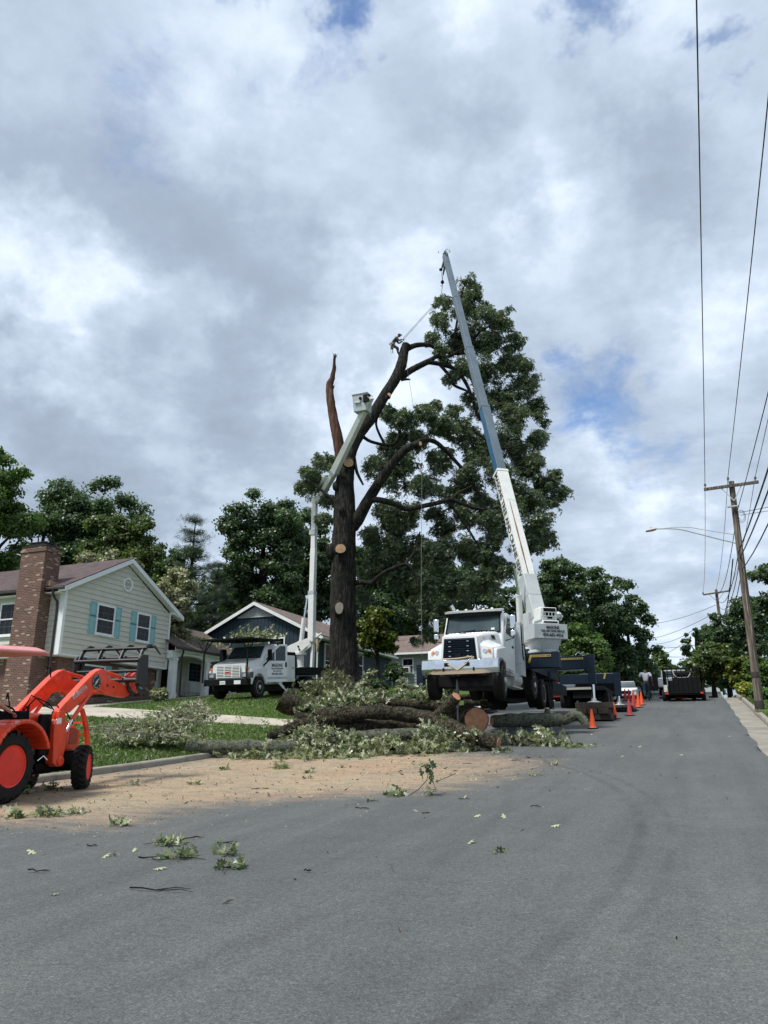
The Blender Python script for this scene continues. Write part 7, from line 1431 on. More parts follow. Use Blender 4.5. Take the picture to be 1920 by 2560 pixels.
b = MB(); mid = (aL + aR) / 2 + Vector((.05, -.2, -.75)); b.bar(aL.lerp(aR, .3) + Vector((0, -.2, 0)), mid, .02, .04); b.bar(aL.lerp(aR, .7) + Vector((0, -.2, 0)), mid, .02, .04); b.build('brace', V_GRY, pole)
heads = []
for q in (aL.lerp(aR, .03) + Vector((0, -.2, .06)), oy(1821, 1204) + Vector((0, 0, 0)), aL.lerp(aR, .95) + Vector((0, -.2, .06))):
    b = MB(); b.cyl(q, q + Vector((0, 0, .12)), .015); b.lathe(q + Vector((0, 0, .1)), [(.03, 0), (.07, .02), (.04, .05), (.06, .08), (.03, .13), (.001, .14)], 'Z', 12); b.build('insulator', INS, pole); heads.append(q + Vector((0, 0, .2)) + Vector((PX, PY, PZ)))
# street lamp on the pole
def oyw(px, py): return onY(px, py, PY)
b = MB(); pts = [(1841, 1358), (1820, 1353), (1795, 1347), (1765, 1339), (1740, 1333), (1710, 1325), (1690, 1322), (1670, 1321.5), (1640, 1322)]; L0 = oyw(1841, 1358); lamp = empty('street_lamp', L0, 0, 'cobra-head street lamp on long curved arm fixed to the near pole', 'street lamp')
b.tube([oyw(*q) - L0 for q in pts], .032, 8); b.tube([oyw(*q) - L0 for q in ((1840, 1337), (1800, 1331), (1765, 1325), (1730, 1319), (1700, 1317.5), (1660, 1320))], .018, 6); b.build('arm', V_GRY, lamp)
c = oyw(1628, 1325) - L0; b = MB(); b.loft([[(c.x + x, y * w, c.z + z * h_ + dz) for y, z in ((-1, 0), (-.7, .9), (.7, .9), (1, 0), (.8, -.6), (-.8, -.6))] for x, w, h_, dz in ((-.26, .05, .04, -.05), (-.2, .12, .06, -.03), (.05, .14, .08, 0), (.24, .09, .07, .03))]); b.cyl(c + Vector((0, 0, .06)), c + Vector((0, 0, .13)), .04); b.build('lamp_head', flat('lamp_beige', (.45, .43, .38), .5), lamp)
# far pole
t2 = P(1790, 1474, 70); p2b = (t2.x, t2.y, T(t2.x, t2.y)); pole2 = empty('utility_pole', p2b, 0, 'far utility pole with crossarm rising above the right-hand trees', 'utility pole', 'utility poles along the road')
b = MB(); b.tube([(0, 0, -.3), (0, 0, t2.z - p2b[2])], [.18, .12], 12); b.build('pole', POLE, pole2); Y2 = t2.y
aL2, aR2 = onY(1758, 1487, Y2 - .2), onY(1824, 1477, Y2 - .2); b = MB(); b.bar(aL2 - Vector(p2b), aR2 - Vector(p2b), .11, .13); m_ = (aL2 + aR2) / 2 - Vector(p2b); b.bar(aL2.lerp(aR2, .2) - Vector(p2b), m_ - Vector((0, 0, .8)), .03); b.bar(aL2.lerp(aR2, .8) - Vector(p2b), m_ - Vector((0, 0, .8)), .03); b.build('crossarm', POLE, pole2)
b = MB()
for q in (aL2, aR2, (aL2 + aR2) / 2): v = q - Vector(p2b); b.lathe(v + Vector((0, 0, .05)), [(.05, 0), (.08, .05), (.05, .2), (.001, .22)], 'Z', 8)
b.build('insulators', INS, pole2)
def wire(p, q, sag, r_, label, n=18, group='overhead wires along the road', name='overhead_wire'):
    p, q = Vector(p), Vector(q); b = MB(); b.tube([p.lerp(q, i / n) - Vector((0, 0, sag * 4 * (i / n) * (1 - i / n))) for i in range(n + 1)], r_, 5, caps=False); o = b.build(name, W_DK, None); tag(o, label, 'wire', group); return o
YN = -22.0; dz0 = .3
ends2 = [aL2 + Vector((0, 0, .2)), (aL2 + aR2) / 2 + Vector((0, 0, .3)), aR2 + Vector((0, 0, .2))]; nm = ['left', 'middle', 'right']
for i, hd2 in enumerate(heads):
    wire(hd2, (hd2.x + (-.25, .3, .3)[i], YN, hd2.z + dz0 + .3), .55, .014, ('long power wire from the left crossarm insulator up out of the top of the picture', 'power wire from the pole-top insulator up to the right picture edge', 'power wire from the right crossarm insulator to the right picture edge')[i])
    wire(hd2, ends2[i], .7, .013, f'power wire from the near crossarm\'s {nm[i]} end to the far pole')
def pw(px, py, dx=0): q = oyw(px, py); return Vector((q.x + dx, q.y - .15, q.z))
for k, (py, dzz, sg, r_, lb) in enumerate([(1283, .3, .9, .016, 'thin cable from below the crossarm to the right edge, uppermost'), (1382, .2, 1.2, .028, 'thick dark cable from above the pole collar to the right edge'), (1396, .0, 1.5, .026, 'second thick cable just under the first'), (1427, -.4, 1.8, .022, 'lowest curving cable from the pole to the right edge')]):
    a = pw(1842 + k * 4, py); wire(a, (a.x + 1.2 - .25 * k, YN, a.z + dz0 + dzz), sg, r_, lb)
    e = Vector((t2.x, t2.y, t2.z - .5 - k * .45)); wire(a, e, .9 + .15 * k, .02, ('topmost', 'second', 'third', 'lowest')[k] + ' of the cables running from the near pole down to the far pole')
wire(pw(1832, 1400), (t2.x - .2, t2.y, t2.z - 2.6), 1.1, .03, 'thick bundled cable from the near pole toward the far pole'); wire(pw(1850, 1283), (9, 31, oyw(1850, 1283).z - .9), .1, .014, 'service wire from the pole shoulder down to the right edge', group=None); wire(pw(1850, 1290), (9.5, 30, oyw(1850, 1290).z - 1.2), .15, .012, 'second service wire from the pole shoulder to the right edge', group=None)
b = MB(); 
for r_ in (.22, .17, .26): b.tube([(.32 + r_ * .7 * cos(a), -.2, H_ - 1.75 + r_ * 1.2 * sin(a) - r_ * .2) for a in np.linspace(0, 6.283, 17)[:-1]], .008, 5, close=True)
b.build('cable_loops', W_DK, pole); b = MB(); b.b2((-.22, -.3, H_ - 1.32), (.28, -.18, H_ - 1.26)); b.build('bracket', V_GRY, pole)
fp = lambda px, py, d: P(px, py, d)
for i, (a, c_) in enumerate([((1625, 1598, 90), (1790, 1530, 70)), ((1625, 1560, 95), (1790, 1512, 70)), ((1620, 1620, 90), (1860, 1590, 60)), ((1620, 1652, 95), (1720, 1598, 75)), ((1650, 1640, 85), (1850, 1625, 62)), ((1640, 1610, 90), (1735, 1574, 72))]):
    wire(fp(*a), fp(*c_), .3, .022, ('topmost', 'second', 'third', 'fourth', 'fifth', 'lowest')[[1, 0, 3, 5, 4, 2][i]] + ' of the thin wires crossing the sky gap over the crest', group='thin wires over the road crest')

# ------------------------------------------------------------------ trailer, pickup and parked cars at the crest
ty0 = 48.6; tx = -.92; tr_ = empty('landscape_trailer', (tx, ty0, g(ty0)), 0, 'black caged landscape trailer seen from behind at the road crest', 'trailer')
b = MB(); W2 = 1.02
for x in np.linspace(-W2, W2, 9): b.bar((x, 0, .5), (x, 0, 1.88), .05)
for z in (.5, 1.88): b.bar((-W2, 0, z), (W2, 0, z), .07)
for y in np.linspace(.0, 4.2, 7):
    for x in (-W2, W2): b.bar((x, y, .5), (x, y, 1.88), .05)
for x in (-W2, W2):
    for z in (.5, 1.3, 1.88): b.bar((x, 0, z), (x, 4.2, z), .05)
b.bar((-W2, 2.1, 1.88), (W2, 2.1, 1.88), .05); b.bar((-W2, 4.2, 1.88), (W2, 4.2, 1.88), .05); b.build('cage', V_BLK, tr_)
b = MB(); b.b2((-W2, 0, .38), (W2, 4.2, .5)); b.b2((-.5, .02, .5), (W2 - .06, .05, 1.35)); b.b2((-W2 + .25, .06, .5), (-W2 + .5, .09, 1.2)); b.build('deck', V_BLK, tr_)
b = MB(); b.b2((-.5, .5, .5), (.85, 3.2, 1.45)); b.b2((-.4, .9, 1.45), (.55, 2.4, 1.8)); b.build('mower_load', V_BLK, tr_, bevel=.12, seg=3); b = MB(); b.tube([(-.5, .3, 1.85), (-.42, .3, 1.55), (-.25, .3, 1.36), (.3, .3, 1.36), (.48, .3, 1.55), (.55, .3, 1.85)], .03, 6); b.build('roll_hoop', V_RIMW, tr_)
b = MB(); b.b2((-W2 - .02, -.04, .55), (-W2 + .18, .0, .95)); b.build('tail_light_board', V_RIMW, tr_); b = MB(); b.b2((W2 - .1, -.05, .42), (W2 + .05, -.01, .52)); b.build('tail_light', V_RED, tr_); b = MB(); b.b2((-W2 + .02, -.05, .42), (-W2 + .22, -.01, .5)); b.build('tail_light', V_RED, tr_)
for s in (-1, 1): wheel(tr_, (s * (W2 + .05), .9, .36), .36, .24, s, 'flat', lugs=False); wheel(tr_, (s * (W2 - .5) if s > 0 else -W2 + .1, 2.6, .36), .36, .24, s, 'flat', lugs=False)
def pickup(name, label, loc, rz, paint, openside=0, cat='pickup truck'):
    t = empty(name, loc, rz, label, cat)
    b = MB(); b.prism([(0, .5), (.05, 1.05), (1.35, 1.12), (1.5, 1.15), (3.1, 1.15), (5.2, 1.12), (5.25, .5)] , -.95, .95, 'X'); b.build('body', paint, t, bevel=.06, seg=3)
    b = MB(); b.loft([[(x * w, y, z) for x, z in ((-1, 1.14), (-.88, 1.78), (.88, 1.78), (1, 1.14))] for y, w in ((1.95, .86), (3.0, .88))]); b.prism([(1.35, 1.14), (1.95, 1.78), (1.97, 1.14)], -.78, .78, 'X'); b.prism([(2.98, 1.14), (3.0, 1.78), (3.15, 1.14)], -.8, .8, 'X'); b.build('cab', paint, t, bevel=.04)
    b = MB(); b.add([(-.78, 1.36, 1.17), (.78, 1.36, 1.17), (.70, 1.88, 1.72), (-.70, 1.88, 1.72), (-.78, 1.4, 1.17), (.78, 1.4, 1.17), (.70, 1.92, 1.72), (-.70, 1.92, 1.72)], [(0, 1, 2, 3), (7, 6, 5, 4), (0, 4, 5, 1), (1, 5, 6, 2), (2, 6, 7, 3), (3, 7, 4, 0)]); b.b2((-.68, 3.08, 1.25), (.68, 3.12, 1.68)); b.build('windshield', V_GLS, t)
    for s in (-1, 1): b = MB(); b.prism([(1.7, 1.2), (2.95, 1.2), (2.95, 1.68), (2.05, 1.68)], s * .84, s * .865, 'X'); b.build('side_window', GLS, t)
    b = MB(); b.b2((-.7, -.02, .72), (.7, .02, 1.0)); b.build('grille', V_BLK, t)
    for s in (-1, 1): b = MB(); b.b2((s * .72, -.03, .78), (s * .93, .05, 1.0)); b.build('headlight', V_LENS, t, bevel=.02)
    b = MB(); b.b2((-.96, -.1, .42), (.96, .05, .62)); b.build('bumper', V_CHR, t, bevel=.03)
    for y in (.95, 4.2):
        for s in (-1, 1): wheel(t, (s * .84, y, .38), .38, .25, s, 'alloy', lugs=False)
    return t
def sedan(label, loc, rz, paint, cat='car'):
    t = empty('parked_car', loc, rz, label, cat, 'cars parked at the crest'); b = MB()
    secs = [(0, .80, .30, .62), (.15, .86, .25, .72), (1.1, .90, .22, .88), (1.4, .90, .22, .92), (3.3, .90, .22, .96), (4.2, .86, .25, .92), (4.4, .80, .35, .80)]
    b.loft([ring_sec(y, 2 * w, z0, z1_, .1) for y, w, z0, z1_ in secs]); b.build('body', paint, t, ang=50)
    b = MB(); b.loft([ring_sec(y, 2 * w, .85, z, .05) for y, w, z in ((1.25, .80, .92), (1.9, .70, 1.38), (2.9, .68, 1.40), (3.75, .76, .98))]); b.build('glasshouse', V_GLS, t, ang=50)
    b = MB(); b.loft([ring_sec(y, 2 * w, z - .05, z, .02) for y, w, z in ((1.85, .64, 1.39), (2.3, .67, 1.43), (2.9, .64, 1.41))]); b.build('roof', paint, t)
    for s in (-1, 1): b = MB(); b.b2((s * .55, -.01, .55), (s * .82, .1, .68)); b.build('headlight', V_LENS, t, bevel=.02)
    b = MB(); b.b2((-.45, -.02, .4), (.45, .03, .6)); b.build('grille', V_BLK, t)
    for y in (.85, 3.45):
        for s in (-1, 1): wheel(t, (s * .80, y, .32), .32, .2, s, 'alloy', lugs=False)
    return t
PK = lambda x, y: (x, y, g(y))
pu = pickup('pickup_truck', 'silver pickup with its driver door open, standing just ahead of the trailer', PK(-1.6, 60.2), pi, flat('paint_silver', (.42, .43, .44), .3, .3, var=.08))
b = MB(); b.prism([(0, .5), (1.1, .5), (1.1, 1.15), (1.05, 1.72), (.45, 1.72), (0, 1.15)], 0, .05, 'X'); b.xf(Matrix.Translation((.98, 1.6, 0)) @ Matrix.Rotation(R(-75), 4, 'Z')); dd = b.build('door', V_BLK, pu, bevel=.01)
pk2 = pickup('pickup_truck', 'dark pickup truck facing the camera beyond the far outrigger', PK(-7.3, 56), 0, flat('paint_dark', (.03, .04, .045), .25, var=.1)); b = MB(); b.b2((-.2, -.12, .48), (.18, -.105, .60)); b.build('number_plate', V_YEL, pk2)
sedan('white car behind the far cones, facing the camera', PK(-5.0, 58), .05, V_WHITE); sedan('red car mostly hidden left of the dark pickup', PK(-8.6, 52.5), 0, flat('paint_red', (.30, .02, .02), .25, var=.1)); sedan('silver car on the left side beyond the crane truck', PK(-12.0, 50), .0, flat('paint_silver', (.42, .43, .44), .3))
# flatbed truck standing behind the crane truck
ft = empty('flatbed_truck', (-5.9, 43.0, g(43.0)), 0, 'dark flatbed truck with dual rear wheels parked behind the crane truck', 'truck')
b = MB(); b.b2((-1.2, 0, .95), (1.2, 6.5, 1.15)); b.b2((-.5, .1, .55), (.5, 7, .95)); b.b2((-1.2, 6.4, 1.1), (1.2, 6.6, 2.2)); b.build('flatbed', V_BLK, ft, bevel=.02); b = MB(); b.b2((-1.22, -.05, 1.0), (.7, .0, 1.12)); b.build('rear_board', flat('weathered_board', (.35, .34, .30), .8), ft)
b = MB(); b.b2((-1.1, 6.8, .6), (1.1, 8.8, 2.4)); b.build('cab', V_WHITE, ft, bevel=.12, seg=3)
for y in (1.2, 2.5):
    for s in (-1, 1): wheel(ft, (s * 1.15, y, .5), .5, .27, s, 'deep', rimmat=V_RIMW, lugs=False); wheel(ft, (s * .85, y, .5), .5, .27, s, 'flat', lugs=False)
for s in (-1, 1): wheel(ft, (s * 1.05, 7.2, .5), .5, .27, s, 'alloy', lugs=False)
# ------------------------------------------------------------------ logs
LG = 'cut oak logs heaped across the road and lawn'
def log(pts, label, mat=BARKL, ends=(None, None), name='log', n=16, jit=.05, group=LG, knots=0, tilt=(None, None)):
    """pts: (px, py, d, halfwidth px) along the log"""
    P_ = [P(a, c, d) for a, c, d, w in pts]; W = [w * d / 1920 for a, c, d, w in pts]; o0 = P_[0].copy(); t = empty(name, o0, 0, label, 'log', group); sp_, rs = [], []
    for i in range(len(P_) - 1):
        p0, p1, p2, p3 = P_[max(i - 1, 0)], P_[i], P_[i + 1], P_[min(i + 2, len(P_) - 1)]; m = max(3, int((p2 - p1).length / .16))
        for j in range(m + (i == len(P_) - 2)): u = j / m; sp_.append(.5 * (2 * p1 + (p2 - p0) * u + (2 * p0 - 5 * p1 + 4 * p2 - p3) * u * u + (3 * p1 - p0 - 3 * p2 + p3) * u ** 3) - o0); rs.append((W[i] + (W[i + 1] - W[i]) * u) * (1 + .05 * sin(7 * (i + u) + pts[0][0])))
    b = MB(); b.tube(sp_, rs, n, jit=jit)
    for k in range(knots): i = random.randrange(2, len(sp_) - 2); a = random.uniform(0, 6.28); c = sp_[i] + Vector((0, cos(a), abs(sin(a)))) * rs[i] * .85; q = rs[i] * .4; b.lathe(c, [(.001, -q), (q, -q * .3), (q * .9, q * .4), (.001, q * .8)], 'Z', 8)
    b.build('bark', mat, t, ang=70)
    for e, mt in zip((0, -1), ends):
        if mt is None: continue
        c = sp_[e]; nrm = (sp_[0] - sp_[1]) if e == 0 else (sp_[-1] - sp_[-2]); nrm.normalize(); x = nrm.cross(Vector((0, 0, 1))).normalized(); y = x.cross(nrm); r0 = rs[e]
        q = MB(); ring = lambda rr, h: [c + x * cos(a) * r0 * rr * (1 + .04 * sin(3 * a)) + y * sin(a) * r0 * rr + nrm * h for a in [2 * pi * k / 22 for k in range(22)]]
        q.loft([ring(.93, -.02), ring(.93, .012), ring(.5, .016), ring(.05, .018)]); q.build('cut_face', mt, t)
    return t
random.seed(12)
def gd(px, py): p = onG(px, py); return (p - Vector((0, 0, CAMH))).dot(Vector((0, 0, 0))) if 0 else math.sqrt((p.x) ** 2 + p.y ** 2 + (p.z - CAMH) ** 2) / ray(px, py).length
d0 = gd(560, 1890); 
log([(470, 1868, 22.3, 18), (520, 1868, 22.3, 17.5), (600, 1868, 22.4, 18), (690, 1868, 22.4, 17), (760, 1868, 22.5, 17), (850, 1866, 22.6, 15)], 'long pale lichen-covered log lying along the kerb at the left front of the pile', BARKM, (CUTG, None), knots=3)
log([(670, 1840, 22.9, 10), (700, 1831, 22.9, 13), (750, 1812, 23.1, 13), (810, 1800, 23.4, 13), (880, 1795, 23.6, 12)], 'tapering log slanting up to the right from the lawn, above the kerb log', BARKL, (None, None))
log([(701, 1750, 24.6, 25), (720, 1759, 24.6, 27), (755, 1770, 24.7, 22), (800, 1776, 25, 18), (870, 1776, 25.2, 15), (960, 1772, 25.3, 13)], 'thick bent log with upturned left end at the top left of the pile', BARKL, (None, None))
log([(738, 1798, 24.0, 17), (765, 1799, 24.1, 18), (840, 1800, 24.3, 16)], 'short stout log end tucked under the bent log', BARKL, (None, None))
log([(790, 1785, 23.6, 16), (860, 1786, 23.6, 17), (935, 1781, 23.6, 17), (1009, 1786, 23.6, 18), (1069, 1797, 23.3, 19), (1121, 1816, 22.8, 21), (1170, 1838, 22.3, 21), (1211, 1850, 22.0, 20), (1246, 1860, 21.8, 19)], 'longest curved log sweeping across the pile down to the road at right', BARKL, (None, CUTO), knots=3)
log([(905, 1752, 25.6, 9), (960, 1756, 25.6, 10.5), (1030, 1762, 25.6, 11), (1105, 1768, 25.4, 10)], 'straight log lying behind the top of the pile', BARKL, (None, None))
log([(1096, 1790, 23.2, 16), (1118, 1768, 23.0, 16), (1141, 1741, 22.8, 13)], 'short upright branch stump with fresh orange cut at the pile\'s right', BARKL, (None, CUTO))
log([(1110, 1792, 25.8, 28), (1150, 1795, 25.0, 31), (1191, 1801, 23.7, 34)], 'biggest log section showing a wide orange-brown cut face', BARKL, (None, CUTO), n=22)
log([(1230, 1804, 26.4, 14.5), (1260, 1802, 26.5, 16), (1310, 1800, 26.7, 17.5), (1360, 1800, 26.8, 17), (1400, 1800, 26.9, 16)], 'mossy grey log lying on the road in front of the crane truck', BARKM, (CUTO, CUTO), knots=4)
log([(1404, 1806, 27.2, 9), (1420, 1796, 27.2, 12), (1438, 1788, 27.2, 11.5), (1452, 1793, 27.1, 11), (1463, 1806, 27.0, 11)], 'arched mossy log piece at the right end, left of the nearest cone', BARKM, (CUTO, CUT))
log([(1368, 1782, 26.9, 7), (1368, 1771, 26.9, 6)], 'broken knob standing on the mossy grey log', BARKM, (None, CUT))
log([(820, 1848, 22.8, 12), (900, 1842, 22.9, 15), (980, 1838, 23, 16), (1060, 1836, 23, 15), (1120, 1840, 23, 13)], 'mossy log buried under leaves in the lower middle of the pile', BARKM, (None, None))
log([(830, 1822, 23.6, 17), (900, 1818, 23.8, 18), (980, 1818, 24, 18), (1060, 1822, 24, 17)], 'dark log filling the shadowed gap beneath the longest curved log', BARKL, (None, None))
log([(980, 1800, 24.6, 15), (1070, 1806, 24.6, 17), (1150, 1815, 24.3, 18)], 'dark log wedged behind the curved log near the stump', BARKL, (None, None))
log([(640, 1905, 21.5, 3), (560, 1880, 22, 3.5)], 'thin broken pole of wood under the kerb log', BARKL, (None, None)) if 0 else None
log([(1160, 1756, 29.5, 8), (1230, 1758, 29.5, 8)], 'short dark log lying beneath the crane truck nose', BARKL, (None, None)); log([(1090, 1748, 30.5, 7), (1180, 1742, 31, 7)], 'dark plank-like log behind the front jack', BARKL, (None, None))

# ------------------------------------------------------------------ leafy branches
L_CUT = leafmat('leaf_cut_oak', [(.05, .08, .035), (.09, .12, .06), (.17, .20, .11)], .3, .45, back=(.46, .47, .34), patch=.6, pscale=1.2)
L_OLV = leafmat('leaf_cut_olive', [(.05, .06, .025), (.085, .09, .04), (.12, .12, .06)], .3, .5, back=(.2, .2, .12), patch=.6, pscale=1.2)
def rosettes(c, spread, n, r, per=7, size=.16, flatz=.6, ground=None):
    C, Nn = [], []
    for _ in range(n):
        k = r.normal(0, 1, 3) * np.array(spread); k[2] = abs(k[2]) if ground else k[2]; p0 = np.array(c) + k
        q = r.normal(0, 1, (per, 3)); q /= np.linalg.norm(q, axis=1)[:, None]; C.append(p0 + q * size * .55); Nn.append(np.cross(q, r.normal(0, 1, (per, 3))) + np.array([0, 0, .25]))
    return np.concatenate(C), np.concatenate(Nn)
def brush(label, spots, mat=L_CUT, size=.18, name='cut_branch', seed=0, group='cut leafy branches heaped on the logs and lawn', wood=BARKL, twigs=6, dens=.34):
    """spots: (px, py, d, sx, sz metres, n rosettes)"""
    r = np.random.default_rng(seed + 40); random.seed(seed); o0 = P(*spots[0][:3]); t = empty(name, o0, 0, label, 'branch', group); C, Nn = [], []; b = MB()
    cs = []
    for (px, py, d, sx, sz, n) in spots:
        c = P(px, py, d); cs.append(c - o0); a, q = rosettes(c, (sx, sx * .8, sz * .62), max(8, int(n * dens)), r, size=size); k = np.array([T(x, y) for x, y in a[:, :2]]); a[:, 2] = np.maximum(a[:, 2], k + .03); C.append(a); Nn.append(q)
        for _ in range(twigs): e = cs[-1] + Vector((random.gauss(0, sx), random.gauss(0, sx), abs(random.gauss(0, sz)) * .9)); b.tube([cs[-1] + Vector((0, 0, -sz * .3)), cs[-1].lerp(e, .5) + Vector((random.uniform(-.1, .1), 0, random.uniform(0, .12))), e], [.018, .012, .005], 5, caps=False)
    for a, q in zip(cs[:-1], cs[1:]): b.tube([a - Vector((0, 0, .05)), a.lerp(q, .5), q], [.03, .026, .02], 6)
    b.build('wood', wood, t); leaf_mesh('leaves', np.concatenate(C), np.concatenate(Nn), size, mat, t, 'oak', jit=.35, seed=seed, loc=o0); return t
B = brush
B('big brushy branch lying on the lawn between tractor and log pile', [(390, 1815, 23.2, .75, .28, 300), (330, 1830, 22.8, .6, .22, 200), (455, 1795, 24, .5, .3, 190), (300, 1850, 22.2, .35, .12, 70), (400, 1845, 22.6, .8, .12, 130), (490, 1780, 24.6, .3, .25, 70)], seed=1, twigs=40, size=.115, dens=.95, wood=flat('twig_grey', (.30, .27, .22), .8))
B('pale leafy branch draped over the top left logs', [(800, 1775, 24.3, .4, .28, 150), (850, 1752, 24.6, .4, .25, 150), (900, 1745, 24.8, .35, .22, 120), (760, 1806, 23.6, .3, .15, 50)], seed=2, size=.18)
B('pale leafy branch hanging in the middle front of the pile', [(760, 1835, 22.6, .45, .3, 170), (830, 1838, 22.3, .4, .22, 120), (800, 1872, 21.8, .5, .16, 110)], seed=3)
B('leafy spray standing right of the oak trunk foot', [(905, 1715, 26.5, .12, .5, 45), (925, 1690, 26.7, .12, .25, 25), (890, 1745, 26, .25, .25, 60)], seed=4)
B('green leafy branch hanging over the curved log', [(1085, 1835, 22.3, .22, .26, 130), (1105, 1855, 22.0, .2, .2, 100), (1060, 1858, 22.0, .25, .16, 90)], mat=L_CUT, seed=5, dens=.5)
B('leafy branch along the lower middle of the pile', [(900, 1870, 21.9, .5, .16, 170), (980, 1870, 21.8, .5, .16, 170), (1050, 1872, 21.7, .4, .15, 120), (950, 1852, 22.0, .6, .1, 90)], seed=6)
B('leafy branch spread over the kerb below the left log', [(640, 1890, 21.8, .5, .09, 130), (720, 1893, 21.6, .5, .12, 150), (800, 1898, 21.3, .5, .12, 150), (870, 1893, 21.4, .4, .12, 110)], seed=7)
B('leafy branch behind the upright stump before the crane truck', [(1030, 1740, 26, .35, .22, 110), (1085, 1745, 25.8, .35, .2, 90), (1010, 1715, 27, .12, .35, 35), (1110, 1730, 26, .2, .15, 40)], seed=8)
B('dull olive brush heaped against the oak trunk foot', [(800, 1725, 30, .5, .35, 170), (840, 1715, 31, .5, .35, 170), (790, 1735, 29, .4, .2, 90), (880, 1732, 29.5, .5, .25, 150), (940, 1738, 29, .5, .2, 120), (830, 1690, 33, .25, .3, 60)], mat=L_OLV, seed=9)
B('leafy branch lying on the asphalt right of the pile', [(1345, 1845, 23.2, .28, .22, 110), (1385, 1858, 22.8, .25, .1, 60), (1290, 1850, 23.2, .3, .08, 50), (1260, 1838, 23.8, .25, .06, 35)], seed=10, group=None)
B('small leafy branch on the asphalt with a bare stem, farthest right', [(1432, 1866, 22.3, .22, .07, 55)], seed=11, group=None, size=.14)
B('leaves caught around the end of the curved log', [(1180, 1868, 21.7, .2, .08, 40), (1190, 1835, 22, .1, .12, 22)], seed=12)
B('small sprig of leaves near the right end of the pile on the road', [(1260, 1878, 21.2, .18, .04, 22)], seed=13, group=None, size=.13)
# bits on the porch roof
q = onX(480, 1600, -27.6); r_ = np.random.default_rng(3); Cc = []
for (px, py, n) in ((455, 1590, 20), (475, 1604, 40), (500, 1608, 40), (520, 1615, 36), (545, 1622, 40), (440, 1583, 14), (490, 1600, 20)):
    z = 7.6
    p = P(px, py, 43.0); x = -27.8; p = onX(px, py, x); zz = 6.72 + (8.55 - 6.72) * ((-26.2 - p.x) / 3.4)
    for _ in range(n): xx = x + r_.normal(0, .5); xx = min(-26.4, max(-29.3, xx)); Cc.append((xx, p.y + r_.normal(0, .45), 6.74 + (8.55 - 6.72) * ((-26.2 - xx) / 3.4) + abs(r_.normal(0, .05))))
tag(leaf_mesh('roof_litter', np.array(Cc), r_.normal(0, .6, (len(Cc), 3)) + np.array([0, 0, .8]), .22, L_PALE, None, 'oak'), 'pale oak leaves scattered over the low porch roof', 'leaves', kind='stuff')
B('leafy branch lying on top of the bucket truck rack', [(632, 1592, 40, .55, .3, 130), (660, 1588, 41, .45, .35, 110), (600, 1596, 39, .4, .15, 60)], mat=L_CUT, seed=14, group=None, size=.2)

# ------------------------------------------------------------------ sprigs, twigs and single leaves on the road
SG = 'leafy sprigs scattered on the asphalt'
def sprig(px, py, s, n, label, seed, mat=L_CUT, up=.5, stem=True):
    p = onG(px, py); r = np.random.default_rng(seed + 900); random.seed(seed); t = empty('leaf_sprig', p, random.uniform(0, 6), label, 'sprig', SG)
    d = r.normal(0, 1, (n, 3)); d[:, 2] = np.abs(d[:, 2]) * up; d /= np.linalg.norm(d, axis=1)[:, None]; C = d * s * r.uniform(.25, .8, (n, 1)) * np.array([1, 1, .8]); C[:, 2] += .02
    leaf_mesh('leaves', C, np.cross(d, r.normal(0, 1, (n, 3))) + np.array([0, 0, .5]), s * .62, mat, t, 'oak', jit=.2, seed=seed)
    if stem: b = MB(); a = random.uniform(0, 6.28); b.tube([(0, 0, .02), (cos(a) * s * .7, sin(a) * s * .7, .03), (cos(a + .2) * s * 1.3, sin(a + .2) * s * 1.3, .012)], [.006, .005, .003], 5); b.build('stem', BARKD, t)
for i, (x, y, s, n, lb) in enumerate([(428, 2112, .24, 26, 'green sprig, upper of the two overlapping sprigs in the left foreground'), (445, 2148, .26, 26, 'pale yellowish sprig just below the upper overlapping one'), (565, 2138, .20, 16, 'flat dark green sprig at the top of the pair right of centre-left'), (575, 2172, .22, 22, 'spiky dark sprig directly below the flat one'),
    (1245, 2134, .13, 7, 'single pale sprig alone in the middle of the road'), (300, 2064, .24, 22, 'low sprig on the sawdust edge, left'), (130, 2040, .3, 34, 'spread of leaves on sawdust behind the tractor wheel'), (40, 2045, .25, 24, 'leaves at the left edge on sawdust below the tractor'), (190, 2036, .2, 20, 'leaf clump on sawdust right of the tractor wheel'),
    (985, 1990, .28, 30, 'grey-green sprig in the sawdust centre, left of the tall one'), (925, 2005, .12, 9, 'tiny sprig just left of the grey-green one'), (1075, 1990, .16, 16, 'dark low sprig at the foot of the tall upright one'), (1055, 1918, .20, 16, 'dark green sprig on sawdust below the pile'),
    (1335, 1940, .16, 11, 'small sprig on the right sawdust edge'), (1385, 1914, .16, 10, 'small dark sprig on the asphalt right of the sawdust'), (850, 1920, .14, 9, 'small sprig on sawdust below the pile, left of centre'), (775, 1933, .18, 14, 'flat sprig on sawdust, left centre'), (770, 1947, .14, 9, 'tiny dark sprig below the flat one'),
    (560, 1925, .22, 16, 'flat pale sprig on sawdust under the kerb log'), (490, 1962, .2, 16, 'flat sprig on sawdust left of the pile'), (700, 1922, .3, 30, 'wide leafy sprig fringe below the pile'), (285, 2140, .08, 6, 'tiny dark sprig in the left foreground'), (1155, 2000, .10, 6, 'small sprig on the lower sawdust edge'), (1420, 1935, .08, 5, 'very small sprig right of the sawdust'), (60, 1985, .22, 20, 'leaves right behind the tractor\'s rear wheel'), (130, 1975, .25, 24, 'leaf litter between the tractor wheels'), (330, 1965, .2, 14, 'leaf litter ahead of the tractor front wheel')]): sprig(x, y, s, n, lb, i)
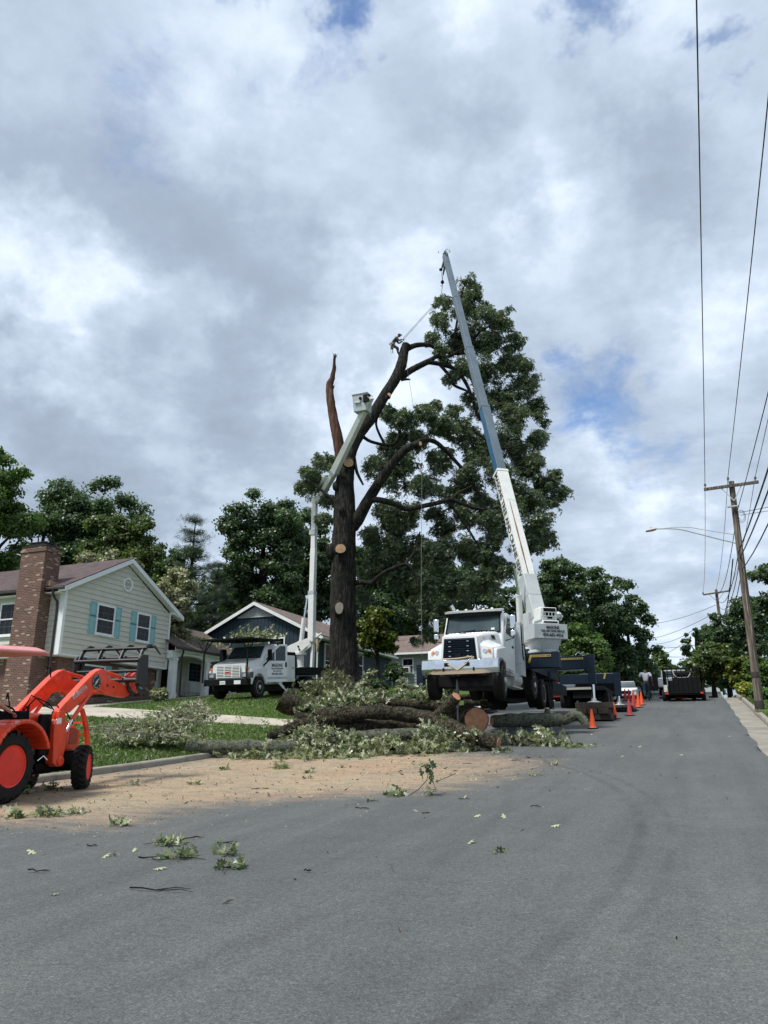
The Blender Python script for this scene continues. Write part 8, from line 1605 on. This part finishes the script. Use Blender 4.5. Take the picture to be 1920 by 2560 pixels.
# the tall upright sprig
p = onG(1075, 1990); r = np.random.default_rng(77); t = empty('leaf_sprig', p, 0, 'tall dark sprig standing upright in the sawdust', 'sprig', SG); C = np.array([[r.normal(0, .06), r.normal(0, .06), z] for z in np.linspace(.22, .52, 18)]); leaf_mesh('leaves', C, r.normal(0, 1, (18, 3)) + np.array([.3, -1, 0]), .17, L_DARK, t, 'oak', jit=.2)
b = MB(); b.tube([(-.35, .0, .01), (-.2, 0, .10), (-.05, 0, .25), (0, 0, .5)], .006, 5); b.tube([(0, 0, .02), (.1, 0, .12), (.02, 0, .3)], .005, 5); b.tube([(.1, 0, .22), (.3, .02, .30), (.45, 0, .36)], .005, 5); b.build('stem', BARKD, t)
def twig(px, py, L_, a, label, seed, fork=True):
    p = onG(px, py); random.seed(seed); t = MB(); pts = [Vector((cos(a) * L_ * k, sin(a) * L_ * k, .015 + .02 * random.random())) + Vector((random.uniform(-.03, .03), random.uniform(-.03, .03), 0)) * L_ for k in np.linspace(-.5, .5, 6)]; t.tube(pts, [.008, .007, .006, .005, .004, .002], 5)
    if fork: q = pts[2]; t.tube([q, q + Vector((cos(a + .7) * L_ * .3, sin(a + .7) * L_ * .3, .01)), q + Vector((cos(a + .5) * L_ * .5, sin(a + .5) * L_ * .5, .0))], [.005, .004, .002], 5)
    t.v = [(x, y, z) for x, y, z in t.v]; o = t.build('twig', BARKD, None); o.location = p; tag(o, label, 'twig', 'bare twigs scattered on the asphalt')
for i, (x, y, l, a, lb) in enumerate([(400, 2230, .62, .05, 'forked bare twig in the left foreground'), (380, 2152, .45, -.3, 'dark twig left of the overlapping sprigs'), (95, 2183, .25, .1, 'small curved twig at the far left foreground'), (480, 2100, .3, .6, 'short twig above right of the sprigs'), (230, 2118, .15, 0, 'tiny twig on asphalt, left'), (1050, 1893, .5, .4, 'bent twig at the front edge of the pile'), (1170, 1912, .25, 0, 'straight short twig on the right sawdust'), (1290, 1903, .25, .1, 'second short twig on the right sawdust'), (905, 2024, .25, -.2, 'dark twig below the sawdust edge'), (1065, 2036, .12, .1, 'tiny twig mid road'), (770, 2182, .08, 0, 'tiny dark bit mid road'), (1340, 2020, .16, .3, 'small twig on the right road'), (1420, 1835, .7, 2.2, 'curved bare stem behind the right branches'), (1250, 1855, .9, 1.1, 'forked bare stem right of the curved log'), (570, 2113, .3, .1, 'thin twig above the dark flat sprig'), (640, 1975, .2, 0, 'short stick on sawdust'), (665, 1974, .14, .1, 'second short stick on sawdust')]): twig(x, y, l, a, lb, i + 3)
L_PL = leafmat('leaf_fallen_pale', [(.36, .40, .24), (.50, .52, .34)], .2, .5)
rr = random.Random(21)
for i, (x, y, lb) in enumerate([(139, 2240, 'pale fallen leaf alone at lower left'), (398, 2176, 'pale fallen leaf below the overlapping sprigs'), (263, 2145, 'pale leaf left of the twig'), (80, 2135, 'pale leaf near the left edge'), (335, 2130, 'pale leaf in the left middle ground'), (1175, 2110, 'pale leaf just left of the lone sprig'), (1195, 2043, 'pale leaf below the sawdust, right of centre'), (1260, 2045, 'narrow pale leaf right of centre'), (1390, 2068, 'pale leaf on the right road'), (1452, 1936, 'pale leaf right of the sawdust end'), (1040, 2030, 'tiny pale leaf near the road centre'), (1600, 1868, 'pale leaf on the road far right'), (1705, 1889, 'pale leaf near the right gutter'), (1480, 1837, 'pale leaf near the nearest cone'), (1825, 1842, 'pale leaf beside the gutter'), (1555, 1893, 'small pale leaf on open asphalt'), (940, 1925, 'pale leaf on sawdust below the pile')]):
    p = onG(x, y); o = leaf_mesh('fallen_leaf', np.array([[0, 0, .02]]), np.array([[rr.uniform(-.4, .4), rr.uniform(-.6, 0), 1]]), .12, L_PL, None, 'oak', jit=.1, seed=i); o.location = p; tag(o, lb, 'leaf', 'pale leaves fallen on the road')
# crumbs of bark and leaf, uncountable
r = np.random.default_rng(8); C = []
while len(C) < 1500:
    x, y = r.uniform(-13, 0), r.uniform(8, 26)
    w = pdist(x, y); 
    if r.random() < (1.0 if w > 0 else .08 * math.exp(w)): C.append((x, y, g(y) + .012))
for _ in range(260): y = r.uniform(5, 45); C.append((r.uniform(-9, 1.2), y, g(y) + .01))
for _ in range(350): y = r.uniform(44, 54); C.append((r.uniform(-3, 1.8), y, g(y) + .012))
tag(leaf_mesh('bark_crumbs', np.array(C), r.normal(0, .35, (len(C), 3)) + np.array([0, 0, 1]), r.gamma(2, .022, len(C)), flat('crumb', (.055, .04, .025), .9), None, 'chip'), 'scattered crumbs of bark and torn leaf on sawdust and asphalt', 'debris', kind='stuff')
r = np.random.default_rng(18); C = []
while len(C) < 9000:
    x, y = r.uniform(-13.2, -1.5), r.uniform(6.5, 26)
    w = pdist(x, y)
    if r.random() < (1.0 if w > .4 else .9 * math.exp((w - .4) * 1.1)): C.append((x, y, g(y) + .008))
tag(leaf_mesh('wood_chips', np.array(C), r.normal(0, .4, (len(C), 3)) + np.array([0, 0, 1]), r.gamma(2, .013, len(C)), flat('chip_tan', (.52, .40, .26), .9, var=.3, scale=2), None, 'chip'), 'pale wood chips and sawdust crumbs strewn over the road beside the log pile', 'debris', kind='stuff')
C = []
for _ in range(900): x, y = r.uniform(-22, -13.6), r.uniform(10, 30); C.append((x, y, T(x, y) + .06))
tag(leaf_mesh('lawn_litter', np.array(C), r.normal(0, .5, (len(C), 3)) + np.array([0, 0, 1]), .14, L_CUT, None, 'oak'), 'torn oak leaves littering the lawn', 'leaves', kind='stuff')
